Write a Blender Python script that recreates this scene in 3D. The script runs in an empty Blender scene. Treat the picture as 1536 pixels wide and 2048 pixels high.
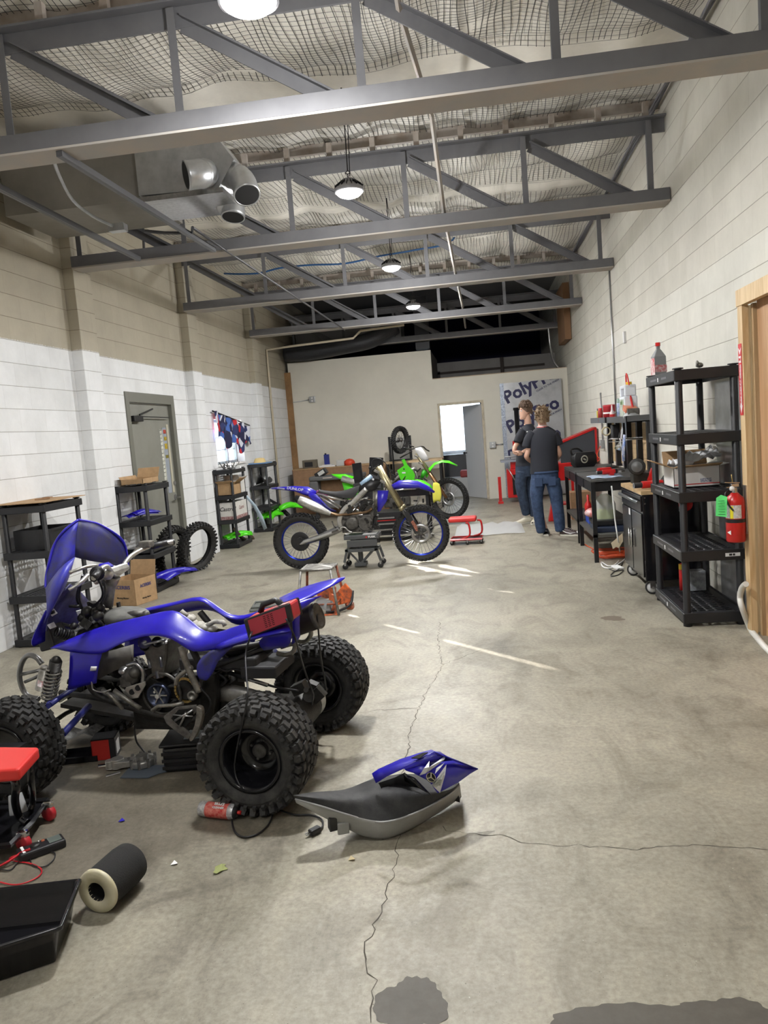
import bpy, bmesh, math, random
from mathutils import Vector as V, Matrix, Quaternion
R = math.radians; PI = math.pi
rng = random.Random(7)
SC = bpy.context.scene; COL = SC.collection
# ---------------------------------------------------------------- materials
MATS = {}
def mat(name, col, rough=0.5, metal=0.0, var=0.0, vscale=8.0, col2=None, bump=0.0, bscale=60.0, emit=None, estr=0.0, alpha=1.0, trans=0.0, coat=0.0, spec=0.5, det=4.0, thr=None):
    if name in MATS: return MATS[name]
    m = bpy.data.materials.new(name); m.use_nodes = True; nt = m.node_tree; N = nt.nodes; L = nt.links
    b = N['Principled BSDF']
    b.inputs['Base Color'].default_value = (*col, 1); b.inputs['Roughness'].default_value = rough
    b.inputs['Metallic'].default_value = metal; b.inputs['Specular IOR Level'].default_value = spec
    b.inputs['Coat Weight'].default_value = coat; b.inputs['Alpha'].default_value = alpha
    b.inputs['Transmission Weight'].default_value = trans
    if emit: b.inputs['Emission Color'].default_value = (*emit, 1); b.inputs['Emission Strength'].default_value = estr
    if var > 0 or bump > 0:
        tc = N.new('ShaderNodeTexCoord')
    if var > 0:
        n = N.new('ShaderNodeTexNoise'); n.inputs['Scale'].default_value = vscale; n.inputs['Detail'].default_value = det
        n.inputs['Roughness'].default_value = 0.65
        L.new(tc.outputs['Object'], n.inputs['Vector'])
        mr = N.new('ShaderNodeMapRange'); mr.inputs['From Min'].default_value = thr[0] if thr else 0.35; mr.inputs['From Max'].default_value = thr[1] if thr else 0.68
        mx = N.new('ShaderNodeMix'); mx.data_type = 'RGBA'
        c2 = col2 if col2 else tuple(c * (1 - var) for c in col)
        mx.inputs[6].default_value = (*col, 1); mx.inputs[7].default_value = (*c2, 1)
        L.new(n.outputs['Fac'], mr.inputs['Value']); L.new(mr.outputs[0], mx.inputs[0]); L.new(mx.outputs[2], b.inputs['Base Color'])
    if bump > 0:
        n2 = N.new('ShaderNodeTexNoise'); n2.inputs['Scale'].default_value = bscale; n2.inputs['Detail'].default_value = 3
        L.new(tc.outputs['Object'], n2.inputs['Vector'])
        bp = N.new('ShaderNodeBump'); bp.inputs['Strength'].default_value = bump; bp.inputs['Distance'].default_value = 0.004
        L.new(n2.outputs['Fac'], bp.inputs['Height']); L.new(bp.outputs[0], b.inputs['Normal'])
    MATS[name] = m; return m
# ---------------------------------------------------------------- mesh builder
def vv(p): return V(p)
class MB:
    def __init__(s): s.v = []; s.f = []; s.sm = []
    def add(s, vs, fs, smooth=False):
        o = len(s.v); s.v += [tuple(p) for p in vs]
        for f in fs: s.f.append(tuple(i + o for i in f)); s.sm.append(smooth)
        return s
    def boxx(s, x0, x1, y0, y1, z0, z1, M=None):
        vs = [V((x, y, z)) for x in (x0, x1) for y in (y0, y1) for z in (z0, z1)]
        if M: vs = [M @ p for p in vs]
        return s.add(vs, [(0, 1, 3, 2), (4, 6, 7, 5), (0, 4, 5, 1), (2, 3, 7, 6), (0, 2, 6, 4), (1, 5, 7, 3)])
    def box(s, c, sz, rot=(0, 0, 0), rz=0):
        from mathutils import Euler
        M = Matrix.Translation(V(c)) @ Euler((rot[0], rot[1], rot[2] + rz)).to_matrix().to_4x4()
        a, b, d = sz[0] / 2, sz[1] / 2, sz[2] / 2
        return s.boxx(-a, a, -b, b, -d, d, M)
    def beam(s, p, q, w, h, up=(0, 0, 1)):
        p = V(p); q = V(q); d = (q - p); L = d.length; d.normalize(); u = V(up)
        if abs(d.dot(u)) > 0.98: u = V((0, 1, 0))
        sx = d.cross(u).normalized(); u = sx.cross(d)
        vs = [c + sx * a * w / 2 + u * b * h / 2 for c in (p, q) for a in (-1, 1) for b in (-1, 1)]
        return s.add(vs, [(0, 1, 3, 2), (4, 6, 7, 5), (0, 4, 5, 1), (2, 3, 7, 6), (0, 2, 6, 4), (1, 5, 7, 3)])
    def tube(s, pts, r, n=8, closed=False, sq=None):
        P = [V(p) for p in pts]; k = len(P); rs = list(r) if isinstance(r, (list, tuple)) else [r] * k
        vs = []; nrm = None
        for i in range(k):
            a = P[(i - 1) % k] if (closed or i > 0) else P[i]; b = P[(i + 1) % k] if (closed or i < k - 1) else P[i]
            t = (b - a)
            if t.length < 1e-9: t = V((0, 0, 1))
            t.normalize()
            if nrm is None:
                nrm = t.orthogonal().normalized()
                if sq is not None: nrm = (V(sq) - t * t.dot(V(sq))).normalized()
            else:
                nrm = (nrm - t * t.dot(nrm))
                if nrm.length < 1e-6: nrm = t.orthogonal()
                nrm.normalize()
            bn = t.cross(nrm)
            for j in range(n):
                a_ = 2 * PI * (j + (0.5 if n == 4 else 0)) / n; vs.append(P[i] + (nrm * math.cos(a_) + bn * math.sin(a_)) * rs[i])
        fs = []
        for i in range(k if closed else k - 1):
            for j in range(n):
                a = i * n + j; b = i * n + (j + 1) % n; c = ((i + 1) % k) * n + (j + 1) % n; d = ((i + 1) % k) * n + j
                fs.append((a, b, c, d))
        s.add(vs, fs, n > 4)
        if not closed:
            o = len(s.v) - len(vs)
            s.f.append(tuple(o + j for j in range(n))[::-1]); s.sm.append(False)
            s.f.append(tuple(o + (k - 1) * n + j for j in range(n))); s.sm.append(False)
        return s
    def lathe(s, prof, o=(0, 0, 0), ax=(0, 0, 1), n=24, smooth=True, closed=False, arc=None):
        o = V(o); ax = V(ax).normalized(); u = ax.orthogonal().normalized(); w = ax.cross(u); vs = []
        m = len(prof)
        for j in range(n):
            a = 2 * PI * j / n; d = u * math.cos(a) + w * math.sin(a)
            for (r, h) in prof: vs.append(o + d * r + ax * h)
        fs = []
        for j in range(n):
            for i in range(m if closed else m - 1):
                i2 = (i + 1) % m; j2 = (j + 1) % n
                fs.append((j * m + i, j2 * m + i, j2 * m + i2, j * m + i2))
        s.add(vs, fs, smooth)
        return s
    def cyl(s, p, q, r, n=16, r2=None):
        p = V(p); q = V(q); h = (q - p).length; r2 = r if r2 is None else r2
        return s.lathe([(0.0, 0), (r, 0), (r, 0), (r2, h), (r2, h), (0.0, h)], p, q - p, n)
    def prism(s, outline, ext):
        e = V(ext); P = [V(p) for p in outline]; k = len(P)
        vs = P + [p + e for p in P]
        fs = [tuple(range(k))[::-1], tuple(range(k, 2 * k))] + [(i, (i + 1) % k, (i + 1) % k + k, i + k) for i in range(k)]
        return s.add(vs, fs)
    def loft(s, rows, cu=False, cv=False, smooth=True):
        m = len(rows[0]); n = len(rows); vs = [V(p) for r in rows for p in r]; fs = []
        for i in range(n if cv else n - 1):
            for j in range(m if cu else m - 1):
                fs.append((i * m + j, i * m + (j + 1) % m, ((i + 1) % n) * m + (j + 1) % m, ((i + 1) % n) * m + j))
        return s.add(vs, fs, smooth)
    def ball(s, c, r, n=12, m=8, M=None):
        if not isinstance(r, (tuple, list)): r = (r, r, r)
        vs = []; fs = []; c = V(c)
        for i in range(m + 1):
            t = PI * i / m
            for j in range(n):
                a = 2 * PI * j / n; p = V((r[0] * math.sin(t) * math.cos(a), r[1] * math.sin(t) * math.sin(a), r[2] * math.cos(t)))
                if M: p = M @ p
                vs.append(c + p)
        for i in range(m):
            for j in range(n): fs.append((i * n + j, (i + 1) * n + j, (i + 1) * n + (j + 1) % n, i * n + (j + 1) % n))
        return s.add(vs, fs, True)
    def xf(s, M):
        s.v = [tuple(M @ V(p)) for p in s.v]; return s
    def build(s, name, m, parent=None, bevel=0, solid=0, sub=0, soff=0, seg=2, weld=True):
        me = bpy.data.meshes.new(name); me.from_pydata(s.v, [], s.f); me.update()
        me.polygons.foreach_set('use_smooth', s.sm); me.materials.append(m)
        o = bpy.data.objects.new(name, me); COL.objects.link(o)
        if parent is not None: o.parent = parent
        if weld and (solid or sub):
            w = o.modifiers.new('w', 'WELD'); w.merge_threshold = 0.0004
        if sub:
            q = o.modifiers.new('s', 'SUBSURF'); q.levels = sub; q.render_levels = sub; q.boundary_smooth = 'PRESERVE_CORNERS'
        if solid:
            q = o.modifiers.new('t', 'SOLIDIFY'); q.thickness = solid; q.offset = soff
        if bevel:
            q = o.modifiers.new('b', 'BEVEL'); q.width = bevel; q.segments = seg; q.limit_method = 'ANGLE'; q.angle_limit = R(50); q.use_clamp_overlap = True
        return o
def empty(name, loc=(0, 0, 0), rz=0, rot=None):
    o = bpy.data.objects.new(name, None); COL.objects.link(o); o.location = loc
    o.rotation_euler = rot if rot else (0, 0, rz); o.empty_display_size = .1; return o
def tag(o, label, cat, group=None, kind=None):
    o['label'] = label; o['category'] = cat
    if group: o['group'] = group
    if kind: o['kind'] = kind
    return o
def thing(name, label, cat, loc=(0, 0, 0), rz=0, group=None, rot=None): return tag(empty(name, loc, rz, rot), label, cat, group)
def struct(o, label=None):
    o['kind'] = 'structure'
    if label: o['label'] = label
    return o
def dup(o, parent=None, loc=None, rz=None, label=None, group=None, rot=None):
    c = o.copy(); COL.objects.link(c)
    if parent is not None: c.parent = parent
    for ch in list(o.children): dup(ch, c)
    if loc is not None: c.location = loc
    if rz is not None: c.rotation_euler = (0, 0, rz)
    if rot is not None: c.rotation_euler = rot
    if label: c['label'] = label
    if group: c['group'] = group
    return c
def text_mb(txt, size, M, depth=0.0006, bold=0.0, sx=1.0, shear=0.0, align='CENTER'):
    """lettering as flat mesh, M places the local xy plane of the text"""
    cu = bpy.data.curves.new('t', 'FONT'); cu.body = txt; cu.size = size; cu.extrude = depth; cu.offset = bold; cu.resolution_u = 2
    cu.shear = shear; cu.align_x = align; cu.align_y = 'CENTER'
    o = bpy.data.objects.new('t', cu); COL.objects.link(o); dg = bpy.context.evaluated_depsgraph_get(); dg.update()
    me = bpy.data.meshes.new_from_object(o.evaluated_get(dg)); b = MB()
    b.add([M @ V((p.co.x * sx, p.co.y, p.co.z)) for p in me.vertices], [tuple(p.vertices) for p in me.polygons])
    bpy.data.objects.remove(o); bpy.data.curves.remove(cu); bpy.data.meshes.remove(me); return b
def frame(o, x, y):
    """matrix with local x,y axes given in world/parent space"""
    x = V(x).normalized(); z = x.cross(V(y)).normalized(); y = z.cross(x)
    return Matrix(((x.x, y.x, z.x, o[0]), (x.y, y.y, z.y, o[1]), (x.z, y.z, z.z, o[2]), (0, 0, 0, 1)))
def bez(pts, n=6):
    """smooth catmull-rom path through points"""
    P = [V(p) for p in pts]; out = []
    for i in range(len(P) - 1):
        p0 = P[max(i - 1, 0)]; p1 = P[i]; p2 = P[i + 1]; p3 = P[min(i + 2, len(P) - 1)]
        for k in range(n):
            t = k / n; out.append(0.5 * ((2 * p1) + (p2 - p0) * t + (2 * p0 - 5 * p1 + 4 * p2 - p3) * t * t + (3 * p1 - p0 - 3 * p2 + p3) * t ** 3))
    out.append(P[-1]); return out
def lerp(a, b, t): return V(a) + (V(b) - V(a)) * t
# ---------------------------------------------------------------- palette
black_plastic = mat('black_plastic', (0.011, 0.011, 0.013), 0.42, bump=0.15, bscale=200)
black_gloss = mat('black_gloss', (0.008, 0.008, 0.01), 0.16)
black_metal = mat('black_metal', (0.014, 0.014, 0.016), 0.35, 0.3)
rubber = mat('rubber', (0.009, 0.009, 0.0095), 0.72, var=0.5, vscale=30, col2=(0.026, 0.025, 0.024), bump=0.3, bscale=120)
rubber_dusty = mat('rubber_dusty', (0.011, 0.011, 0.012), 0.75, var=0.5, vscale=18, col2=(0.045, 0.043, 0.04), bump=0.3, bscale=90)
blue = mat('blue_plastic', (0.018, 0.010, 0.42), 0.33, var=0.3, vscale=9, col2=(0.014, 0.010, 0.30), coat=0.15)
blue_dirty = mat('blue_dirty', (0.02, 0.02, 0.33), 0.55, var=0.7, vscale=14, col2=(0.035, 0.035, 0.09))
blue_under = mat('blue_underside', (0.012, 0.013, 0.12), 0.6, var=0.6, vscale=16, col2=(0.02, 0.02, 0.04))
green = mat('green_plastic', (0.09, 0.72, 0.012), 0.35, var=0.15, vscale=9)
alu = mat('aluminium', (0.62, 0.61, 0.58), 0.38, 0.85, var=0.35, vscale=20)
alu_dull = mat('aluminium_dull', (0.34, 0.33, 0.30), 0.45, 0.75, var=0.5, vscale=25, col2=(0.16, 0.15, 0.13), bump=0.2)
steel = mat('steel', (0.5, 0.5, 0.5), 0.3, 0.95, var=0.3, vscale=30)
chrome = mat('chrome', (0.8, 0.8, 0.8), 0.12, 1.0)
engine_grey = mat('engine_grey', (0.13, 0.125, 0.115), 0.5, 0.55, var=0.6, vscale=28, col2=(0.06, 0.055, 0.05), bump=0.3)
engine_dark = mat('engine_dark', (0.028, 0.027, 0.025), 0.45, 0.5, var=0.6, vscale=30, col2=(0.015, 0.014, 0.013), bump=0.4)
gold = mat('fork_gold', (0.42, 0.37, 0.22), 0.35, 0.75, var=0.3, vscale=15)
brass = mat('chain_brass', (0.5, 0.36, 0.13), 0.4, 0.8)
red = mat('red_paint', (0.52, 0.012, 0.012), 0.3, var=0.15)
red_vinyl = mat('red_vinyl', (0.62, 0.03, 0.025), 0.42)
orange = mat('orange_paint', (0.7, 0.14, 0.03), 0.5, var=0.7, vscale=22, col2=(0.09, 0.04, 0.03))
white_plastic = mat('white_plastic', (0.78, 0.78, 0.78), 0.4)
label_white = mat('label_white', (0.8, 0.8, 0.8), 0.5)
ink = mat('ink_black', (0.01, 0.01, 0.012), 0.5)
cardboard = mat('cardboard', (0.45, 0.29, 0.15), 0.85, var=0.25, vscale=12)
cardboard_dark = mat('cardboard_dark', (0.34, 0.2, 0.11), 0.85, var=0.25, vscale=12)
wood = mat('pine_wood', (0.62, 0.45, 0.26), 0.6, var=0.3, vscale=5)
seat_vinyl = mat('seat_vinyl', (0.018, 0.018, 0.02), 0.6, bump=0.2, bscale=300, var=.4, vscale=20, col2=(.038,.038,.038), spec=.3)
seat_grey = mat('seat_grey', (0.33, 0.33, 0.32), 0.5, var=0.2)
clear_plastic = mat('clear_plastic', (0.7, 0.72, 0.73), 0.25, alpha=0.45)
dark_hole = mat('dark_hole', (0.004, 0.004, 0.004), 0.9)
denim = mat('denim', (0.018, 0.036, 0.085), 0.85, var=0.5, vscale=18, col2=(0.045, 0.08, 0.16), bump=0.3, bscale=40)

# ================================================================ shell
XL, XR, YB, H0 = -4.06, 1.85, 16.35, 4.5
YN = -3.2                                     # wall behind the viewer
def wall_material(name, two_tone):
    m = bpy.data.materials.new(name); m.use_nodes = True; nt = m.node_tree; N = nt.nodes; L = nt.links; b = N['Principled BSDF']
    tc = N.new('ShaderNodeTexCoord'); sp = N.new('ShaderNodeSeparateXYZ'); L.new(tc.outputs['Object'], sp.inputs[0])
    ad = N.new('ShaderNodeMath'); ad.operation = 'ADD'; L.new(sp.outputs['X'], ad.inputs[0]); L.new(sp.outputs['Y'], ad.inputs[1])
    cb = N.new('ShaderNodeCombineXYZ'); L.new(ad.outputs[0], cb.inputs[0]); L.new(sp.outputs['Z'], cb.inputs[1])
    br = N.new('ShaderNodeTexBrick'); L.new(cb.outputs[0], br.inputs['Vector'])
    br.inputs['Scale'].default_value = 1.0; br.inputs['Brick Width'].default_value = 0.406; br.inputs['Row Height'].default_value = 0.2032
    br.inputs['Mortar Size'].default_value = 0.0035; br.inputs['Mortar Smooth'].default_value = 0.6
    br.inputs['Color1'].default_value = (1, 1, 1, 1); br.inputs['Color2'].default_value = (0.93, 0.93, 0.92, 1); br.inputs['Mortar'].default_value = (0.86, 0.85, 0.84, 1)
    b2 = N.new('ShaderNodeTexBrick'); L.new(cb.outputs[0], b2.inputs['Vector']); b2.inputs['Scale'].default_value = 1.0; b2.inputs['Brick Width'].default_value = 400; b2.inputs['Row Height'].default_value = 0.2032
    b2.inputs['Mortar Size'].default_value = 0.0035; b2.inputs['Mortar Smooth'].default_value = 0.6; b2.inputs['Color1'].default_value = (1, 1, 1, 1); b2.inputs['Color2'].default_value = (1, 1, 1, 1); b2.inputs['Mortar'].default_value = (0.55, 0.53, 0.5, 1); b2.offset = 0
    bm = N.new('ShaderNodeMix'); bm.data_type = 'RGBA'; bm.blend_type = 'MULTIPLY'; bm.inputs[0].default_value = 1; L.new(br.outputs['Color'], bm.inputs[6]); L.new(b2.outputs['Color'], bm.inputs[7])
    # horizontal joints are raked, vertical ones mostly painted shut
    nz = N.new('ShaderNodeTexNoise'); nz.inputs['Scale'].default_value = 1.6; nz.inputs['Detail'].default_value = 8; nz.inputs['Roughness'].default_value = .7; L.new(tc.outputs['Object'], nz.inputs['Vector'])
    nf = N.new('ShaderNodeTexNoise'); nf.inputs['Scale'].default_value = 55; nf.inputs['Detail'].default_value = 4; L.new(tc.outputs['Object'], nf.inputs['Vector'])
    up = N.new('ShaderNodeMapRange'); up.inputs['From Min'].default_value = 2.655; up.inputs['From Max'].default_value = 2.668
    jit = N.new('ShaderNodeMath'); jit.operation = 'MULTIPLY_ADD'; jit.inputs[1].default_value = 0.03; L.new(nf.outputs['Fac'], jit.inputs[0]); L.new(sp.outputs['Z'], jit.inputs[2])
    L.new(jit.outputs[0], up.inputs['Value'])
    mx = N.new('ShaderNodeMix'); mx.data_type = 'RGBA'; L.new(up.outputs[0], mx.inputs[0])
    lo = (0.80, 0.81, 0.82, 1) if two_tone else (0.66, 0.645, 0.585, 1); hi = (0.42, 0.38, 0.295, 1) if two_tone else (0.60, 0.575, 0.51, 1)
    mx.inputs[6].default_value = lo; mx.inputs[7].default_value = hi
    m2 = N.new('ShaderNodeMix'); m2.data_type = 'RGBA'; m2.blend_type = 'MULTIPLY'; m2.inputs[0].default_value = 1
    L.new(mx.outputs[2], m2.inputs[6]); L.new(bm.outputs[2], m2.inputs[7])
    st = N.new('ShaderNodeMapRange'); st.inputs['From Min'].default_value = 0.35; st.inputs['From Max'].default_value = 0.75; st.inputs['To Min'].default_value = 1.04; st.inputs['To Max'].default_value = 0.84
    L.new(nz.outputs['Fac'], st.inputs['Value'])
    m3 = N.new('ShaderNodeMix'); m3.data_type = 'RGBA'; m3.blend_type = 'MULTIPLY'; m3.inputs[0].default_value = 1
    L.new(m2.outputs[2], m3.inputs[6]); L.new(st.outputs[0], m3.inputs[7])
    L.new(m3.outputs[2], b.inputs['Base Color']); b.inputs['Roughness'].default_value = 0.7
    bp = N.new('ShaderNodeBump'); bp.inputs['Strength'].default_value = 0.45; bp.inputs['Distance'].default_value = 0.006
    hm = N.new('ShaderNodeMath'); hm.operation = 'MULTIPLY_ADD'; hm.inputs[1].default_value = -1.0; L.new(b2.outputs['Fac'], hm.inputs[0])
    hs = N.new('ShaderNodeMath'); hs.operation = 'MULTIPLY'; hs.inputs[1].default_value = 0.35; L.new(nf.outputs['Fac'], hs.inputs[0]); L.new(hs.outputs[0], hm.inputs[2])
    L.new(hm.outputs[0], bp.inputs['Height']); L.new(bp.outputs[0], b.inputs['Normal'])
    return m
wl_m = wall_material('block_wall_left', True); wr_m = wall_material('block_wall_right', False)
def floor_material():
    m = bpy.data.materials.new('concrete_floor'); m.use_nodes = True; nt = m.node_tree; N = nt.nodes; L = nt.links; b = N['Principled BSDF']
    tc = N.new('ShaderNodeTexCoord')
    def noise(s, d, r=.6, dist=0, vec=None):
        n = N.new('ShaderNodeTexNoise'); n.inputs['Scale'].default_value = s; n.inputs['Detail'].default_value = d; n.inputs['Roughness'].default_value = r; n.inputs['Distortion'].default_value = dist
        L.new(vec or tc.outputs['Object'], n.inputs['Vector']); return n
    def ramp(src, stops):
        r = N.new('ShaderNodeValToRGB'); e = r.color_ramp.elements
        for i, (p, c) in enumerate(stops):
            x = e[i] if i < 2 else e.new(p)
            x.position = p; x.color = (*c, 1)
        L.new(src, r.inputs['Fac']); return r
    def mul(a, c, f=1.0, mode='MULTIPLY'):
        x = N.new('ShaderNodeMix'); x.data_type = 'RGBA'; x.blend_type = mode; x.inputs[0].default_value = f; L.new(a, x.inputs[6]); L.new(c, x.inputs[7]); return x.outputs[2]
    mp = N.new('ShaderNodeMapping'); mp.inputs['Scale'].default_value = (1, 0.55, 1); mp.inputs['Rotation'].default_value = (0, 0, .5); L.new(tc.outputs['Object'], mp.inputs[0])
    big = ramp(noise(0.75, 7, .62, .6).outputs['Fac'], [(0.28, (0.20, 0.182, 0.147)), (0.5, (0.31, 0.288, 0.232)), (0.72, (0.40, 0.37, 0.30))])
    med = ramp(noise(3.6, 9, .72, 1.0, mp.outputs[0]).outputs['Fac'], [(0.30, (0.62, 0.60, 0.57)), (0.52, (1, 1, 1)), (0.8, (1.12, 1.1, 1.05))])
    fin = ramp(noise(45, 6, .7).outputs['Fac'], [(0.30, (0.70, 0.69, 0.68)), (0.62, (1.08, 1.08, 1.07))])
    spk = ramp(noise(130, 2, .5).outputs['Fac'], [(0.24, (0.45, 0.43, 0.4)), (0.31, (1, 1, 1))])
    wht = ramp(noise(95, 2, .5).outputs['Fac'], [(0.74, (0, 0, 0)), (0.78, (0.25, 0.25, 0.23))])
    oil = ramp(noise(1.1, 5, .6, 1.5).outputs['Fac'], [(0.30, (0.55, 0.54, 0.53)), (0.42, (1, 1, 1))])
    c = mul(big.outputs[0], med.outputs[0])
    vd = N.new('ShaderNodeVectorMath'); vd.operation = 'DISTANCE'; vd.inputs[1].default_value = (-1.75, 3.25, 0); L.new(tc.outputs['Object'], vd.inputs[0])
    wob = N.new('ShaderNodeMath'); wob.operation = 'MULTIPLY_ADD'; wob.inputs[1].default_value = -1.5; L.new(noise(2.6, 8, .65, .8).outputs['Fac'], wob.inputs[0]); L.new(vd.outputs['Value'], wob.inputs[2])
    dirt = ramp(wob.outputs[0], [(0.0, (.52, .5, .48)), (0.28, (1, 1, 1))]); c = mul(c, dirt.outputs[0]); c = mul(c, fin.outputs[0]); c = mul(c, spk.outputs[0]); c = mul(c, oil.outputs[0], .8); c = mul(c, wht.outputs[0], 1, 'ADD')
    L.new(c, b.inputs['Base Color'])
    rr = N.new('ShaderNodeMapRange'); rr.inputs['To Min'].default_value = 0.62; rr.inputs['To Max'].default_value = 0.36; L.new(noise(1.6, 6).outputs['Fac'], rr.inputs['Value']); L.new(rr.outputs[0], b.inputs['Roughness'])
    bp = N.new('ShaderNodeBump'); bp.inputs['Strength'].default_value = 0.2; bp.inputs['Distance'].default_value = 0.003; L.new(noise(60, 5, .7).outputs['Fac'], bp.inputs['Height']); L.new(bp.outputs[0], b.inputs['Normal'])
    return m
fl = struct(MB().boxx(XL - .2, XR + 1.2, YN - .2, 23, -0.15, 0).build('floor', floor_material()))
# cracks across the slab
crack_m = mat('crack', (0.07, 0.062, 0.05), 0.95)
def crack(pts, w, seed):
    r = random.Random(seed); P = []
    for i in range(len(pts) - 1):
        a = V(pts[i]); b_ = V(pts[i + 1]); L = (b_ - a).length; k = max(2, int(L / .03))
        for j in range(k): P.append(lerp(a, b_, j / k) + V((r.uniform(-1, 1), r.uniform(-1, 1), 0)) * .011)
    P.append(V(pts[-1])); rows = []
    for i, p in enumerate(P):
        t = (P[min(i + 1, len(P) - 1)] - P[max(i - 1, 0)]).normalized(); s_ = V((-t.y, t.x, 0)); ww = w * r.uniform(.3, 1.1)
        rows.append([p + s_ * ww / 2 + V((0, 0, .0012)), p - s_ * ww / 2 + V((0, 0, .0012))])
    return MB().loft(rows, smooth=False).build('crack', crack_m, fl)
crack([(-.421,6.119,0),(-.403,5.468,0),(-.347,4.987,0),(-.425,4.417,0),(-.441,4.174,0),(-.464,3.854,0),(-.449,3.634,0),(-.461,3.309,0),(-.41,2.726,0),(-.415,2.444,0),(-.441,2.26,0),(-.459,2.165,0),(-.406,2.037,0),(-.392,1.959,0),(-.392,1.875,0)], .0045, 1)
crack([(-.258,2.887,0),(-.188,2.847,0),(-.025,2.818,0),(0.12,2.751,0),(0.229,2.75,0),(0.419,2.713,0),(0.721,2.741,0),(0.906,2.705,0)], .0035, 2)
crack([(-.347,4.987,0),(-.099,5.296,0),(0.181,5.353,0)], .004, 3)
crack([(-.445,4.214,0),(-.666,4.194,0),(-.777,4.165,0)], .004, 4)
wet = mat('wet_patch', (0.07, 0.062, 0.05), 0.6, var=.5, vscale=20, col2=(.09,.08,.065))
def stain(cx, cy, rx, ry, seed, m):
    r = random.Random(seed); ph = [r.uniform(0, 6.28) for _ in range(6)]
    pts = []
    for i in range(72):
        a = 2 * PI * i / 72; k = 1 + sum(math.sin((j + 2) * a + ph[j]) * (.17 / (j + 1)) for j in range(6)) + .04 * math.sin(17 * a + ph[0])
        pts.append((cx + rx * k * math.cos(a), cy + ry * k * math.sin(a), .0009 + .0001 * seed))
    b = MB(); b.add(pts, [tuple(range(72))]); return b.build('stain', m, fl)
stain(-.29, 1.95, .085, .11, 3, wet); stain(.36, 1.90, .22, .075, 8, wet); stain(.56, 1.90, .13, .085, 12, wet)
stain(*(0.92,5.991,0)[:2], .09, .07, 5, mat('old_stain', (.15, .12, .09), .6)); 
chalk = mat('chalk_smear', (0.36, 0.34, 0.14), 0.9, var=.9, vscale=60, col2=(.3, .28, .22))
# ---- right wall with opening for boarded door
def wall_with_holes(name, x0, x1, y0, y1, z1, holes, m, axis='x'):
    """box wall; holes = (a0,a1,z0,z1) along the wall, sorted"""
    b = MB()
    def bx(a0, a1, q0, q1):
        if a1 - a0 < 1e-4 or q1 - q0 < 1e-4: return
        if axis == 'x': b.boxx(x0, x1, a0, a1, q0, q1)
        else: b.boxx(a0, a1, y0, y1, q0, q1)
    lo, hi = (y0, y1) if axis == 'x' else (x0, x1); c = lo
    for (a0, a1, q0, q1) in holes:
        bx(c, a0, 0, z1); bx(a0, a1, 0, q0); bx(a0, a1, q1, z1); c = a1
    bx(c, hi, 0, z1); return b.build(name, m)
DW = (8.62, 10.02, 0.0, 2.26)                  # steel door opening, left wall (y0,y1,z0,z1)
WW = (11.58, 12.98, 1.27, 1.98)                # window opening, left wall
w = struct(wall_with_holes('wall_left', XL - .2, XL, YN, 23, 4.7, [DW, WW], wl_m))
for y0 in (7.53, 10.6, 13.72, 4.45, 1.4):
    MB().boxx(XL - .001, XL + .115, y0, y0 + .36, 0, 4.25).build('pilaster', wl_m, w, bevel=.006)
w = struct(wall_with_holes('wall_right', XR, XR + .2, YN, 23, 4.7, [(3.2, 5.44, 0, 2.27)], wr_m))
struct(MB().boxx(XL - .2, XR + .2, YN - .2, YN, 0, 4.7).build('wall_rear', wr_m))
drywall = mat('drywall', (0.76, 0.73, 0.64), 0.8, var=.10, vscale=1.3, det=6)
# back partition: tall left half, lower right half with a doorway
BD = (-.80, .065, 0, 2.03)
wb = MB(); t = .12
wb.boxx(-3.98, BD[0], YB, YB + t, 0, 2.59); wb.boxx(BD[0], BD[1], YB, YB + t, BD[3], 2.59); wb.boxx(BD[1], XR, YB, YB + t, 0, 2.59); wb.boxx(-3.98, -.91, YB, YB + t, 2.59, 3.2)
struct(wb.build('wall_back', drywall))
struct(MB().boxx(XL, -3.93, YB - .035, YB + .06, .9, 3.0).build('trim_1', mat('old_stud', (.34, .19, .08), .7, var=.4, vscale=4)))
struct(MB().boxx(-.91, XR, YB - .01, YB + t + .01, 2.59, 2.605).build('trim_2', mat('raw_edge', (.45, .36, .26), .8)))
# side return of the tall partition, and the space above the offices
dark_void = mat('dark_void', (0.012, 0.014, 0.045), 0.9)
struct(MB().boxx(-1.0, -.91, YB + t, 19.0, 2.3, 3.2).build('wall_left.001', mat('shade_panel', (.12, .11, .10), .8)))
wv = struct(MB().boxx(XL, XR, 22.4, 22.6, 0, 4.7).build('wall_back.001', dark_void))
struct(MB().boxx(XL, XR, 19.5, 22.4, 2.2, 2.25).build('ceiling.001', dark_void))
# grey mezzanine parapet beyond
pb = struct(MB().boxx(-.9, XR, 18.6, 18.7, 2.3, 3.1).build('wall_back.002', mat('parapet_grey', (.30, .29, .28), .85, var=.2, vscale=2)))
MB().boxx(-.9, 1.6, 18.56, 18.6, 2.83, 2.88).boxx(.58, .66, 18.55, 18.6, 2.3, 3.1).boxx(-.9, -.84, 18.56, 18.6, 2.5, 2.9).build('batten', mat('batten', (.05, .04, .035), .8), pb)
# office behind doorway
off = mat('office_wall', (.75, .76, .78), .8)
struct(wall_with_holes('wall_back.003', -2.6, 1.5, 19.4, 19.5, 2.3, [(-1.7, .1, .98, 2.15)], off, 'y')); struct(MB().boxx(-2.7, -2.6, YB + t, 19.5, 0, 2.3).build('wall_left.002', off))
struct(MB().boxx(1.5, 1.6, YB + t, 19.5, 0, 2.3).build('wall_right.001', off)); struct(MB().boxx(-2.7, 1.6, YB + t, 19.5, 2.25, 2.3).build('ceiling.002', off))
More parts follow.
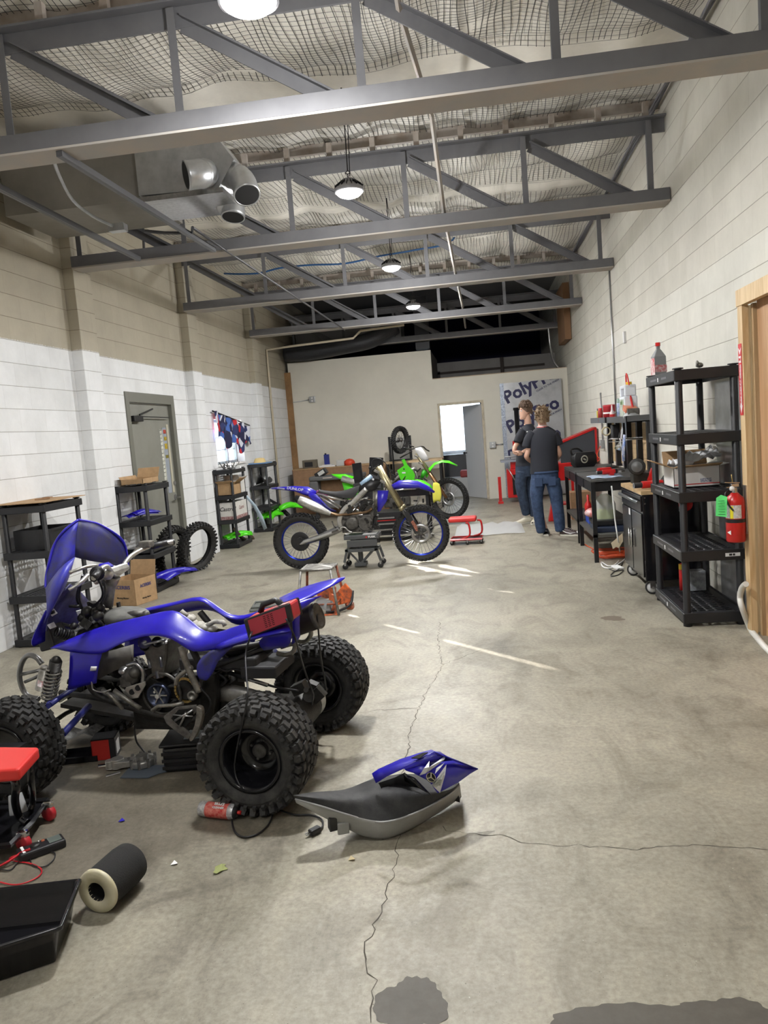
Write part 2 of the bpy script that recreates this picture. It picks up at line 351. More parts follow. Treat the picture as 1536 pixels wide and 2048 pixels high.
# doorway trim + open white door
tr = MB(); cas = mat('casing', (.62, .55, .42), .7, var=.3)
tr.boxx(BD[0] - .05, BD[0], YB - .015, YB + t, 0, BD[3] + .05).boxx(BD[1], BD[1] + .05, YB - .015, YB + t, 0, BD[3] + .05).boxx(BD[0], BD[1], YB - .015, YB + t, BD[3], BD[3] + .05)
struct(tr.build('trim_3', cas))
d = struct(empty('door_2', (BD[1] - .01, YB + .10, 0), R(180 - 62)))
MB().boxx(0, .80, -.02, .02, .01, 2.0).build('door_leaf', mat('office_door', (.62, .62, .63), .5), d, bevel=.003)
MB().cyl((.74, -.02, .98), (.74, -.06, .98), .012).ball((.74, -.08, .98), .03).cyl((.74, .02, .98), (.74, .06, .98), .012).ball((.74, .08, .98), .03).build('door_knob', black_metal, d)
MB().boxx(-.012, .03, -.03, -.02, .2, .3).boxx(-.012, .03, -.03, -.02, 1.0, 1.1).boxx(-.012, .03, -.03, -.02, 1.7, 1.8).build('hinge', brass, d)
# ceiling: deck, sagging insulation, purlins, net
struct(MB().boxx(XL - .2, XR + .2, YN - .2, 23, 4.62, 4.72).build('ceiling', mat('roof_deck', (.2, .19, .18), .9)))
insul = mat('insulation_facing', (.93, .89, .80), .65, var=.25, vscale=1.2, det=8, bump=.6, bscale=9)
def sagz(x, y):
    s_ = abs(math.sin(PI * (y - .25) / 1.5)); f = abs(math.sin(PI * (x + .1) / .62))
    return 4.46 - .085 * s_ ** .6 * (.6 + .4 * f) - .02 * math.sin(x * 3.1 + y * 1.7) - .012 * math.sin(9 * x + 2.3 * y)
b = MB(); nx, ny = 120, 330; ye = 15.6
b.loft([[(XL + (XR - XL) * i / nx, YN + (ye - YN) * j / ny, sagz(XL + (XR - XL) * i / nx, YN + (ye - YN) * j / ny)) for i in range(nx + 1)] for j in range(ny + 1)])
ins = struct(b.build('ceiling.003', insul))
net_m = mat('bird_net', (.04, .038, .036), .8)
b = MB()
def netz(x, y): return sagz(x, y) - .018 - .012 * math.sin(5 * y + x)
def strip(P, d, w=.0055):
    b.loft([[p + V(d) * w / 2, p - V(d) * w / 2] for p in P], smooth=False)
for k in range(-1, 7):
    ya = .55 + k * 1.55 * 1.0 + (.0 if k % 2 else .12); yb_ = ya + (1.42 if k % 3 else 1.15)
    if k == 6: yb_ = ya + 5
    cs = .052; ny_ = int((yb_ - ya) / cs); nx_ = int((XR - XL - .1) / cs)
    for j in range(ny_ + 1):
        y = ya + j * cs; strip([V((XL + .05 + i * cs * 2, y + .03 * math.sin(i * .35 + k) + .02 * math.sin(i * .8 + j * .3), netz(XL + .05 + i * cs * 2, y))) for i in range(nx_ // 2 + 1)], (0, 1, 0))
    for i in range(nx_ + 1):
        x = XL + .05 + i * cs
        strip([V((x + .012 * math.sin(j * .5 + i), ya + j * cs * 2 + .03 * math.sin(i * .175 + k), netz(x, ya + j * cs * 2))) for j in range(ny_ // 2 + 1)], (1, 0, 0))
tag(b.build('bird_net', net_m), 'black square-mesh netting stretched under the white roof insulation', 'netting', kind='stuff')
# wooden purlins
pw = mat('purlin_paint', (.42, .38, .34), .7, var=.4, vscale=3, col2=(.25, .2, .16))
# ---------------------------------------------------------------- trusses
tp = mat('truss_paint', (.14, .14, .148), .75, var=.25, vscale=2.5, col2=(.11, .11, .118)); tb = mat('truss_paint_lit', (.36, .35, .335), .8, var=.3, vscale=3, col2=(.42, .37, .32))  # paler copy carries floor bounce on the flange undersides in its colour
def make_truss():
    r = thing('roof_truss', 'x', 'truss', (0, 0, 0), group='steel roof trusses')
    x0, x1 = -3.93, 1.84
    MB().boxx(x0, x1, .0, .012, -.02, .085).boxx(x0, x1, .10, .12, -.02, .085).build('bottom_chord', tp, r, bevel=.002); MB().boxx(x0, x1, 0, .22, -.035, -.02).build('bottom_flange', tb, r, bevel=.002)
    MB().boxx(x0, x1, .10, .12, .60, .72).boxx(x0, x1, .03, .19, .72, .735).build('top_chord', tp, r, bevel=.002)
    xs = [-3.86, -2.76, -1.66, -.548, .568, 1.69]
    for x in xs: MB().boxx(x - .025, x + .025, .06, .065, 0, .70).boxx(x - .025, x - .02, .065, .1, 0, .7).build('vertical_post', tp, r)
    for a, c in zip(xs[:-1], xs[1:]):
        MB().beam((a + .06, .11, .62), (c - .12, .11, .04), .012, .10, up=(0, 0, 1)).beam((a + .06, .085, .655), (c - .12, .085, .075), .05, .008).build('diagonal_brace', tp, r)
    return r
TY = [4.63, 7.48, 10.44, 13.53, 16.56]
T = make_truss(); T.location = (0, TY[0], 3.47); T['label'] = 'nearest grey steel roof truss, crossing the top of the view in front of the duct'
for y, l in zip(TY[1:] + [1.75], ['second grey steel truss, carried in front of the second hanging light and behind the duct', 'third grey steel truss, just in front of the third hanging light', 'fourth grey steel truss, with cream paint at its left half near the back wall', 'farthest grey steel truss, over the low back partition before the dark void', 'grey steel roof truss overhead beyond the picture edge']):
    if y < 2: continue
    t_ = dup(T, loc=(0, y, 3.47), label=l)
for i, y in enumerate(TY[:4]):
    b = MB(); b.boxx(XL, XR, y + .3, y + .345, 4.34, 4.43)
    for k in range(14): b.boxx(-3.8 + k * .42, -3.75 + k * .42, y + .12, y + .17, 4.2, 4.36)
    struct(b.build('trim_%d' % (4 + i), pw))
# vertical conduit on left wall and right wall, conduits under roof
cream = mat('cream_pipe', (.55, .48, .36), .6); galv = mat('galvanised', (.55, .56, .57), .35, .8, var=.4, vscale=6, col2=(.4, .41, .42))
tag(MB().tube([(XL + .03, 14.95, 0.0), (XL + .03, 14.95, 2.9), (XL + .03, 14.97, 3.36), (XL + .5, 14.97, 3.38), (-2.3, 14.97, 3.42), (-2.15, 15, 3.55), (-1.3, 15.0, 3.58)], .022).build('water_pipe', cream), 'cream-painted pipe rising up the left wall by the back corner and bending along the ceiling', 'pipe')
tag(MB().tube([(XR - .018, 10.75, 1.35), (XR - .018, 10.75, 3.45)], .012).build('wall_conduit', galv), 'thin grey conduit running straight up the right block wall above the workbenches', 'conduit')
cb_ = MB()
for k in range(4): cb_.tube(bez([(XR - .03 - .02 * k, 1.5 + 1.3 * i, 4.37 - .012 * k + .02 * math.sin(i * 2 + k)) for i in range(11)], 3), .011, 6)
tag(cb_.build('cable_bundle', mat('cable_grey', (.14, .14, .16), .5)), 'bundle of grey cables running along the top of the right block wall', 'cable')
# left steel door ---------------------------------------------------
dg = mat('door_grey', (.225, .225, .195), .45, var=.15, vscale=3); dfm = mat('door_frame_grey', (.145, .145, .12), .5)
d1 = struct(empty('door_1', (XL, 0, 0))); f = MB()
f.boxx(-.12, .015, DW[0] - .02, DW[0] + .07, 0, DW[3] + .02).boxx(-.12, .015, DW[1] - .09, DW[1] + .02, 0, DW[3] + .02).boxx(-.12, .015, DW[0] + .07, DW[1] - .09, DW[3] - .10, DW[3] + .02)
f.build('door_frame', dfm, d1, bevel=.002)
ly0, ly1 = DW[0] + .075, DW[1] - .098
MB().boxx(-.075, -.035, ly0, ly1 - .34, 0.01, DW[3] - .105).boxx(-.075, -.035, ly1 - .265, ly1, .01, DW[3] - .105).boxx(-.075, -.035, ly1 - .34, ly1 - .265, .01, 1.15).boxx(-.075, -.035, ly1 - .34, ly1 - .265, 1.84, DW[3] - .105).build('door_leaf', dg, d1)
MB().boxx(-.035, .03, ly0 + .05, ly0 + .3, 1.93, 2.0).build('closer_body', black_metal, d1, bevel=.006)
MB().beam((.03, ly0 + .2, 2.01), (.02, ly0 + .62, 2.09), .012, .02).beam((.02, ly0 + .3, 1.99), (.02, ly1 - .1, 1.985), .01, .012).build('closer_arm', black_metal, d1)
gl = MB().boxx(-.034, -.031, ly1 - .262, ly1 - .15, 1.0, 1.86).build('door_pane', mat('door_glass', (.30, .33, .38), .15), d1)
lc = MB()
for k in range(14): lc.boxx(-.06, -.05, ly1 - .34, ly1 - .265, 1.17 + k * .05, 1.178 + k * .05)
lc.build('slit_bars', steel, gl)
MB().boxx(-.07, -.068, ly1 - .34, ly1 - .265, 1.15, 1.84).build('slit_glass', MATS.get('glass') or mat('glass', (.8, .85, .9), .05, alpha=.12), gl)
for k, (z, h, c) in enumerate([(1.78, .05, (.55, .06, .03)), (1.69, .05, (.55, .4, .02)), (1.58, .07, (.6, .42, .02)), (1.46, .04, (.3, .25, .02))]):
    MB().boxx(-.03, -.027, ly1 - .24, ly1 - .16, z, z + h).build('sticker', mat('sticker%d' % k, c, .5, var=.8, vscale=50), gl)
MB().boxx(-.034, -.028, ly1 - .13, ly1 - .07, 1.0, 1.9).build('latch_rod', mat('rod_beige', (.45, .42, .33), .5), d1)
MB().cyl((-.035, ly1 - .07, .93), (.03, ly1 - .07, .93), .012).beam((.035, ly1 - .07, .93), (.035, ly1 - .19, .93), .022, .02).cyl((-.034, ly1 - .07, .93), (-.025, ly1 - .07, .93), .035).cyl((-.035, ly1 - .07, 1.12), (-.01, ly1 - .07, 1.12), .028).build('door_handle', steel, d1)
# window ------------------------------------------------------------
w1 = struct(empty('window_1', (XL, 0, 0))); fm = mat('window_frame', (.35, .42, .45), .5)
wf = MB(); a0, a1, z0, z1 = WW
wf.boxx(-.2, -.13, a0, a0 + .04, z0, z1).boxx(-.2, -.13, a1 - .04, a1, z0, z1).boxx(-.2, -.13, a0, a1, z0, z0 + .04).boxx(-.2, -.13, a0, a1, z1 - .04, z1).boxx(-.19, -.15, a0, a1, 1.49, 1.5).boxx(-.19, -.15, a0, a1, 1.69, 1.7).boxx(-.2, -.13, a0 + .9, a0 + .94, z0, z1)
wf.build('window_frame', fm, w1)
MB().boxx(-.168, -.165, a0, a1, z0, z1).build('window_glass', mat('glass', (.8, .85, .9), .05, alpha=.12), w1)
MB().boxx(-.13, .02, a0, a1, z0 - .03, z0).build('window_sill', white_plastic, w1)
# ground outside and sky
struct(MB().boxx(-40, XL - .2, -20, 40, -.2, -.1).build('ground', mat('yard', (.5, .48, .45), .9)))
# boarded doorway on the right (timber frame, plywood sheet)
ply = mat('plywood', (.50, .31, .16), .65, var=.35, vscale=1.6, col2=(.36, .21, .10), det=6)
def woodgrain(name, c1, c2, sc=(6, 6, .5)):
    m = bpy.data.materials.new(name); m.use_nodes = True; N = m.node_tree.nodes; L = m.node_tree.links; b_ = N['Principled BSDF']
    tc = N.new('ShaderNodeTexCoord'); mp = N.new('ShaderNodeMapping'); mp.inputs['Scale'].default_value = sc; L.new(tc.outputs['Object'], mp.inputs[0])
    n = N.new('ShaderNodeTexNoise'); n.inputs['Scale'].default_value = 3; n.inputs['Detail'].default_value = 8; n.inputs['Distortion'].default_value = 1.6; L.new(mp.outputs[0], n.inputs['Vector'])
    r = N.new('ShaderNodeValToRGB'); r.color_ramp.elements[0].position = .35; r.color_ramp.elements[0].color = (*c2, 1); r.color_ramp.elements[1].position = .6; r.color_ramp.elements[1].color = (*c1, 1)
    L.new(n.outputs['Fac'], r.inputs['Fac']); L.new(r.outputs[0], b_.inputs['Base Color']); b_.inputs['Roughness'].default_value = .6; return m
pine = woodgrain('pine_grain', (.66, .49, .28), (.52, .35, .17)); plyg = woodgrain('plywood_grain', (.50, .30, .16), (.38, .21, .10), (2, 2, .25))
YJ = 5.48
jm = MB(); jm.boxx(1.745, 1.785, YJ - .09, YJ, 0, 2.205).boxx(1.785, XR, YJ - .04, YJ, 0, 2.205)
struct(jm.build('trim_8', pine)); struct(MB().boxx(1.74, 1.785, 3.2, YJ + .01, 2.205, 2.31).boxx(1.785, XR, 3.2, YJ, 2.27, 2.31).build('trim_9', pine))
struct(MB().boxx(1.80, 1.86, YJ - .13, YJ - .09, 0, 2.205).build('trim_10', woodgrain('pine_shade', (.42, .30, .17), (.33, .22, .11))))
struct(MB().boxx(1.825, 1.845, 3.0, YJ - .13, 0, 2.27).build('door_3', plyg))

# ================================================================ wheels
def knob_ring(b, Rr, y, n, w, l, h, off=0, tilt=0.0, axis='y', lean=0.0):
    for k in range(n):
        a = 2 * PI * (k + off) / n
        M = Matrix.Rotation(a, 4, 'Y') @ Matrix.Translation(V((0, y, Rr))) @ Matrix.Rotation(lean, 4, 'X') @ Matrix.Rotation(tilt, 4, 'Z')
        vs = [M @ V((sx * l / 2 * (.8 if sz > 0 else 1), sy * w / 2 * (.85 if sz > 0 else 1), sz * h / 2)) for sx in (-1, 1) for sy in (-1, 1) for sz in (-1, 1)]
        b.add(vs, [(0, 1, 3, 2), (4, 6, 7, 5), (0, 4, 5, 1), (2, 3, 7, 6), (0, 2, 6, 4), (1, 5, 7, 3)])
def atv_wheel(name, Ro, W, parent, pos, m_t, side, rr=.128, front=False):
    """axis = local y; side=+1 the dished outer face looks to +y"""
    w = empty(name, pos); w.parent = parent
    h = W / 2; Rc = Ro - .012
    prof = [(rr, -h * .72), (rr + .012, -h * .80), (rr + .03, -h * .93), (rr + (Rc - rr) * .45, -h * 1.02), (Rc - .04, -h * .98), (Rc - .012, -h * .85), (Rc, -h * .5), (Rc + .004, 0), (Rc, h * .5), (Rc - .012, h * .85), (Rc - .04, h * .98), (rr + (Rc - rr) * .45, h * 1.02), (rr + .03, h * .93), (rr + .012, h * .80), (rr, h * .72)]
    b = MB().lathe(prof, ax=(0, 1, 0), n=56)
    for s_ in (-1, 1): b.lathe([(rr + .045, s_ * h * .985), (rr + .05, s_ * h * 1.03), (rr + .055, s_ * h * .99)], ax=(0, 1, 0), n=56)
    nn = 30 if not front else 26
    kh = .017
    for i, yy in enumerate([-.72, -.36, 0, .36, .72]):
        r_ = Rc + .004 - .014 * abs(yy) ** 3
        knob_ring(b, r_, yy * h, nn, h * .31, .042, kh, off=.5 * (i % 2), tilt=.18 * (1 if yy > 0 else -1))
    for s_ in (-1, 1):
        knob_ring(b, Rc - .014, s_ * h * .95, nn, h * .2, .030, .034, off=0 if s_ > 0 else .5, lean=-s_ * .75)
        knob_ring(b, Rc - .036, s_ * h * 1.0, nn, .018, .018, .02, off=.25, lean=-s_ * 1.3)
    b.build('tyre', m_t, w)
    ri = MB()
    s = side
    ri.lathe([(rr + .012, s * h * .86), (rr + .004, s * h * .88), (rr - .004, s * h * .84), (rr - .012, s * h * .55), (rr - .022, s * h * .1), (rr - .024, -s * h * .35), (rr - .06, -s * h * .38), (.05, -s * h * .42), (.035, -s * h * .36), (.0, -s * h * .36)] if not front else
             [(rr + .012, s * h * .86), (rr + .004, s * h * .88), (rr - .004, s * h * .80), (rr - .012, s * h * .55), (rr - .02, s * h * .45), (.06, s * h * .40), (.0, s * h * .42)], ax=(0, 1, 0), n=48)
    ri.lathe([(rr + .008, -s * h * .86), (rr - .002, -s * h * .84), (rr - .02, -s * h * .45), (rr - .024, -s * h * .3)], ax=(0, 1, 0), n=48)
    ri.build('rim', black_gloss, w, solid=.003)
    hb = MB().cyl((0, -s * h * .55, 0), (0, -s * h * .1, 0), .032, 20)
    for k in range(4):
        a = 2 * PI * k / 4 + .4; hb.cyl((.045 * math.cos(a), -s * h * .5, .045 * math.sin(a)), (.045 * math.cos(a), -s * h * .25, .045 * math.sin(a)), .007, 8)
    hb.build('hub', engine_grey, w)
    # pale floor seen through the openings between the spokes
    op = MB()
    for k in range(5):
        a = 2 * PI * k / 5 + .2; c = V((.072 * math.cos(a), 0, .072 * math.sin(a)))
        op.lathe([(.019, -s * h * .44), (.019, -s * h * .33)], o=c, ax=(0, 1, 0), n=12)
    return w
def arc(c, r, a0, a1, n, y, flat=1.0): return [(c[0] + r * math.cos(R(a0 + (a1 - a0) * i / n)), y, c[2] + flat * r * math.sin(R(a0 + (a1 - a0) * i / n))) for i in range(n + 1)]
# ================================================================ the quad
ATV = thing('quad_bike', 'blue sport quad bike without its seat, front bodywork tipped up, fat knobbly black tyres', 'quad bike', (-.984, 3.531, 0), math.atan2(math.sin(.109), -math.cos(.109)))
atv_wheel('rear_wheel', .244, .22, ATV, (0, .45, .244), rubber_dusty, 1)
atv_wheel('rear_wheel', .244, .22, ATV, (0, -.45, .244), rubber, -1)
atv_wheel('front_wheel', .238, .17, ATV, (1.236, .45, .235), rubber, 1, .125, True)
atv_wheel('front_wheel', .238, .17, ATV, (1.236, -.36, .235), rubber, -1, .125, True)
# --- main shell: side panel, top rim and far side
TL = [(1.144,0.2,0.649),(1.058,0.2,0.68),(0.977,0.19,0.709),(0.891,0.17,0.734),(0.793,0.16,0.755),(0.698,0.15,0.77),(0.599,0.15,0.79),(0.501,0.15,0.808),(0.453,0.15,0.777),(0.401,0.15,0.732),(0.348,0.16,0.695),(0.282,0.17,0.692),(0.222,0.17,0.71),(0.167,0.17,0.728),(0.081,0.17,0.741),(-.006,0.17,0.753)]
BL = [(1.136,0.21,0.649),(1.078,0.23,0.642),(1.019,0.24,0.634),(1.019,0.24,0.634),(0.84,0.25,0.616),(0.789,0.25,0.654),(0.689,0.25,0.692),(0.603,0.25,0.71),(0.532,0.25,0.714),(0.46,0.25,0.693),(0.419,0.24,0.654),(0.369,0.24,0.625),(0.315,0.23,0.631),(0.245,0.22,0.632),(0.117,0.22,0.661),(-.013,0.2,0.696)]
def midrow(a, b_, t, bulge): return [(a[i][0] * (1 - t) + b_[i][0] * t, a[i][1] * (1 - t) + b_[i][1] * t + bulge, a[i][2] * (1 - t) + b_[i][2] * t) for i in range(len(a))]
FR_ = [(x, -y, z) for (x, y, z) in TL]
def shrink(rw, dy, dz): return [(x, y - dy, z - dz) for (x, y, z) in rw]
b = MB(); b.loft([shrink(TL, .03, .012), shrink(TL, .006, -.004), TL, midrow(TL, BL, .33, .022), midrow(TL, BL, .7, .018), BL])
b.build('side_panel', blue, ATV, solid=.004, sub=1)
b = MB(); b.loft([[(x, -y, z) for (x, y, z) in r_] for r_ in (shrink(TL, .03, .012), shrink(TL, .006, -.004), TL, midrow(TL, BL, .33, .022), midrow(TL, BL, .7, .018), BL)])
b.build('side_panel', blue, ATV, solid=.004, sub=1)
# front down-leg of the shell
for s in (1, -1):
    g = [(1.021,0.235,0.648),(0.971,0.225,0.679),(0.905,0.22,0.686),(0.84,0.235,0.651),(1.027,0.245,0.572),(0.964,0.255,0.579),(0.901,0.255,0.579),(0.867,0.25,0.572),(1.045,0.24,0.505),(0.982,0.25,0.508),(0.928,0.25,0.508),(0.887,0.245,0.509),(1.063,0.235,0.443),(1.014,0.24,0.453),(0.967,0.24,0.468),(0.901,0.235,0.478)]
    g = [(x, s * y, z) for (x, y, z) in g]
    MB().loft([g[0:4], g[4:8], g[8:12], g[12:16]]).build('front_cowl', blue, ATV, solid=.004, sub=1)
MB().loft([[(0.9,0.262,0.569),(0.868,0.262,0.569)], [(0.909,0.262,0.547),(0.876,0.262,0.549)]]).build('bracket', label_white, ATV, solid=.003)
MB().tube(bez([(0.92,0.24,0.537),(0.923,0.24,0.47),(0.916,0.24,0.445),(0.868,0.24,0.435),(0.823,0.24,0.448)], 4), .004, 8).build('hook_rod', steel, ATV)
# bridge over the tank and the tank
tk = MB(); tk.ball((0.867,0,0.748), (.14, .10, .045), 20, 12); tk.build('tank', mat('tank_grey', (.15, .15, .14), .5, var=.5, vscale=12), ATV)
MB().tube([(0.826,0.05,0.762),(0.774,0.05,0.771),(0.714,0.05,0.765)], .016, 10).ball((0.709,0.05,0.765), .02).build('breather', engine_grey, ATV)
tt = MB(); a = [(0.992,0.17,0.704),(0.87,0.15,0.739),(1.075,-.15,0.673),(1.223,-.17,0.624)]; 
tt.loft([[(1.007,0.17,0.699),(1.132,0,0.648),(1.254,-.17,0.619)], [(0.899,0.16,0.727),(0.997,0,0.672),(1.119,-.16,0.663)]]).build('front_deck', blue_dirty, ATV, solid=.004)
# leg shield behind the footwell
g = [[(0.277,0.235,0.634),(0.232,0.225,0.633),(0.17,0.215,0.651)], [(0.323,0.245,0.61),(0.268,0.24,0.608),(0.247,0.225,0.593)], [(0.355,0.25,0.573),(0.308,0.25,0.564),(0.265,0.235,0.563)], [(0.359,0.25,0.533),(0.323,0.25,0.523),(0.277,0.24,0.529)], [(0.352,0.245,0.505),(0.324,0.245,0.491),(0.316,0.24,0.494)]]
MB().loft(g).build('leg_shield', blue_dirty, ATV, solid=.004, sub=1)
MB().loft([[(x, -y, z) for x, y, z in r_] for r_ in g]).build('leg_shield', blue_dirty, ATV, solid=.004, sub=1)
# rear fenders
g = [[(0.261,0.18,0.659),(0.161,0.17,0.695),(0.038,0.16,0.718),(-.075,0.14,0.744)], [(0.271,0.24,0.648),(0.144,0.26,0.701),(-.012,0.28,0.734),(-.129,0.27,0.754)], [(0.23,0.25,0.641),(0.104,0.3,0.689),(-.027,0.32,0.72),(-.145,0.3,0.735)]]
MB().loft(g).build('rear_fender', blue, ATV, solid=.004, sub=1)
MB().loft([[(-.005,0.27,0.706),(-.078,0.27,0.714),(-.135,0.27,0.727)], [(0.049,0.25,0.673),(-.042,0.25,0.674),(-.119,0.25,0.66)], [(0.037,0.2,0.621),(-.005,0.2,0.626),(-.067,0.2,0.634)]]).build('fender_skirt', blue, ATV, solid=.004, sub=1)
g = [[(0.027,-.02,0.811),(-.041,-.04,0.841),(-.143,-.1,0.867),(-.268,-.16,0.878)], [(-.032,0.08,0.818),(-.105,0.05,0.835),(-.183,-.02,0.856),(-.276,-.14,0.874)], [(-.075,0.15,0.812),(-.139,0.12,0.824),(-.193,0.06,0.844),(-.245,-.08,0.86)]]
MB().loft(g).build('tail_fender', blue, ATV, solid=.005, sub=1)
g = [[(-.081,0.15,0.821),(-.158,0.13,0.835),(-.224,0.08,0.841)], [(-.096,0.17,0.793),(-.147,0.15,0.806),(-.186,0.11,0.821)], [(-.114,0.17,0.781),(-.13,0.16,0.785),(-.144,0.13,0.794)]]
MB().loft(g).build('tail_fender', blue, ATV, solid=.004, sub=1)
g = [[(-.096,0.16,0.791),(-.13,0.13,0.796)], [(-.102,0.17,0.739),(-.128,0.15,0.731)], [(-.1,0.17,0.686),(-.125,0.15,0.67)], [(-.084,0.16,0.634),(-.11,0.14,0.651)]]
MB().loft(g).build('tail_side', blue, ATV, solid=.004)
# seat pan area and white plastic in the open airbox
ab = MB(); ab.boxx(.12, .52, -.12, .12, .50, .56); ab.boxx(.02, .2, -.13, .13, .46, .52); ab.build('airbox', mat('airbox_dark', (.03, .03, .032), .6), ATV, bevel=.01)
wp = MB()
for (c, r_) in (((0.516,-.02,0.72), .035), ((0.5,-.02,0.696), .03), ((0.452,0,0.691), .03), ((0.408,0.02,0.688), .028), ((0.374,0.02,0.679), .025)): wp.ball(c, (r_, r_ * 1.2, r_ * .7))
wp.tube([(0.415,0.03,0.67),(0.393,0.03,0.7),(0.352,0.03,0.717),(0.31,0.03,0.713),(0.301,0.03,0.693)], .012, 8); wp.tube([(0.515,0,0.74),(0.535,0,0.756),(0.544,0,0.766)], .014, 8); wp.build('airbox_boot', mat('dusty_white', (.5, .48, .43), .7, var=.6, vscale=30), ATV)
MB().loft([[(0.082,0.02,0.593),(0.188,0.12,0.64),(0.268,0.14,0.647)], [(0.071,0,0.572),(0.198,0.06,0.552),(0.293,0.1,0.57)], [(0.186,-.08,0.483),(0.265,-.08,0.499),(0.393,-.1,0.504)]]).build('rear_airbox', mat('rear_box', (.022, .021, .02), .55), ATV, solid=.01)
MB().loft([[(0.248,-.1,0.487),(0.12,-.1,0.553)], [(0.212,-.1,0.443),(0.084,-.1,0.519)], [(0.266,-.1,0.365),(0.175,-.1,0.482)]]).build('mud_flap', blue_under, ATV, solid=.004)
# silencer
c0 = V((-.049,-.02,0.688)); c1 = V((-.166,-.02,0.725)); ax = (c1 - c0).normalized()
mu = MB().lathe([(.0, -.12), (.055, -.12), (.062, -.09), (.062, .11)], c0, ax, 28); mu.build('silencer', mat('silencer_dark', (.045, .035, .03), .4, .4), ATV)
MB().lathe([(.063, .10), (.066, .115), (.060, .125), (.05, .118), (.03, .10), (.0, .10)], c0, ax, 28).build('silencer_cap', engine_grey, ATV)
# grab bars
MB().tube(bez([(-.056,-.05,0.635),(-.094,-.05,0.655),(-.106,-.05,0.625),(-.077,-.05,0.59),(-.034,-.05,0.591)], 5), .011, 10).build('grab_bar', alu_dull, ATV)
MB().tube(bez([(0.026,0.02,0.582),(-.041,0.02,0.596),(-.032,0.02,0.557),(0.01,0.02,0.543),(0.05,0.02,0.553)], 5), .011, 10).build('grab_bar', alu_dull, ATV)
# --- tipped-up front bodywork
nose = empty('front_bodywork', (0, 0, 0)); nose.parent = ATV
top = [(1.08,-.03,1.246),(1.077,-.12,1.223),(1.063,-.19,1.195),(1.031,-.29,1.119),(1.029,-.34,1.047),(1.041,-.36,0.929)]
mid = [(1.081,0,1.173),(1.066,-.07,1.141),(1.047,-.14,1.108),(1.039,-.22,1.062),(1.035,-.28,1.014),(1.045,-.34,0.942)]
low = [(1.096,0.02,1.064),(1.077,-.04,1.037),(1.056,-.1,1.014),(1.052,-.17,0.996),(1.048,-.23,0.976),(1.048,-.31,0.945)]
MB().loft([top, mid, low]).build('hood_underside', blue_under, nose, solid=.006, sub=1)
MB().tube(bez([(x, y, z) for x, y, z in top], 5), .008, 8).build('hood_edge', blue, nose)
g = [[(1.08,-.03,1.246),(1.088,0,1.16),(1.087,0.03,1.055)], [(1.135,0.02,1.196),(1.123,0.06,1.12),(1.107,0.09,1.018)], [(1.181,0.05,1.129),(1.163,0.09,1.051),(1.14,0.12,0.972)], [(1.203,0.1,0.998),(1.193,0.12,0.964),(1.189,0.13,0.92)]]
MB().loft(g).build('hood_side', blue_dirty, nose, solid=.006, sub=1)
MB().tube(bez([(1.08,-.03,1.246),(1.135,0.02,1.199),(1.181,0.05,1.131),(1.195,0.085,1.051),(1.207,0.1,0.991),(1.199,0.13,0.931)], 5), .007, 8).build('hood_edge', blue, nose)
g = [[(1.08,0.03,1.067),(1.063,0.1,1.059),(1.087,0.15,1.034),(1.165,0.17,0.938)], [(1.047,0.1,1.051),(1.021,0.17,1.038),(1.041,0.22,0.997),(1.128,0.22,0.889)], [(1.081,0.12,0.945),(1.062,0.18,0.932),(1.066,0.23,0.902),(1.127,0.23,0.829)], [(1.155,0.14,0.845),(1.13,0.19,0.837),(1.128,0.22,0.809),(1.161,0.22,0.775)]]
MB().loft(g).build('fender_outer', mat('blue_scuffed', (.035, .04, .42), .45, var=.5, vscale=12, col2=(.05, .05, .22)), nose, solid=.006, sub=1)
g = [[(1.16,0.2,0.83),(1.158,0.16,0.835)], [(1.213,0.2,0.756),(1.203,0.15,0.773)], [(1.291,0.18,0.663),(1.241,0.12,0.709)], [(1.279,0.17,0.644),(1.248,0.12,0.658)]]
MB().loft(g).build('nose_tip', blue, nose, solid=.006, sub=1)
g = [[(1.079,0.1,0.941),(1.113,-.02,0.885),(1.172,-.18,0.775)], [(1.145,0.14,0.87),(1.184,0,0.807),(1.188,-.14,0.725)], [(1.204,0.14,0.78),(1.248,0.02,0.727),(1.228,-.1,0.676)], [(1.235,0.12,0.709),(1.26,0.06,0.683),(1.245,-.04,0.633)]]
MB().loft(g).build('grille_inner', mat('blue_grey_inner', (.09, .09, .24), .5, var=.7, vscale=9, col2=(.02, .02, .06)), nose, solid=.006, sub=1)
for q in ([(1.154,0.19,0.825),(1.134,0.17,0.834),(1.125,0.16,0.809),(1.143,0.18,0.797)], [(1.137,0,0.78),(1.119,-.02,0.782),(1.117,-.03,0.756),(1.137,-.01,0.751)], [(1.201,0.15,0.747),(1.175,0.13,0.757),(1.171,0.12,0.731),(1.195,0.14,0.724)]):
    MB().add(q, [(0, 1, 2, 3)]).build('mount_tab', label_white, nose, solid=.005)
MB().add([(1.14,0.19,0.825),(1.123,0.19,0.829),(1.122,0.19,0.814),(1.14,0.19,0.809)], [(0, 1, 2, 3)]).build('slot', dark_hole, nose, solid=.016)
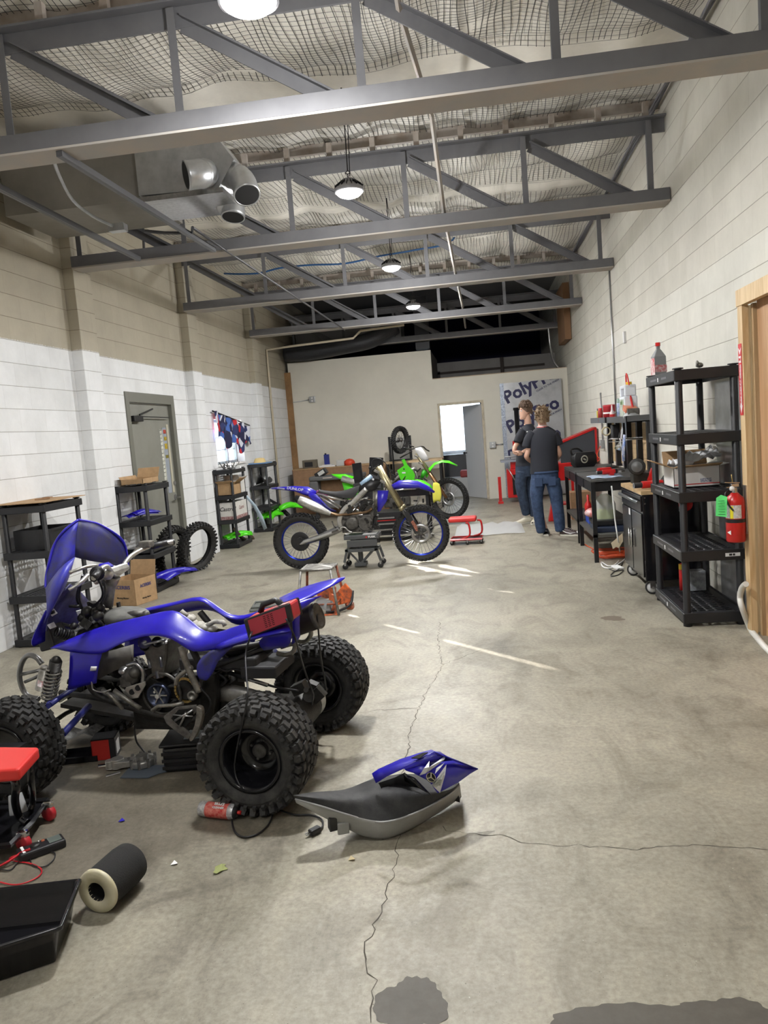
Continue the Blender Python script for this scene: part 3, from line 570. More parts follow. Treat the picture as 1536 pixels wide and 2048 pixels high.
# --- handlebar, levers, stem
hbm = MB(); hbm.tube(bez([(0.747,0.38,1.017),(0.822,0.22,1.025),(0.85,0.12,1.024),(0.872,0.04,0.975),(0.897,-.04,0.954),(0.904,-.14,1.006),(0.893,-.2,1.033),(0.851,-.3,1.057),(0.774,-.4,1.06)], 5), .012, 12); hbm.build('handlebar', alu, ATV)
MB().tube([(0.748,0.38,1.015),(0.794,0.27,1.027)], .017, 14).build('grip', black_plastic, ATV); MB().tube([(0.839,-.29,1.058),(0.783,-.42,1.057)], .019, 14).build('grip', black_plastic, ATV)
MB().lathe([(.0, 0), (.034, 0), (.034, .012), (.0, .012)], (0.8,0.27,1.02), V((0.748,0.38,1.015)) - V((0.794,0.27,1.027)), 20).build('grip_flange', black_plastic, ATV)
MB().tube(bez([(0.819,0.24,1.051),(0.825,0.3,1.058),(0.84,0.34,1.054),(0.88,0.36,1.043)], 4), [.008] * 12 + [.011], 8).tube(bez([(0.887,0.22,1.004),(0.885,0.27,0.985),(0.901,0.3,0.968),(0.926,0.32,0.954)], 4), [.011] * 8 + [.008] * 5, 8).build('lever', alu, ATV)
MB().tube(bez([(0.914,-.2,1.007),(0.905,-.24,1.04),(0.865,-.27,1.074),(0.84,-.3,1.079)], 4), .012, 8).box((0.856,-.27,1.073), (.07, .05, .035)).build('master_cylinder', alu_dull, ATV, bevel=.006)
MB().boxx(-.03, .07, -.10, .10, -.02, .02, Matrix.Translation(V((0.891,0,0.978))) @ Matrix.Rotation(.5, 4, 'Y')).ball((0.876,0.08,0.978), .028).build('bar_clamp', alu, ATV, bevel=.01)
MB().loft([[(0.907,0.1,1.028),(0.909,0.02,1.023)], [(0.882,0.1,1.007),(0.881,0.02,1.004)]]).build('switch_cap', blue, ATV, solid=.02)
MB().tube([(0.9,0,0.955),(0.928,0,0.897),(0.957,0,0.802)], [.038, .03, .032], 14).tube([(0.914,0,0.935),(0.948,0,0.936),(0.966,0,0.911)], .012, 8).build('steering_stem', alu_dull, ATV)
cbm = MB()
for p in ([(0.901,0.2,1),(0.98,0.16,0.945),(1.065,0.08,0.854),(1.071,0.02,0.776)], [(0.863,0.2,0.999),(0.892,0.12,0.934),(0.936,0.06,0.859),(1.033,0.03,0.795)], [(0.931,0.2,1.001),(1.021,0.12,0.888),(1.056,0.06,0.811),(1.072,0,0.742)], [(0.906,0.08,0.964),(0.89,0.1,0.879),(0.97,0.08,0.801),(1.057,0.04,0.741)]):
    cbm.tube(bez(p, 6), .006, 8)
cbm.build('cable', black_plastic, ATV)['kind'] = 'stuff'
gr = MB()
r_ = random.Random(5)
for k in range(34):
    p = V((0.997,0.05,0.753)) + V((r_.uniform(-.11, .09), r_.uniform(-.1, .08), r_.uniform(-.07, .07)))
    if k % 3 == 0: gr.ball(p, r_.uniform(.012, .03), 8, 6)
    elif k % 3 == 1: gr.box(p, (r_.uniform(.02, .07), r_.uniform(.02, .05), r_.uniform(.01, .04)), (r_.uniform(0, 3), r_.uniform(0, 3), 0))
    else: gr.tube([p, p + V((r_.uniform(-.06, .06), r_.uniform(-.04, .04), r_.uniform(-.05, .05)))], .008, 8)
gr.build('steering_gear', engine_dark, ATV)['kind'] = 'stuff'
MB().box((1.259,0.05,0.664), (.09, .12, .12), (0, .2, 0)).build('headlamp_box', black_plastic, ATV, bevel=.008)
sp_ = MB(); a = V((1.178,0.12,0.703)); c = V((1.136,0.05,0.662))
for k in range(7): sp_.lathe([(.022, 0), (.030, .004), (.022, .012)], a + (c - a) * k / 7, c - a, 16)
sp_.build('bellows', black_plastic, ATV)
MB().cyl((1.163,0.05,0.673), (1.147,0.02,0.649), .026).tube([(1.294,-.1,0.683),(1.268,-.14,0.683),(1.233,-.14,0.665)], .012, 8).build('connector', engine_grey, ATV)
# front shock, bumper, arms
MB().tube(bez([(1.339,0.05,0.517),(1.37,0.05,0.554),(1.417,0.05,0.563),(1.458,0.05,0.526),(1.484,0.05,0.459),(1.478,0.05,0.391),(1.449,0.05,0.345),(1.384,0.05,0.329)], 5), .014, 10).tube([(1.474,0.05,0.461),(1.418,0.05,0.472),(1.35,0.05,0.485)], .009, 8).tube([(1.456,0.05,0.421),(1.405,0.05,0.439),(1.347,0.05,0.463)], .009, 8).build('front_bumper', mat('bumper_grey', (.22, .22, .22), .35, .7), ATV)
MB().tube(bez([(1.476,-.12,0.464),(1.508,-.12,0.503),(1.558,-.12,0.512),(1.601,-.12,0.473),(1.628,-.12,0.403),(1.622,-.12,0.332),(1.591,-.12,0.283),(1.524,-.12,0.267)], 5), .014, 10).build('front_bumper', mat('bumper_grey', (.22, .22, .22), .35, .7), ATV)
cb_ = MB().tube([(1.166,0.25,0.569),(1.171,0.25,0.549)], .016, 12).cyl((1.165,0.25,0.554), (1.202,0.25,0.453), .027, 18, .029); cb_.build('shock_reservoir', alu_dull, ATV)
MB().cyl((1.178,0.25,0.504), (1.19,0.25,0.476), .0295, 18).build('sticker_band', mat('reservoir_sticker', (.7, .7, .72), .5, var=.9, vscale=40, col2=(.5, .1, .1)), ATV)
a = V((1.09,0.26,0.597)); c = V((1.163,0.26,0.397)); hp = []
d_ = (c - a).normalized(); u_ = V((0, 1, 0)); w_ = d_.cross(u_)
for k in range(9 * 14 + 1):
    t_ = k / (9 * 14); an = 2 * PI * k / 14; hp.append(a + (c - a) * (.2 + .78 * t_) + (u_ * math.cos(an) + w_ * math.sin(an)) * .034)
MB().tube(hp, .0055, 6).build('shock_spring', alu_dull, ATV); MB().cyl(a, c, .016).cyl(a, a + (c - a) * .22, .030).ball(a, .025).build('front_shock', engine_dark, ATV)
MB().tube([(1.109,0.12,0.416),(1.101,0.25,0.411),(1.091,0.34,0.407)], .013, 8).tube([(1.041,0.12,0.322),(1.024,0.36,0.273)], .016, 10).tube([(1.308,0.1,0.385),(1.184,0.2,0.385),(1.094,0.35,0.405)], .014, 8).build('control_arm', mat('arm_blue', (.015, .02, .16), .4), ATV)
MB().tube([(1.217,-.12,0.232),(1.436,-.28,0.085)], .014, 8).tube([(1.276,-.1,0.325),(1.494,-.25,0.213)], .014, 8).cyl((1.236, .3, .235), (1.236, .40, .235), .05).cyl((1.236, -.22, .235), (1.236, -.33, .235), .05).tube([(1.236, .32, .235), (1.2, .1, .27), (1.236, -.25, .235)], .012, 8).build('control_arm', engine_dark, ATV)
# frame
fr = MB()
for s in (1, -1):
    y = .13 * s
    fr.tube(bez([V(p) * 1 if s > 0 else V((p[0], -p[1], p[2])) for p in [(1.046,0.13,0.612),(1.034,0.13,0.496),(0.991,0.13,0.393),(0.858,0.13,0.335),(0.619,0.13,0.276),(0.446,0.13,0.267),(0.396,0.13,0.357),(0.4,0.13,0.506),(0.444,0.13,0.63),(0.511,0.13,0.729)]], 4), .017, 10)
    fr.tube([V((p[0], y, p[2])) for p in [(1.191,0.13,0.393),(0.994,0.13,0.368),(0.803,0.13,0.33)]], .015, 8)
    fr.tube([V((p[0], y, p[2])) for p in [(0.444,0.13,0.63),(0.265,0.13,0.603),(-.017,0.13,0.647)]], .013, 8)
    fr.tube([V((p[0], y, p[2])) for p in [(0.407,0.13,0.494),(0.218,0.13,0.559),(0.035,0.13,0.624)]], .011, 8)
fr.beam((1.206,0,0.32), (0.505,0,0.206), .24, .02); fr.build('frame', mat('frame_dark', (.05, .048, .046), .5, .4, var=.5, vscale=20), ATV)
MB().tube(bez([(0.452,0.2,0.643),(0.435,0.2,0.565),(0.41,0.2,0.493),(0.385,0.2,0.42)], 4), .016, 10).lathe([(.0, 0), (.024, 0), (.024, .03), (.012, .03), (.012, .02), (0, .02)], (0.431,0.16,0.398), (0, 1, 0), 16).build('frame_downtube', alu_dull, ATV)
# engine
en = MB()
c = (0.691,0.1,0.383)
en.boxx(.42, .80, -.12, .12, .20, .36); en.boxx(.50, .72, -.11, .11, .34, .42); en.cyl((c[0], -.15, c[2]), (c[0], .14, c[2]), .095, 24); en.boxx(.38, .5, -.1, .1, .22, .4)
en.build('crankcase', engine_dark, ATV, bevel=.015)
hd = [[(0.711,0.14,0.663),(0.553,0.14,0.661),(0.57,0.14,0.565),(0.598,0.14,0.468),(0.658,0.14,0.458),(0.677,0.14,0.548)]]
MB().prism(hd[0], (0, -.24, 0)).build('cylinder_head', engine_grey, ATV, bevel=.012)
fb = MB()
for p, q in (((0.664,0.145,0.565), (0.661,0.145,0.522)), ((0.6,0.145,0.579), (0.596,0.145,0.527)), ((0.628,0.145,0.505), (0.624,0.145,0.472))): fb.cyl(p, q, .008, 8)
for p in ((0.677,0.14,0.635), (0.614,0.14,0.647), (0.565,0.14,0.651)): fb.cyl(V(p), V(p) + V((0, .02, 0)), .012, 6)
fb.cyl(V((0.703,0.1,0.639)), V((0.659,0.17,0.659)), .032, 20); fb.tube([(0.693,0.17,0.642),(0.63,0.17,0.653),(0.55,0.17,0.665)], .006, 8); fb.build('cam_cap', steel, ATV)
MB().cyl(V((0.614,0.135,0.648)), V((0.605,0.15,0.652)), .026).cyl(V((0.684,0.135,0.627)), V((0.674,0.15,0.631)), .022).build('cam_hole', dark_hole, ATV)
f0 = V((0.626,0.14,0.388))
MB().lathe([(.060, 0), (.060, .022), (.052, .026), (.050, .008), (.02, .008), (.0, .008)], f0, (0, 1, 0), 36).build('stator_ring', mat('stator_blue', (.05, .06, .10), .3, .8), ATV)
fw = MB()
for k in range(6):
    a = k * PI / 3; fw.beam(f0 + V((.012 * math.cos(a), .012, .012 * math.sin(a))), f0 + V((.045 * math.cos(a), .012, .045 * math.sin(a))), .006, .006)
fw.cyl(f0, f0 + V((0, .03, 0)), .012); fw.cyl(f0 + V((.015, 0, .02)), f0 + V((.015, .025, .02)), .006); fw.build('flywheel', alu, ATV)
MB().lathe([(.105, 0), (.11, .006), (.105, .014), (.095, .01)], f0 + V((-.01, -.008, .004)), (0, 1, 0), 36).build('case_rim', engine_grey, ATV)
ch = MB(); c0 = V((0.493,0.13,0.407))
for k in range(22):
    a = 2 * PI * k / 22; p = c0 + V((.052 * math.cos(a), 0, .058 * math.sin(a))); ch.box(p, (.013, .014, .010), (0, -a + PI / 2, 0))
ch.build('chain', brass, ATV); MB().cyl(c0 - V((0, .02, 0)), c0 + V((0, .004, 0)), .046).build('sprocket', engine_dark, ATV)
# radiator, hoses, water pump
MB().loft([[(0.967,0.1,0.535),(0.939,0.1,0.591),(0.773,0.1,0.625)], [(0.98,0.1,0.453),(0.878,0.1,0.499),(0.785,0.1,0.529)]]).build('radiator', mat('radiator', (.20, .19, .17), .6, .2, var=.4, vscale=10), ATV, solid=.03)
MB().lathe([(.0, 0), (.085, 0), (.09, .03), (.05, .04), (.0, .04)], V((0.895,0.04,0.536)), (.25, .95, 0), 28).build('radiator_fan', engine_dark, ATV)
wpm = MB(); c = V((0.766,0.15,0.484))
wpm.ball(c, (.05, .03, .045)); wpm.ball(V((0.736,0.16,0.505)), .03); wpm.box(V((0.786,0.15,0.459)), (.06, .05, .05)); wpm.build('water_pump', engine_grey, ATV, bevel=.004)
MB().tube(bez([(0.768,0.17,0.543),(0.723,0.17,0.553),(0.691,0.17,0.528),(0.685,0.17,0.496),(0.694,0.17,0.461)], 5), .010, 10).lathe([(.0, 0), (.022, 0), (.022, .016), (0, .02)], V((0.801,0.15,0.507)), (0, .7, .7), 16).build('coolant_pipe', steel, ATV)
MB().prism([(0.801,0.18,0.409),(0.781,0.18,0.437),(0.674,0.18,0.467),(0.674,0.18,0.449),(0.722,0.18,0.384),(0.761,0.18,0.379)], (0, -.01, 0)).build('sprocket_plate', alu, ATV, bevel=.002)
MB().cyl(V((0.758,0.17,0.411)), V((0.748,0.185,0.416)), .014).cyl(V((0.723,0.17,0.431)), V((0.713,0.185,0.436)), .014).build('plate_hole', dark_hole, ATV)
MB().tube([(0.834,0.2,0.431),(0.775,0.2,0.386),(0.702,0.2,0.339)], .011, 10).tube([(0.904,0.19,0.433),(0.854,0.19,0.39),(0.804,0.19,0.332)], .010, 10).tube([(0.825,0.16,0.442),(0.789,0.16,0.387),(0.757,0.16,0.337)], .008, 8).build('radiator_guard', alu_dull, ATV)
MB().tube(bez([(0.5,0.2,0.456),(0.488,0.2,0.49),(0.451,0.2,0.519),(0.407,0.2,0.543)], 4), .011, 10).build('coolant_pipe', alu_dull, ATV)
MB().tube([(0.605,0.26,0.351),(0.57,0.26,0.375),(0.492,0.26,0.38),(0.439,0.26,0.39)], .009, 10).build('shift_lever', alu_dull, ATV)
# foot guard, peg and heel plate
MB().prism([(0.545,0.27,0.326),(0.472,0.27,0.375),(0.369,0.27,0.385),(0.361,0.27,0.366),(0.442,0.27,0.276),(0.411,0.27,0.24),(0.429,0.27,0.216),(0.486,0.27,0.254),(0.533,0.27,0.292)], (0, -.012, 0)).build('foot_guard', mat('guard_grey', (.20, .19, .18), .5, .5, var=.6, vscale=30), ATV, bevel=.004)
MB().prism([(0.501,0.275,0.321),(0.46,0.275,0.362),(0.388,0.275,0.37),(0.388,0.275,0.329),(0.434,0.275,0.278),(0.469,0.275,0.29)], (0, -.016, 0)).build('guard_opening', dark_hole, ATV)
MB().tube([(0.476,0.285,0.315),(0.378,0.285,0.367)], .006, 6).tube([(0.453,0.285,0.289),(0.415,0.285,0.354)], .006, 6).tube([(0.483,0.285,0.342),(0.382,0.285,0.336)], .004, 6).build('foot_peg', steel, ATV)
MB().prism(bez([(0.358,0.29,0.385),(0.335,0.29,0.374),(0.335,0.29,0.331),(0.362,0.29,0.268),(0.398,0.29,0.22),(0.412,0.29,0.229),(0.379,0.29,0.292),(0.363,0.29,0.345)], 3), (0, -.03, 0)).build('heel_guard', mat('heel_plate', (.28, .26, .23), .6, .3, var=.6, vscale=25), ATV, bevel=.004)
# rear end: swingarm, carrier, axle, shock
MB().loft([[(0.377,0.06,0.403),(0.261,0.07,0.411),(0.14,0.06,0.37),(0.045,0.05,0.33),(-.052,0.04,0.314)], [(0.36,0.1,0.384),(0.247,0.11,0.376),(0.126,0.1,0.343),(0.039,0.07,0.307),(-.053,0.05,0.293)], [(0.385,0.06,0.332),(0.27,0.07,0.331),(0.147,0.06,0.298),(0.051,0.05,0.27),(-.046,0.04,0.252)]]).build('swingarm', mat('swingarm_alu', (.36, .35, .33), .4, .6, var=.5, vscale=14), ATV, solid=.03, sub=1)
MB().cyl((-.02, -.12, .244), (-.02, .10, .244), .085, 24).box((.06, -.02, .25), (.16, .16, .12)).build('axle_carrier', engine_dark, ATV, bevel=.012)
MB().cyl((0, -.4, .244), (0, .4, .244), .019, 14).cyl((0, -.36, .244), (0, -.32, .244), .04).cyl((0, .32, .244), (0, .36, .244), .04).build('rear_axle', steel, ATV)
MB().lathe([(.0, 0), (.1, 0), (.1, .005), (.0, .005)], (0, -.2, .244), (0, 1, 0), 32).cyl((0, -.21, .244), (0, -.19, .244), .05).build('brake_disc', steel, ATV)
MB().box((-.043,0,0.374), (.07, .06, .05), (0, .4, 0)).box((-.114,-.05,0.324), (.06, .05, .06), (0, .7, 0)).box((-.078,-.08,0.354), (.05, .05, .04), (0, -.4, 0)).cyl((-.085,0,0.332), (-.048,-.1,0.296), .03).cyl((-.08,0.02,0.369), (-.092,0.05,0.38), .012).build('brake_caliper', mat('caliper', (.06, .058, .055), .5, .5, var=.5, vscale=30), ATV, bevel=.008)
MB().tube(bez([(0.315,0.05,0.48),(0.214,0.05,0.442),(0.114,0.05,0.409),(0.039,0.05,0.389),(-.056,0.05,0.375)], 4), .006, 8).tube([(0.303,0.05,0.467),(0.102,0.05,0.402)], .009, 8).build('brake_line', black_plastic, ATV)
MB().tube([(0.227,0.05,0.442),(0.099,0.05,0.404)], .0095, 8).build('adjuster', steel, ATV)
rs = MB(); a = V((0.367,0.02,0.571)); c = V((0.345,0.02,0.389)); d_ = (c - a).normalized(); w_ = d_.cross(u_); hp = []
for k in range(7 * 12 + 1): an = 2 * PI * k / 12; hp.append(a + (c - a) * k / 84 + (u_ * math.cos(an) + w_ * math.sin(an)) * .036)
rs.tube(hp, .007, 6).build('rear_spring', alu_dull, ATV); MB().cyl(a, c, .018).boxx(.28, .4, -.08, .08, .24, .42).build('rear_shock', engine_dark, ATV)
MB().tube(bez([(0.306,0.1,0.594),(0.271,0.1,0.557),(0.289,0.1,0.508),(0.328,0.1,0.484),(0.29,0.1,0.446),(0.325,0.1,0.417)], 4), .008, 8).tube(bez([(0.324,0.12,0.527),(0.281,0.12,0.497),(0.228,0.12,0.507),(0.179,0.12,0.49)], 4), .006, 8).tube(bez([(0.377,0.2,0.444),(0.332,0.2,0.383),(0.352,0.2,0.322),(0.408,0.2,0.285)], 4), .004, 6).build('wiring', black_plastic, ATV)['kind'] = 'stuff'
MB().box((0.252,-.02,0.449), (.05, .05, .09)).cyl((0.298,-.05,0.473), (0.296,-.05,0.39), .018).build('linkage', alu_dull, ATV, bevel=.004)
MB().prism([(0.385,0.16,0.462),(0.319,0.16,0.491),(0.323,0.16,0.369),(0.357,0.16,0.245),(0.409,0.16,0.245),(0.411,0.16,0.368)], (0, -.06, 0)).build('frame_gusset', engine_dark, ATV, bevel=.006)
gg = MB(); r_ = random.Random(11)
for k in range(70):
    p = V((r_.uniform(.3, .86), r_.uniform(-.08, .12), r_.uniform(.24, .50)))
    q = p + V((r_.uniform(-.09, .09), r_.uniform(-.03, .03), r_.uniform(-.07, .07)))
    if k % 3 == 0: gg.tube([p, q], r_.uniform(.004, .01), 8)
    elif k % 3 == 1: gg.cyl(p, p + V((0, .03, 0)), r_.uniform(.008, .022), 12)
    else: gg.box(p, (r_.uniform(.02, .06), .04, r_.uniform(.015, .05)), (0, r_.uniform(0, 3), 0))
gg.build('engine_fittings', engine_dark, ATV, bevel=.002)['kind'] = 'stuff'
# battery charger lying on the rear fender
CH = thing('battery_charger', 'red and black boxy battery charger balanced on the quad\'s rear fender', 'charger'); 
f4 = [(0.079,0.3,0.788),(-.145,0.3,0.858),(-.156,0.3,0.777),(0.064,0.3,0.702)]
O_ = V((-.984, 3.531, 0)); fx = V((-math.cos(.109), math.sin(.109), 0)); fy = V((-math.sin(.109), -math.cos(.109), 0))
def AW(p): return O_ + fx * p[0] + fy * p[1] + V((0, 0, p[2]))
P4 = [AW(p) for p in f4]; bk = -fy * .135
CH.location = P4[3] + bk * .5
il = Matrix.Translation(-CH.location)
def lp(l): return [il @ V(p) for p in l]
def inset(Q, a, off): c = sum(Q, V((0, 0, 0))) / 4; return [c + (p - c) * a + off for p in Q]
MB().prism(lp(inset(P4, .965, bk * .15)), bk * .8).build('shell', mat('charger_red', (.50, .03, .035), .4), CH, bevel=.012)
MB().prism(lp(P4), bk * .15).prism(lp([p + bk * .9 for p in P4]), bk * .1).build('end_frame', black_plastic, CH, bevel=.008)
MB().prism(lp(inset(P4, .80, -bk * .02)), bk * .04).build('front_panel', mat('charger_panel', (.36, .03, .05), .5), CH)
vt = MB(); cc = sum(P4, V((0, 0, 0))) / 4; ex = (P4[1] - P4[0]).normalized(); ez = (P4[0] - P4[3]).normalized()
for i in range(3):
    for j in range(7): p = cc - bk * .025 + ex * (i - 1) * .018 + ez * (j - 3) * .008; vt.prism(lp([p, p + ex * .012, p + ex * .012 + ez * .003, p + ez * .003]), bk * .01)
vt.build('vent_slots', dark_hole, CH)
tp_ = [lerp(P4[0], P4[1], .30) + bk * .35, lerp(P4[0], P4[1], .75) + bk * .35]
MB().tube(lp([tp_[0], tp_[0] + ez * .03 + ex * .02, tp_[1] + ez * .03 - ex * .02, tp_[1]]), .014, 8).build('handle', black_plastic, CH)
MB().prism(lp([lerp(P4[0], P4[1], .6) + bk * .2 + ez * .002, lerp(P4[0], P4[1], .95) + bk * .2 + ez * .002, lerp(P4[0], P4[1], .95) + bk * .34 + ez * .002, lerp(P4[0], P4[1], .6) + bk * .34 + ez * .002]), ez * .001).build('label_strip', label_white, CH)
def awp(l): return [AW(p) for p in l]
cd = MB().tube(bez(awp([(0.037,0.31,0.736),(0.026,0.36,0.725),(0.054,0.36,0.651),(0.005,0.48,0.59),(-.034,0.58,0.524)]) + [V(q) for q in [(-1.12,3.02,.22)]] + [(-1.085,2.992,0.12),(-1.094,3.123,0.01),(-1.037,3.107,0.008),(-.981,3.056,0.008),(-.875,2.993,0.008),(-.805,2.986,0.008),(-.751,2.952,0.008),(-.733,2.895,0.008),(-.746,2.85,0.012)], 5), .0042, 8)
tag(cd.build('mains_cable', black_plastic), 'black power cord hanging from the red charger over the near rear tyre to the floor', 'cord')
tag(MB().tube(bez([(-1.144,3.008,0.02),(-1.126,2.937,0.006),(-1.082,2.853,0.006),(-1.034,2.821,0.006),(-.989,2.843,0.006),(-.965,2.913,0.006),(-.974,3.016,0.006),(-1.016,3.128,0.006)], 6), .004, 8).build('cable_loop', black_plastic), 'loop of black cord lying on the floor beside the spray can', 'cord')
pg = thing('power_plug', 'black three-pin plug at the cord end left of the loose quad seat', 'plug', (-.755,2.849,0))
MB().box((0, 0, .014), (.05, .028, .024), (0, 0, .9)).build('plug_body', black_plastic, pg, bevel=.005)
MB().box((-.02, -.026, .012), (.022, .006, .002), (0, 0, .9)).box((-.026, -.020, .016), (.022, .006, .002), (0, 0, .9)).build('prong', steel, pg)
for i, (l, lb) in enumerate([([(-.129,0.31,0.793),(-.158,0.3,0.705),(-.135,0.2,0.596),(-.116,0.1,0.479),(-.129,0.08,0.402),(-.128,0.06,0.359),(-.119,0.06,0.31)], 'thin black charger lead running down to the quad\'s axle carrier'), ([(-.174,0.03,0.742),(-.163,0,0.652),(-.145,-.05,0.545),(-.13,-.1,0.454),(-.121,-.15,0.361),(-.106,-.2,0.284)], 'thin black lead hanging from the silencer toward the far rear wheel')]):
    tag(MB().tube(bez(awp(l), 5), .0045, 8).build('charger_lead', black_plastic), lb, 'cable')

# ================================================================ dirt bikes
def moto_tyre(b, Ro, W, rr, n, kh=.016):
    h = W / 2; Rc = Ro - kh * .8
    b.lathe([(rr, -h * .45), (rr + .012, -h * .62), (rr + .035, -h * .85), (Rc - .02, -h * .92), (Rc - .006, -h * .6), (Rc, 0), (Rc - .006, h * .6), (Rc - .02, h * .92), (rr + .035, h * .85), (rr + .012, h * .62), (rr, h * .45)], ax=(0, 1, 0), n=64)
    for i, (yy, le) in enumerate([(-.55, .5), (0, 0), (.55, -.5)]):
        knob_ring(b, Rc + .002 - abs(yy) * .008, yy * h, n, h * .42, .024, kh * 1.3, off=.5 * (i % 2), lean=le * .5)
    for s_ in (-1, 1): knob_ring(b, Rc - .014, s_ * h * .98, n, .020, .022, kh * 1.6, off=.5, lean=-s_ * .9)
def spoked_wheel(name, Ro, W, rr, rim_m, parent, pos, n=44, disc=True, hubm=engine_grey, dn=-1):
    w = empty(name, pos); w.parent = parent
    b = MB(); moto_tyre(b, Ro, W, rr, n); b.build('tyre', rubber, w)
    MB().lathe([(rr + .006, -.022), (rr - .004, -.022), (rr - .012, -.012), (rr - .016, 0), (rr - .012, .012), (rr - .004, .022), (rr + .006, .022)], ax=(0, 1, 0), n=64).build('rim', rim_m, w)
    s = MB()
    for k in range(32):
        a = 2 * PI * k / 32; a2 = a + (.55 if (k // 2) % 2 else -.55); y = .032 if k % 2 else -.032
        s.tube([(.035 * math.cos(a2), y, .035 * math.sin(a2)), ((rr - .012) * math.cos(a), 0, (rr - .012) * math.sin(a))], .0028, 5)
    s.build('spokes', steel, w)
    MB().lathe([(.0, -.05), (.02, -.05), (.022, -.045), (.04, -.035), (.04, -.028), (.024, -.02), (.024, .02), (.04, .028), (.04, .035), (.022, .045), (0, .05)], ax=(0, 1, 0), n=24).build('hub', hubm, w)
    if disc:
        d = MB().lathe([(.078, dn * .045), (.118, dn * .045), (.118, dn * .048), (.078, dn * .048)], ax=(0, 1, 0), n=40, closed=True)
        for k in range(6): a = k * PI / 3; d.beam((.03 * math.cos(a), dn * .04, .03 * math.sin(a)), (.085 * math.cos(a + .3), dn * .046, .085 * math.sin(a + .3)), .004, .012)
        d.build('brake_disc', steel, w)
    return w
blue_rim = mat('blue_rim', (.01, .03, .38), .25, .7); black_rim = mat('black_rim', (.02, .02, .02), .3, .5)
white_gfx = mat('white_graphic', (.75, .75, .78), .4); seat_blk = mat('bike_seat', (.02, .02, .022), .6)
YZ = thing('dirt_bike', 'blue dirt bike stripped of its handlebar, resting on a grey scissor lift in mid room', 'dirt bike', (-2.227, 9.039, 0), math.atan2(.009, 1))
spoked_wheel('rear_wheel', .345, .115, .238, blue_rim, YZ, (0, 0, .345), 42)
spoked_wheel('front_wheel', .342, .092, .262, blue_rim, YZ, (1.456, 0, .345), 44)
MB().lathe([(.0, 0), (.085, 0), (.088, -.004), (.0, -.004)], (0, .05, .345), (0, 1, 0), 40).build('rear_sprocket', engine_dark, YZ)
MB().lathe([(.05, 0), (.115, 0), (.115, -.01), (.05, -.01)], (0, -.05, .345), (0, 1, 0), 40, closed=True).box((.0, -.06, .345), (.14, .01, .07)).box((.02, -.055, .29), (.09, .02, .09), (0, .6, 0)).build('disc_guard', black_plastic, YZ, bevel=.002)
MB().loft([[(-.007,-.075,0.317),(0.047,-.075,0.363),(0.254,-.075,0.422),(0.462,-.075,0.505),(0.53,-.075,0.513)], [(-.001,-.1,0.315),(0.051,-.1,0.348),(0.257,-.1,0.395),(0.468,-.1,0.448),(0.53,-.1,0.468)], [(-.002,-.075,0.305),(0.059,-.075,0.301),(0.247,-.075,0.344),(0.46,-.075,0.409),(0.523,-.075,0.441)], [(-.012,-.055,0.315),(0.04,-.055,0.342),(0.248,-.055,0.396),(0.46,-.055,0.455),(0.523,-.055,0.475)]], cv=True).build('swingarm', mat('brushed_alu', (.66, .66, .65), .35, .75, var=.25, vscale=20), YZ)
MB().loft([[(-.043,0.075,0.297),(0.012,0.075,0.343),(0.222,0.075,0.403),(0.434,0.075,0.488)], [(-.049,0.1,0.287),(0.004,0.1,0.321),(0.214,0.1,0.369),(0.43,0.1,0.423)], [(-.038,0.075,0.284),(0.025,0.075,0.28),(0.215,0.075,0.324),(0.432,0.075,0.39)]], cv=True).build('swingarm', alu, YZ)
def rect_path(P, w, h, b, side=(0, 1, 0)):
    rows = []
    P = [V(p) for p in P]
    for i, p in enumerate(P):
        t = (P[min(i + 1, len(P) - 1)] - P[max(i - 1, 0)]).normalized(); s_ = V(side); u = t.cross(s_).normalized()
        ww = w[i] if isinstance(w, list) else w
        rows.append([p + u * ww / 2 * .7 + s_ * h / 2, p + u * ww / 2 + s_ * h * .25, p + u * ww / 2 - s_ * h * .25, p + u * ww / 2 * .7 - s_ * h / 2, p - u * ww / 2 * .7 - s_ * h / 2, p - u * ww / 2 - s_ * h * .25, p - u * ww / 2 + s_ * h * .25, p - u * ww / 2 * .7 + s_ * h / 2])
    b.loft(rows, cu=True); n = len(b.v); b.f.append(tuple(range(n - 8, n))); b.sm.append(False); b.f.append(tuple(range(n - 8 * len(P), n - 8 * len(P) + 8))[::-1]); b.sm.append(False); return b
sp = bez([(0.862,-.1,0.923),(0.779,-.1,0.857),(0.689,-.1,0.78),(0.6,-.1,0.721),(0.539,-.1,0.647),(0.508,-.1,0.566),(0.519,-.1,0.481)], 3)
for s in (1, -1): rect_path([(p.x, p.y * s, p.z) for p in sp], .058, .03, MB()).build('frame_spar', alu, YZ)
b = MB()
for s in (1, -1):
    b.tube([(p[0], p[1] * s, p[2]) for p in [(0.26,-.07,0.909),(0.413,-.07,0.856),(0.595,-.07,0.796)]], .011, 8).tube([(p[0], p[1] * s, p[2]) for p in [(0.295,-.08,0.866),(0.409,-.08,0.786),(0.511,-.08,0.713)]], .010, 8)
b.build('subframe', alu, YZ)
MB().tube([(0.943,-.05,0.889),(0.929,-.05,0.723),(0.912,-.05,0.593)], .018, 4, sq=(1, 0, 0)).tube([(0.929,0.05,0.882),(0.916,0.05,0.714),(0.899,0.05,0.582)], .018, 4, sq=(1, 0, 0)).build('radiator_frame', alu_dull, YZ)
MB().tube(bez([(0.701,-.06,0.782),(0.781,-.06,0.8),(0.866,-.06,0.812)], 3), .012, 8).build('frame_brace', alu, YZ)
rect_path(bez([(0.949,0,0.597),(0.917,0,0.502),(0.835,0,0.387),(0.711,0,0.358),(0.542,0,0.381)], 3), .03, .18, MB()).build('skid_plate', black_plastic, YZ)
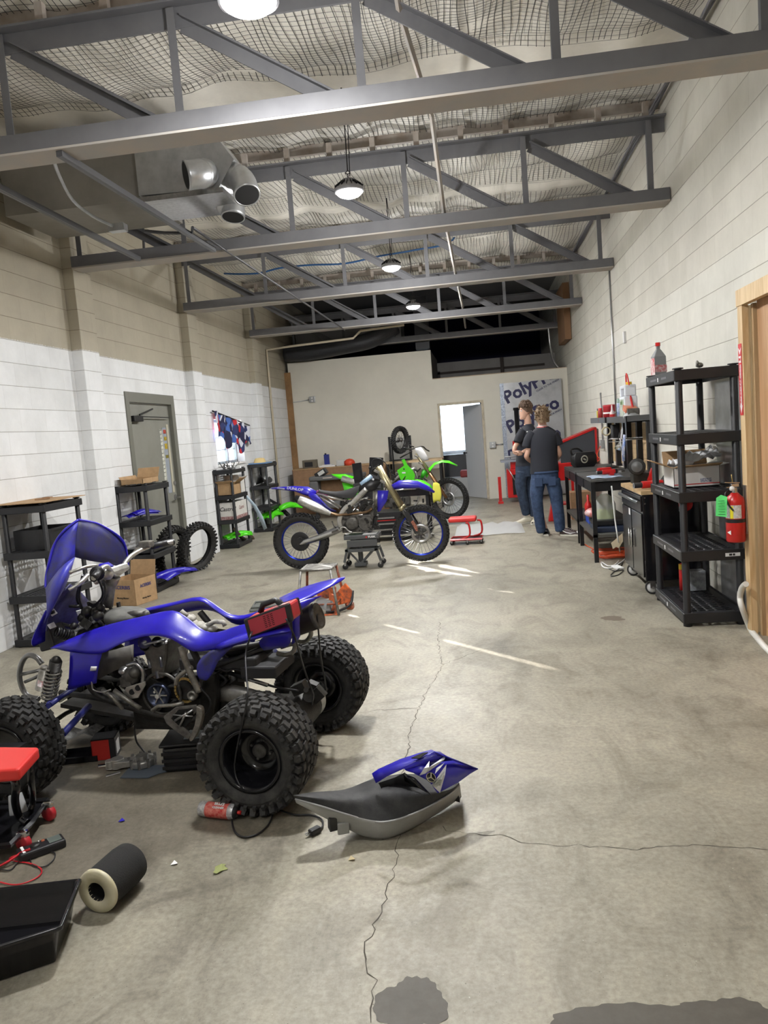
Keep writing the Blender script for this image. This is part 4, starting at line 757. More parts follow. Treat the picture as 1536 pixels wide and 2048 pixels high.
# seat, tank, tail
st = [[(0.262,-.075,0.921),(0.416,-.075,0.881),(0.563,-.075,0.834),(0.687,-.075,0.802),(0.755,-.075,0.893)], [(0.303,-.085,0.943),(0.42,-.085,0.905),(0.576,-.085,0.894),(0.687,-.085,0.922),(0.791,-.085,0.95)], [(0.263,0,0.963),(0.394,0,0.924),(0.552,0,0.919),(0.664,0,0.953),(0.787,0,0.98)], [(0.268,0.085,0.931),(0.388,0.085,0.893),(0.546,0.085,0.881),(0.659,0.085,0.91),(0.765,0.085,0.939)], [(0.231,0.075,0.911),(0.387,0.075,0.869),(0.537,0.075,0.822),(0.663,0.075,0.789),(0.731,0.075,0.881)]]
MB().loft(st).build('seat', seat_blk, YZ, sub=1)
MB().loft([[(0.763,-.09,0.893),(0.815,-.09,0.866),(0.96,-.09,0.897)], [(0.779,-.08,0.963),(0.909,-.08,1.013),(1.038,-.08,0.986)], [(0.788,0,0.992),(0.913,0,1.042),(1.042,0,1.009)], [(0.755,0.08,0.952),(0.887,0.08,1.003),(1.018,0.08,0.975)]]).build('airbox', black_plastic, YZ, solid=.004)
g = [[(-.31,-.03,1.012),(-.155,-.03,1.013),(-.008,-.03,1.009),(0.137,-.03,0.992),(0.247,-.03,0.924)], [(-.287,-.075,1.002),(-.133,-.075,0.997),(0.011,-.075,0.969),(0.128,-.075,0.913),(0.248,-.075,0.892)], [(-.278,-.06,1),(-.139,-.06,0.978),(-.007,-.06,0.951),(0.087,-.06,0.908),(0.217,-.06,0.857)]]
MB().loft([g[2], g[1], g[0], [(x, -y, z) for x, y, z in g[0]], [(x, -y, z) for x, y, z in g[1]]]).build('rear_fender', blue, YZ, solid=.004)
MB().loft([[(0.156,-.1,0.901),(0.195,-.1,0.922),(0.266,-.1,0.905),(0.319,-.1,0.824)], [(0.167,-.105,0.877),(0.238,-.105,0.848),(0.294,-.105,0.796),(0.364,-.105,0.768)], [(0.244,-.1,0.799),(0.3,-.1,0.747),(0.375,-.1,0.706),(0.451,-.1,0.677)]]).build('side_plate', blue, YZ, solid=.004, sub=1)
MB().loft([[(0.296,-.11,0.815),(0.353,-.11,0.769),(0.41,-.11,0.729),(0.479,-.11,0.694)], [(0.328,-.11,0.765),(0.379,-.11,0.725),(0.43,-.11,0.692),(0.477,-.11,0.677)]]).build('side_plate_graphic', mat('navy_graphic', (.01, .01, .10), .4), YZ, solid=.003)
pt = (0.001,-.079,0.982)
text_mb('DUNLOP', .045, frame(pt, V((0.072,-.079,0.959)) - V((-.09,-.079,0.994)), (0, 0, 1)), .001, .0008, 1.1).build('lettering', white_gfx, YZ)
pt = (-.169,-.079,1)
text_mb('HOOSIER', .022, frame(pt, V((0.072,-.079,0.959)) - V((-.09,-.079,0.994)), (0, 0, 1)), .001, .0004).build('lettering', white_gfx, YZ)
MB().loft([[(0.251,-.08,0.917),(0.328,-.08,0.899),(0.386,-.08,0.871)], [(0.256,-.03,0.948),(0.339,-.03,0.93),(0.41,-.03,0.907)]]).build('graphics', mat('fender_graphics', (.05, .01, .06), .4, var=.9, vscale=50, col2=(.5, .15, .3)), YZ, solid=.002)
MB().loft([[(0.994,-.12,0.897),(1.053,-.12,0.893),(1.123,-.12,0.888)], [(0.984,-.125,0.769),(1.031,-.125,0.765),(1.097,-.125,0.773)], [(0.972,-.11,0.649),(0.984,-.11,0.643),(1.008,-.11,0.653)]]).build('radiator_shroud', blue, YZ, solid=.004)
# exhaust
a = V((0.003,-.13,0.879)); c = V((0.377,-.12,0.679)); d_ = (c - a)
MB().lathe([(.0, 0), (.036, 0), (.048, .05)], a, d_, 20).build('silencer_cap', black_plastic, YZ)
L_ = d_.length; MB().lathe([(.05, .05), (.056, .08), (.060, L_ * .45), (.055, L_ * .72), (.036, L_ * .95), (.024, L_ * 1.1)], a, d_, 20).build('silencer', alu, YZ)
MB().tube(bez([(0.404,-.11,0.67),(0.492,-.11,0.64),(0.583,-.11,0.64),(0.715,-.11,0.643),(0.854,-.11,0.657),(0.911,-.11,0.695)], 4), .017, 12).build('exhaust_pipe', mat('heat_brown', (.22, .14, .08), .35, .8, var=.5, vscale=20), YZ)
# engine
e0 = V((0.66,-.13,0.529))
MB().lathe([(.0, -.02), (.06, -.02), (.074, -.012), (.078, 0), (.078, .03)], e0, (0, 1, 0), 32).build('clutch_cover', engine_grey, YZ)
en = MB(); en.box((e0.x + .05, 0, e0.z - .01), (.36, .20, .20)).box((e0.x + .2, 0, e0.z + .12), (.14, .16, .22), (0, .25, 0)).cyl((e0.x + .16, -.115, e0.z - .01), (e0.x + .16, .1, e0.z - .01), .085)
en.build('crankcase', engine_grey, YZ, bevel=.02)
gg = MB(); r_ = random.Random(3)
for k in range(80):
    p = V((r_.uniform(e0.x - .12, e0.x + .30), r_.uniform(-.12, -.04), r_.uniform(e0.z - .1, e0.z + .32))); q = p + V((r_.uniform(-.08, .08), r_.uniform(-.02, .02), r_.uniform(-.08, .08)))
    if k % 3 == 0: gg.tube([p, q], r_.uniform(.004, .010), 8)
    elif k % 3 == 1: gg.cyl(p, p - V((0, .02, 0)), r_.uniform(.008, .02), 10)
    else: gg.box(p, (r_.uniform(.02, .06), .04, r_.uniform(.02, .06)), (0, r_.uniform(0, 3), 0))
gg.build('engine_fittings', engine_dark, YZ, bevel=.002)['kind'] = 'stuff'
MB().tube(bez([(0.513,-.15,0.452),(0.528,-.15,0.487),(0.576,-.15,0.49),(0.615,-.15,0.446),(0.661,-.15,0.425)], 4), .010, 8).build('shift_lever', alu, YZ)
MB().box((0.453,-.15,0.456), (.07, .08, .02), (0, -.3, 0)).tube([(0.422,-.12,0.574),(0.441,-.12,0.513),(0.463,-.12,0.487)], .008, 8).build('foot_peg', engine_grey, YZ)
MB().loft([[(0.946,-.08,0.88),(1.016,-.08,0.863)], [(0.93,-.08,0.69),(0.992,-.08,0.71)]]).build('radiator', alu_dull, YZ, solid=.03)
# forks
for s in (1, -1):
    P = [(x, y * s, z) for x, y, z in [(1.008,-.1,1.172),(1.257,-.1,0.664)]]; Q = [(x, y * s, z) for x, y, z in [(1.257,-.1,0.664),(1.441,-.1,0.362)]]
    MB().tube([P[0], P[1]], .029, 16).build('fork_tube', gold, YZ); MB().tube([lerp(P[0], P[1], .96), lerp(P[0], P[1], 1.04)], .035, 16).build('fork_seal', gold, YZ)
    MB().tube(Q, .024, 14).build('fork_lower', engine_grey, YZ)
    MB().prism([(x, y * s, z) for x, y, z in [(1.277,-.135,0.649),(1.345,-.135,0.609),(1.417,-.135,0.475),(1.432,-.135,0.367),(1.396,-.135,0.357),(1.336,-.135,0.492)]], (0, -.006 * s, 0)).build('fork_guard', black_plastic, YZ, bevel=.002)
    MB().prism([(x, y * s, z) for x, y, z in [(1.386,-.14,0.524),(1.427,-.14,0.451),(1.434,-.14,0.391),(1.411,-.14,0.393),(1.36,-.14,0.502)]], (0, -.006 * s, 0)).build('guard_sticker', mat('guard_sticker', (.45, .16, .10), .5, var=.8, vscale=60), YZ)
MB().box((1.003,0,1.119), (.07, .26, .03), (0, .5, 0)).box((1.065,0,0.996), (.07, .26, .03), (0, .5, 0)).cyl((1.01,0,1.13), (1.063,0,0.972), .03).build('triple_clamp', alu_dull, YZ, bevel=.008)
g = [[(1.156,-.05,0.945),(1.242,-.05,0.986),(1.343,-.05,0.985),(1.459,-.05,0.965),(1.573,-.05,0.904),(1.655,-.05,0.821)], [(1.175,-.085,0.917),(1.26,-.085,0.94),(1.353,-.085,0.922),(1.47,-.085,0.914),(1.578,-.085,0.865),(1.651,-.085,0.825)], [(1.188,-.06,0.89),(1.266,-.06,0.897),(1.372,-.06,0.889),(1.478,-.06,0.888),(1.581,-.06,0.845),(1.649,-.06,0.817)]]
MB().loft([g[2], g[1], g[0], [(x, -y, z) for x, y, z in g[0]], [(x, -y, z) for x, y, z in g[1]]]).build('front_fender', blue, YZ, solid=.004)
MB().tube(bez([(0.967,-.1,1.11),(0.947,-.1,1.229),(1.004,-.1,1.272),(1.084,-.1,1.242),(1.147,-.1,1.138),(1.176,-.1,1.054)], 4), .005, 6).tube(bez([(0.978,0,1.103),(1.08,0,1.036),(1.083,0,0.917),(1.034,0,0.831)], 4), .006, 6).build('cable', black_plastic, YZ)['kind'] = 'stuff'
MB().tube([(0.948,-.12,1.142),(0.986,-.12,1.163)], .012, 10).tube([(0.946,-.1,1.141),(1.033,-.1,1.193)], .014, 10).box((0.977,-.08,1.114), (.08, .06, .06), (.3, .4, 0)).ball((0.928,-.13,1.167), .018).build('control_cluster', engine_dark, YZ, bevel=.006)
MB().tube([(0.796,-.06,0.978),(0.929,-.06,1.069)], .027, 12).build('bar_pad', mat('pad_light_blue', (.42, .60, .80), .5), YZ)
# ---------------- lift under the blue bike
lg = mat('lift_grey', (.085, .09, .095), .4, .3)
LF = thing('scissor_lift', 'grey wheeled scissor lift stand under the blue dirt bike engine', 'lift', (-1.46, 8.95, 0))
MB().boxx(-.20, .21, -.14, .14, .35, .395).build('platform', lg, LF, bevel=.004)
for y in (-.13, .12): MB().boxx(-.17, .19, y, y + .01, .26, .34).build('platform_rail', lg, LF, bevel=.003)
MB().boxx(-.20, .19, -.14, -.10, .20, .235).boxx(-.20, .19, .10, .14, .20, .235).boxx(-.20, -.16, -.14, .14, .20, .235).boxx(.15, .19, -.14, .14, .20, .235).build('base_ring', lg, LF, bevel=.003)
MB().cyl((-.04, 0, .02), (-.04, 0, .30), .03).box((-.04, 0, .04), (.14, .14, .04)).build('jack_column', lg, LF, bevel=.003)
MB().beam((.13, -.11, .21), (-.03, -.05, .05), .03, .025).beam((.13, .11, .21), (-.03, .05, .05), .03, .025).beam((-.16, -.11, .21), (-.05, -.05, .06), .025, .02).build('diagonal_strut', lg, LF)
for x in (-.2, .2):
    for y in (-.13, .13):
        lgx = MB().beam((x * .9, y, .21), (x * 1.08, y, .085), .028, .028).build('leg', lg, LF)
        MB().lathe([(.0, -.012), (.03, -.012), (.034, -.006), (.034, .006), (.03, .012), (.0, .012)], (x * 1.05, y, .034), (0, 1, 0), 18).build('caster_wheel', rubber, lgx)
        MB().box((x * 1.05, y, .065), (.02, .035, .04)).build('caster_fork', steel, lgx)
text_mb('TUSK', .028, frame((.13, -.1415, .372), (1, 0, 0), (0, 0, 1)), .001, .001, 1.3).build('lettering', label_white, LF)
MB().prism([(.055, -.141, .372), (.068, -.141, .386), (.081, -.141, .372), (.068, -.141, .358)], (0, -.001, 0)).build('logo', red, LF)
MB().boxx(.02, .18, -.1, .1, .396, .402).build('rag', label_white, LF)
# ---------------- green bike behind
KX = thing('dirt_bike', 'bright green dirt bike with white number plate, standing behind the blue one', 'dirt bike', (-2.03, 12.5, .08))
spoked_wheel('rear_wheel', .34, .11, .235, black_rim, KX, (0, 0, .34), 40)
fwk = spoked_wheel('front_wheel', .342, .09, .262, black_rim, KX, (1.472,0,0.339), 44); fwk.rotation_euler = (0, 0, R(-24))
MB().loft([[(-.426,-.06,0.871),(-.203,-.06,0.839),(-.084,-.06,0.773),(0.017,-.06,0.683)], [(-.381,-.09,0.845),(-.218,-.09,0.801),(-.126,-.09,0.712),(0,-.09,0.621)], [(-.207,-.08,0.75),(-.17,-.08,0.698),(-.101,-.08,0.627),(-.005,-.08,0.588)]]).build('rear_fender', green, KX, solid=.004)
MB().loft([[(-.437,0,0.877),(-.212,0,0.86),(-.066,0,0.809)], [(-.426,-.06,0.871),(-.203,-.06,0.839),(-.084,-.06,0.773)]]).build('rear_fender', green, KX, solid=.004)
MB().loft([[(-.257,-.09,0.73),(-.127,-.09,0.696),(0,-.09,0.621)], [(-.222,-.09,0.562),(-.089,-.09,0.553),(0.01,-.09,0.546)], [(-.249,-.09,0.44),(-.148,-.09,0.45),(-.01,-.09,0.506)]]).build('side_plate', green, KX, solid=.004)
MB().loft([[(-.127,-.08,0.711),(0.001,-.08,0.653),(0.193,-.08,0.574),(0.443,-.08,0.597)], [(-.134,0,0.789),(0.028,0,0.727),(0.188,0,0.65),(0.438,0,0.665)], [(-.155,0.08,0.701),(-.025,0.08,0.642),(0.169,0.08,0.562),(0.422,0.08,0.586)]]).build('seat', seat_blk, KX, solid=.01)
MB().prism([(0.754,-.15,1.026),(0.804,-.15,1.038),(0.844,-.15,0.939),(0.919,-.15,0.852),(0.953,-.15,0.769),(0.93,-.15,0.674),(0.727,-.15,0.68),(0.7,-.15,0.747),(0.668,-.15,0.863),(0.745,-.15,0.906),(0.787,-.15,0.935)], (0, .006, 0)).build('radiator_shroud', green, KX, bevel=.002)
MB().prism([(0.748,-.16,0.833),(0.805,-.16,0.829),(0.803,-.16,0.805),(0.746,-.16,0.809)], (0, .002, 0)).build('shroud_lettering', white_gfx, KX)
MB().lathe([(.0, 0), (.012, 0), (.012, .004), (0, .004)], (0.784,-.16,0.879), (0, 1, 0)).build('shroud_bolt', ink, KX)
g = [[(1.112,-.04,0.734),(1.179,-.04,0.86),(1.265,-.04,0.934),(1.397,-.04,0.965),(1.508,-.04,0.948),(1.639,-.04,0.866)], [(1.129,-.08,0.703),(1.202,-.08,0.82),(1.281,-.08,0.903),(1.396,-.08,0.934),(1.5,-.08,0.919),(1.632,-.08,0.861)]]
MB().loft([g[1], g[0], [(x, -y, z) for x, y, z in g[0]], [(x, -y, z) for x, y, z in g[1]]]).build('front_fender', green, KX, solid=.004)
MB().loft([[(1.085,-.1,0.854),(1.153,-.1,0.792)], [(1.026,-.1,0.72),(1.065,-.1,0.693)]]).build('fender_base', mat('green_dark', (.03, .35, .01), .4), KX, solid=.01)
MB().loft([[(0.973,-.1,1.193),(1.079,-.1,1.209)], [(1.008,-.12,1.102),(1.139,-.12,1.132)], [(1.086,-.1,0.975),(1.192,-.1,0.991)]]).build('number_plate', white_plastic, KX, solid=.006, sub=1)
MB().tube(bez([(0.821,-.35,1.22),(0.925,-.2,1.191),(0.993,-.05,1.198),(1.09,0.08,1.211),(1.132,0.25,1.154),(1.173,0.35,1.122)], 4), .012, 8).build('handlebar', engine_grey, KX)
MB().tube([(0.816,-.38,1.221),(0.882,-.26,1.196)], .018, 10).build('grip', black_plastic, KX); MB().tube([(0.737,-.2,1.061),(0.934,-.15,1.157)], .012, 8).tube([(0.898,-.2,1.257),(0.975,-.2,1.219)], .010, 8).build('lever', engine_dark, KX)
for s in (1, -1):
    P = [(x, y * s, z) for x, y, z in [(0.99,-.09,1.11),(1.176,-.09,0.782)]]; Q = [(x, y * s, z) for x, y, z in [(1.176,-.09,0.782),(1.428,-.09,0.358)]]
    MB().tube(P, .026, 12).build('fork_tube', gold, KX); MB().tube(Q, .024, 12).build('fork_lower', mat('fork_bronze', (.25, .13, .06), .35, .7), KX)
MB().box((0.996,0,1.066), (.07, .24, .03), (0, .5, 0)).box((1.052,0,0.948), (.07, .24, .03), (0, .5, 0)).build('triple_clamp', alu_dull, KX, bevel=.006)
en = MB(); en.box((.62, 0, .42), (.42, .22, .3)).box((.75, 0, .66), (.3, .16, .3), (0, .2, 0)).cyl((.62, -.13, .40), (.62, .12, .40), .09); en.build('engine', engine_grey, KX, bevel=.02)
rect_path(bez([(.98, -.1, .88), (.75, -.11, .80), (.5, -.1, .62), (.46, -.1, .38)], 3), .05, .03, MB()).build('frame_spar', alu, KX)
rect_path([(0, -.09, .34), (.45, -.08, .40)], .05, .03, MB()).build('swingarm', alu, KX)
MB().tube(bez([(.95, -.06, .85), (1.0, -.06, .55), (.9, -.06, .26), (.5, -.06, .2)], 4), .02, 8).build('downtube', alu, KX)
MB().tube([(.2, -.12, .62), (-.25, -.12, .80)], .05, 14).build('silencer', alu, KX)
MB().boxx(.38, .85, -.14, .14, .0, .19).boxx(.3, .95, -.18, .18, -.08, -.03).build('bike_stand', black_metal, KX, bevel=.004)
r_ = random.Random(9); gg = MB()
for k in range(60):
    p = V((r_.uniform(.45, 1.1), r_.uniform(-.14, -.05), r_.uniform(.28, .95))); q = p + V((r_.uniform(-.09, .09), r_.uniform(-.02, .02), r_.uniform(-.08, .08)))
    if k % 2: gg.tube([p, q], r_.uniform(.004, .012), 8)
    else: gg.box(p, (r_.uniform(.02, .07), .04, r_.uniform(.02, .06)), (0, r_.uniform(0, 3), 0))
gg.build('engine_fittings', engine_dark, KX, bevel=.002)['kind'] = 'stuff'

# ================================================================ things on the near floor
def at_floor(p): return (p[0], p[1], 0)
# loose quad seat with blue tail piece
SE = thing('quad_saddle', 'black and grey quad seat lying on the floor, pointed tip toward the near rear tyre', 'seat')
SE.location = (-.42, 2.93, 0); sl = Matrix.Translation((.42, -2.93, 0))
def sq(l): return [sl @ V(p) for p in l]
top = [(-.79,2.713,0.225),(-.706,2.716,0.22),(-.62,2.757,0.19),(-.55,2.818,0.17),(-.491,2.838,0.2),(-.395,2.821,0.2),(-.302,2.837,0.17),(-.199,2.894,0.14),(-.174,2.945,0.15)]
mid = [(-.786,2.723,0.21),(-.69,2.714,0.185),(-.602,2.737,0.14),(-.522,2.765,0.1),(-.458,2.757,0.095),(-.38,2.783,0.1),(-.287,2.847,0.11),(-.212,2.923,0.12),(-.175,2.978,0.13)]
low = [(-.779,2.74,0.185),(-.689,2.733,0.135),(-.618,2.789,0.06),(-.556,2.808,0.012),(-.475,2.787,0.004),(-.383,2.848,0.006),(-.302,2.955,0.006),(-.224,3.049,0.01),(-.179,3.105,0.02)]
far = [(-.798,2.755,0.21),(-.717,2.805,0.2),(-.633,2.873,0.165),(-.591,2.975,0.14),(-.52,2.972,0.17),(-.416,3.003,0.17),(-.317,3.041,0.15),(-.228,3.082,0.12),(-.192,3.062,0.12)]
mu_ = [lerp(a, c, .5) + V((0, 0, .012)) for a, c in zip(top, mid)]
MB().loft([sq(far), sq(top), sq(mu_), sq(mid)]).build('seat_cover', seat_vinyl, SE, sub=2)
md = [lerp(a, c, .5) + V((0, -.012, 0)) for a, c in zip(mid, low)]
MB().loft([sq(mid), sq(md), sq(low)]).build('grey_side', seat_grey, SE, solid=.006, sub=2)
MB().tube(bez(sq(mid), 4), .004, 6).build('piping', mat('grey_line', (.3, .3, .3), .4), SE)
fl_ = [V((p[0] + .02, p[1] + .06, max(p[2] * .4, .004))) for p in far]
MB().loft([sq(far)[2:], sq([V((p[0] + .01, p[1] - .03, max(p[2] * .25, .006))) for p in far])[2:], sq([V((p[0], p[1] + .01, max(p[2], .004))) for p in low])[2:]]).build('seat_base', black_plastic, SE, solid=.003)
MB().box(sl @ V((-.656,2.749,0.1)), (.03, .03, .06), (.2, 0, .5)).build('mount_clip', black_plastic, SE, bevel=.003)
MB().box(sl @ V((-.619,2.761,0.075)), (.045, .025, .05), (.2, 0, .3)).build('mount_clip', seat_grey, SE, bevel=.003)
TP = thing('tail_cover', 'blue plastic tail cover with white graphics lying on top of the loose quad seat', 'cover')
TP.location = (-.3, 3.0, .2); sl = Matrix.Translation((.3, -3.0, -.2))
r1 = [(-.503,2.84,0.25),(-.475,2.835,0.27),(-.39,2.849,0.3),(-.314,2.882,0.31),(-.272,2.908,0.31),(-.252,2.888,0.31)]
r2 = [(-.494,2.822,0.24),(-.449,2.821,0.26),(-.378,2.822,0.29),(-.321,2.841,0.3),(-.274,2.87,0.31),(-.236,2.887,0.31)]
r3 = [(-.487,2.821,0.22),(-.437,2.816,0.25),(-.373,2.813,0.28),(-.301,2.835,0.31),(-.256,2.847,0.33),(-.209,2.844,0.31)]
r4 = [(-.487,2.863,0.2),(-.414,2.84,0.23),(-.366,2.817,0.27),(-.283,2.834,0.29),(-.19,2.901,0.27),(-.094,2.924,0.22)]
r5 = [(-.369,2.838,0.26),(-.324,2.827,0.25),(-.282,2.829,0.22),(-.243,2.835,0.17),(-.177,2.895,0.18),(-.094,2.924,0.22)]
MB().loft([sq(r1), sq(r2), sq(r3)]).build('top_shell', blue, TP, solid=.004)
MB().loft([sq(r3)[2:], sq(r4)[2:]]).build('side_shell', blue, TP, solid=.004)
s4 = sq([(-.366,2.817,0.27),(-.312,2.829,0.285),(-.261,2.873,0.28),(-.191,2.912,0.265),(-.094,2.924,0.22)]); s5 = sq([(-.341,2.83,0.255),(-.293,2.813,0.26),(-.238,2.849,0.25),(-.178,2.876,0.24),(-.094,2.924,0.22)]); s6 = sq([(-.313,2.85,0.235),(-.281,2.819,0.225),(-.253,2.831,0.17),(-.177,2.895,0.18),(-.126,2.908,0.21)])
MB().loft([s4, s5, s6]).build('side_panel', blue, TP, solid=.004)
MB().loft([sq([(-.485,2.863,0.2),(-.418,2.865,0.22),(-.377,2.864,0.24)]), sq([(-.47,2.844,0.18),(-.403,2.884,0.18),(-.362,2.883,0.2)]), sq([(-.459,2.848,0.17),(-.374,2.882,0.17),(-.305,2.879,0.16)])]).build('underside', dark_hole, TP, solid=.003)
MB().loft([sq([(-.38,2.86,0.24),(-.338,2.857,0.22),(-.286,2.837,0.17)]), sq([(-.39,2.885,0.2),(-.34,2.852,0.19),(-.278,2.826,0.165)])]).build('inner_flange', black_gloss, TP, solid=.003)
MB().prism(sq([(-.343,2.829,0.312),(-.301,2.849,0.322),(-.279,2.846,0.325),(-.312,2.816,0.315)]), (0, 0, .003)).build('opening', dark_hole, TP)
def onside(q): return sq(q)
for q in ([(-.312,2.788,0.262),(-.292,2.782,0.292),(-.274,2.829,0.3),(-.273,2.783,0.295),(-.252,2.813,0.297),(-.213,2.876,0.3),(-.217,2.844,0.298),(-.253,2.809,0.285),(-.287,2.787,0.27)], [(-.253,2.785,0.268),(-.247,2.802,0.282),(-.218,2.842,0.285),(-.234,2.808,0.279)], [(-.269,2.785,0.225),(-.249,2.792,0.245),(-.211,2.846,0.277),(-.217,2.814,0.25),(-.241,2.807,0.182)]):
    MB().prism(onside(q), (0, -.0015, .002)).build('white_graphic', white_gfx, TP)
MB().prism(onside([(-.262,2.783,0.222),(-.245,2.786,0.242),(-.219,2.822,0.26),(-.229,2.793,0.24),(-.243,2.815,0.19)]), (0, -.004, .004)).build('grey_graphic', mat('grey_gfx', (.5, .52, .5), .5, var=.6, vscale=60), TP)
c = sl @ V((-.271,2.784,0.253)); nrm = (V(s5[1]) - V(s4[1])).cross(V(s5[2]) - V(s5[1])).normalized()
if nrm.y > 0: nrm = -nrm
u1 = V((1, 0, 0)); u1 = (u1 - nrm * u1.dot(nrm)).normalized(); u2 = nrm.cross(u1)
em = MB().lathe([(.0175, 0), (.0195, .002), (.0195, .003), (.0175, .003)], c + nrm * .004, nrm, 28, closed=True)
for k in range(3): a = PI / 2 + k * 2 * PI / 3; em.beam(c + nrm * .006, c + nrm * .006 + (u1 * math.cos(a) + u2 * math.sin(a)) * .017, .003, .003)
em.build('emblem', mat('emblem_gold', (.45, .42, .30), .4, .5), TP)
MB().lathe([(.0, 0), (.018, 0), (.018, .004), (0, .004)], c, nrm, 28).build('emblem_ground', ink, TP)
# black tray
TR = thing('drain_tray', 'shiny black plastic drain tray at the lower left corner of the floor', 'tray')
cs = [(-1.459,2.334,0.13), (-1.912,2.244,0.13), (-1.664,1.905,0.13), (-1.385,2.084,0.13)]
A_, B_, C_, D_ = [V((p[0], p[1], 0)) for p in cs]
def ringt(s, z, cr):
    c0 = (A_ + B_ + C_ + D_) / 4; out = []
    for i, p in enumerate((A_, B_, C_, D_)):
        q = (D_, A_, B_, C_)[i]; n_ = (B_, C_, D_, A_)[i]; pp = c0 + (p - c0) * s; qq = c0 + (q - c0) * s; nn = c0 + (n_ - c0) * s
        for t_ in (1, .6, .3, .08): out.append(lerp(pp, qq, cr * t_ / (qq - pp).length) + V((0, 0, z)))
        for t_ in (.08, .3, .6, 1): out.append(lerp(pp, nn, cr * t_ / (nn - pp).length) + V((0, 0, z)))
    return out
MB().loft([ringt(.80, .004, .05), ringt(.82, .004, .05), ringt(.97, .125, .05), ringt(1.0, .13, .05), ringt(1.03, .128, .05), ringt(1.03, .118, .05)], cu=True).add(ringt(.80, .006, .05), [tuple(range(32))]).build('tray', black_gloss, TR, solid=.003)
# foam air filter
AF = thing('air_filter', 'black foam cylinder air filter with cream end ring, lying beside the black tray', 'filter')
a = V((-1.406,2.339,0.078)); c = V((-1.37,2.532,0.078)); c.z = .078; a.z = .078; d_ = (c - a).normalized(); L_ = (c - a).length; AF.location = (a.x, a.y, 0); il = Matrix.Translation((-a.x, -a.y, 0)); a2 = il @ a
MB().lathe([(.070, .012), (.074, .03), (.076, L_ * .8), (.072, L_ * .97), (.055, L_ * 1.06), (.0, L_ * 1.09)], a2, d_, 40).build('foam', mat('foam_black', (.012, .012, .012), .9, bump=.6, bscale=300), AF)
MB().lathe([(.035, .014), (.035, 0), (.07, 0), (.077, .004), (.078, .014), (.072, .018)], a2, d_, 48).build('end_ring', mat('cream_rubber', (.52, .48, .30), .45, var=.35, vscale=14, col2=(.60, .55, .42)), AF)
MB().lathe([(.0, .10), (.035, .10), (.035, .004)], a2, d_, 32).build('bore', dark_hole, AF)
# spray can
SCN = thing('spray_can', 'red and white aerosol spray can lying on the floor beside the near rear tyre', 'spray can')
a = V((-1.284,3.009,0.033)); c = V((-1.122,2.973,0.033)); d_ = (c - a).normalized(); L_ = (c - a).length; SCN.location = (a.x, a.y, 0); a2 = V((0, 0, .033))
MB().lathe([(.0, .002), (.030, 0), (.032, .004), (.032, L_ - .01), (.028, L_)], a2, d_, 32).build('can', mat('can_print', (.72, .72, .70), .35, .3, var=.8, vscale=70, col2=(.25, .25, .3)), SCN)
MB().lathe([(.0325, .035), (.0325, L_ * .5), (.0325, L_ * .86)], a2, d_, 32).build('red_label', mat('can_red', (.55, .03, .03), .4, var=.5, vscale=60, col2=(.7, .25, .2)), SCN)
MB().lathe([(.027, L_), (.022, L_ + .01), (.012, L_ + .014), (.0, L_ + .014)], a2, d_, 24).build('dome', black_plastic, SCN)
MB().lathe([(.008, L_ + .014), (.008, L_ + .028), (0, L_ + .028)], a2, d_, 16).build('nozzle', red, SCN)
up_ = V((0, -.55, .83)).normalized(); fm_ = frame(a2 + d_ * L_ * .55 + up_ * .034, d_, up_.cross(d_).cross(d_) * -1)
nn_ = up_; yy_ = nn_.cross(d_)
for t_, o_, s_ in (('BRAKE', .010, .016), ('CLEANER', -.006, .013)):
    text_mb(t_, s_, frame(a2 + d_ * L_ * .58 + up_ * .0335 + yy_ * o_, d_, yy_), .0008, .0004).build('lettering', label_white, SCN)
# multimeter with leads
MM = thing('multimeter', 'black handheld multimeter with red and black leads, lying left of the foam air filter', 'multimeter')
a = V((-1.856,2.734,0.015)); MM.location = (a.x, a.y, 0); dv = V((-1.81,2.825,0)) - V((-1.931,2.707,0)); rz = math.atan2(dv.y, dv.x); MM.rotation_euler = (0, 0, rz)
MB().boxx(-.085, .09, -.038, .038, 0, .034).build('body', black_plastic, MM, bevel=.008)
MB().boxx(.03, .078, -.026, .026, .034, .036).build('screen', mat('lcd', (.10, .12, .11), .3), MM)
MB().lathe([(.0, .008), (.018, .008), (.02, 0)], (-.02, 0, .034), (0, 0, 1), 24).build('dial', engine_dark, MM)
MB().boxx(-.07, -.06, -.03, .03, .034, .036).boxx(-.002, .002, .02, .03, .034, .037).build('markings', label_white, MM)
MB().lathe([(0, .004), (.006, .004), (.007, 0)], (.015, .022, .034), (0, 0, 1), 12).build('button', orange, MM)
redw = mat('lead_red', (.5, .01, .02), .4)
tag(MB().tube(bez([(-1.871,2.687,0.04),(-1.903,2.676,0.03),(-1.93,2.637,0.02),(-1.966,2.606,0.01),(-1.98,2.559,0.01)], 5), .005, 8).tube(bez([(-1.882,2.69,0.03),(-1.94,2.658,0.02),(-1.922,2.66,0.006),(-1.847,2.642,0.006),(-1.778,2.604,0.006),(-1.758,2.557,0.006),(-1.787,2.512,0.006),(-1.841,2.503,0.006),(-1.946,2.539,0.006)], 5), .0028, 8).build('red_lead', redw), 'red multimeter test lead curling over the floor at the left edge', 'cable')
tag(MB().tube(bez([(-1.88,2.696,0.006),(-1.837,2.638,0.006),(-1.78,2.617,0.006),(-1.763,2.658,0.006),(-1.781,2.709,0.006),(-1.814,2.727,0.006),(-1.842,2.709,0.006),(-1.901,2.66,0.006),(-1.903,2.598,0.006),(-1.975,2.612,0.006)], 5), .0026, 8).build('black_lead', black_plastic), 'black multimeter test lead looping on the floor', 'cable')
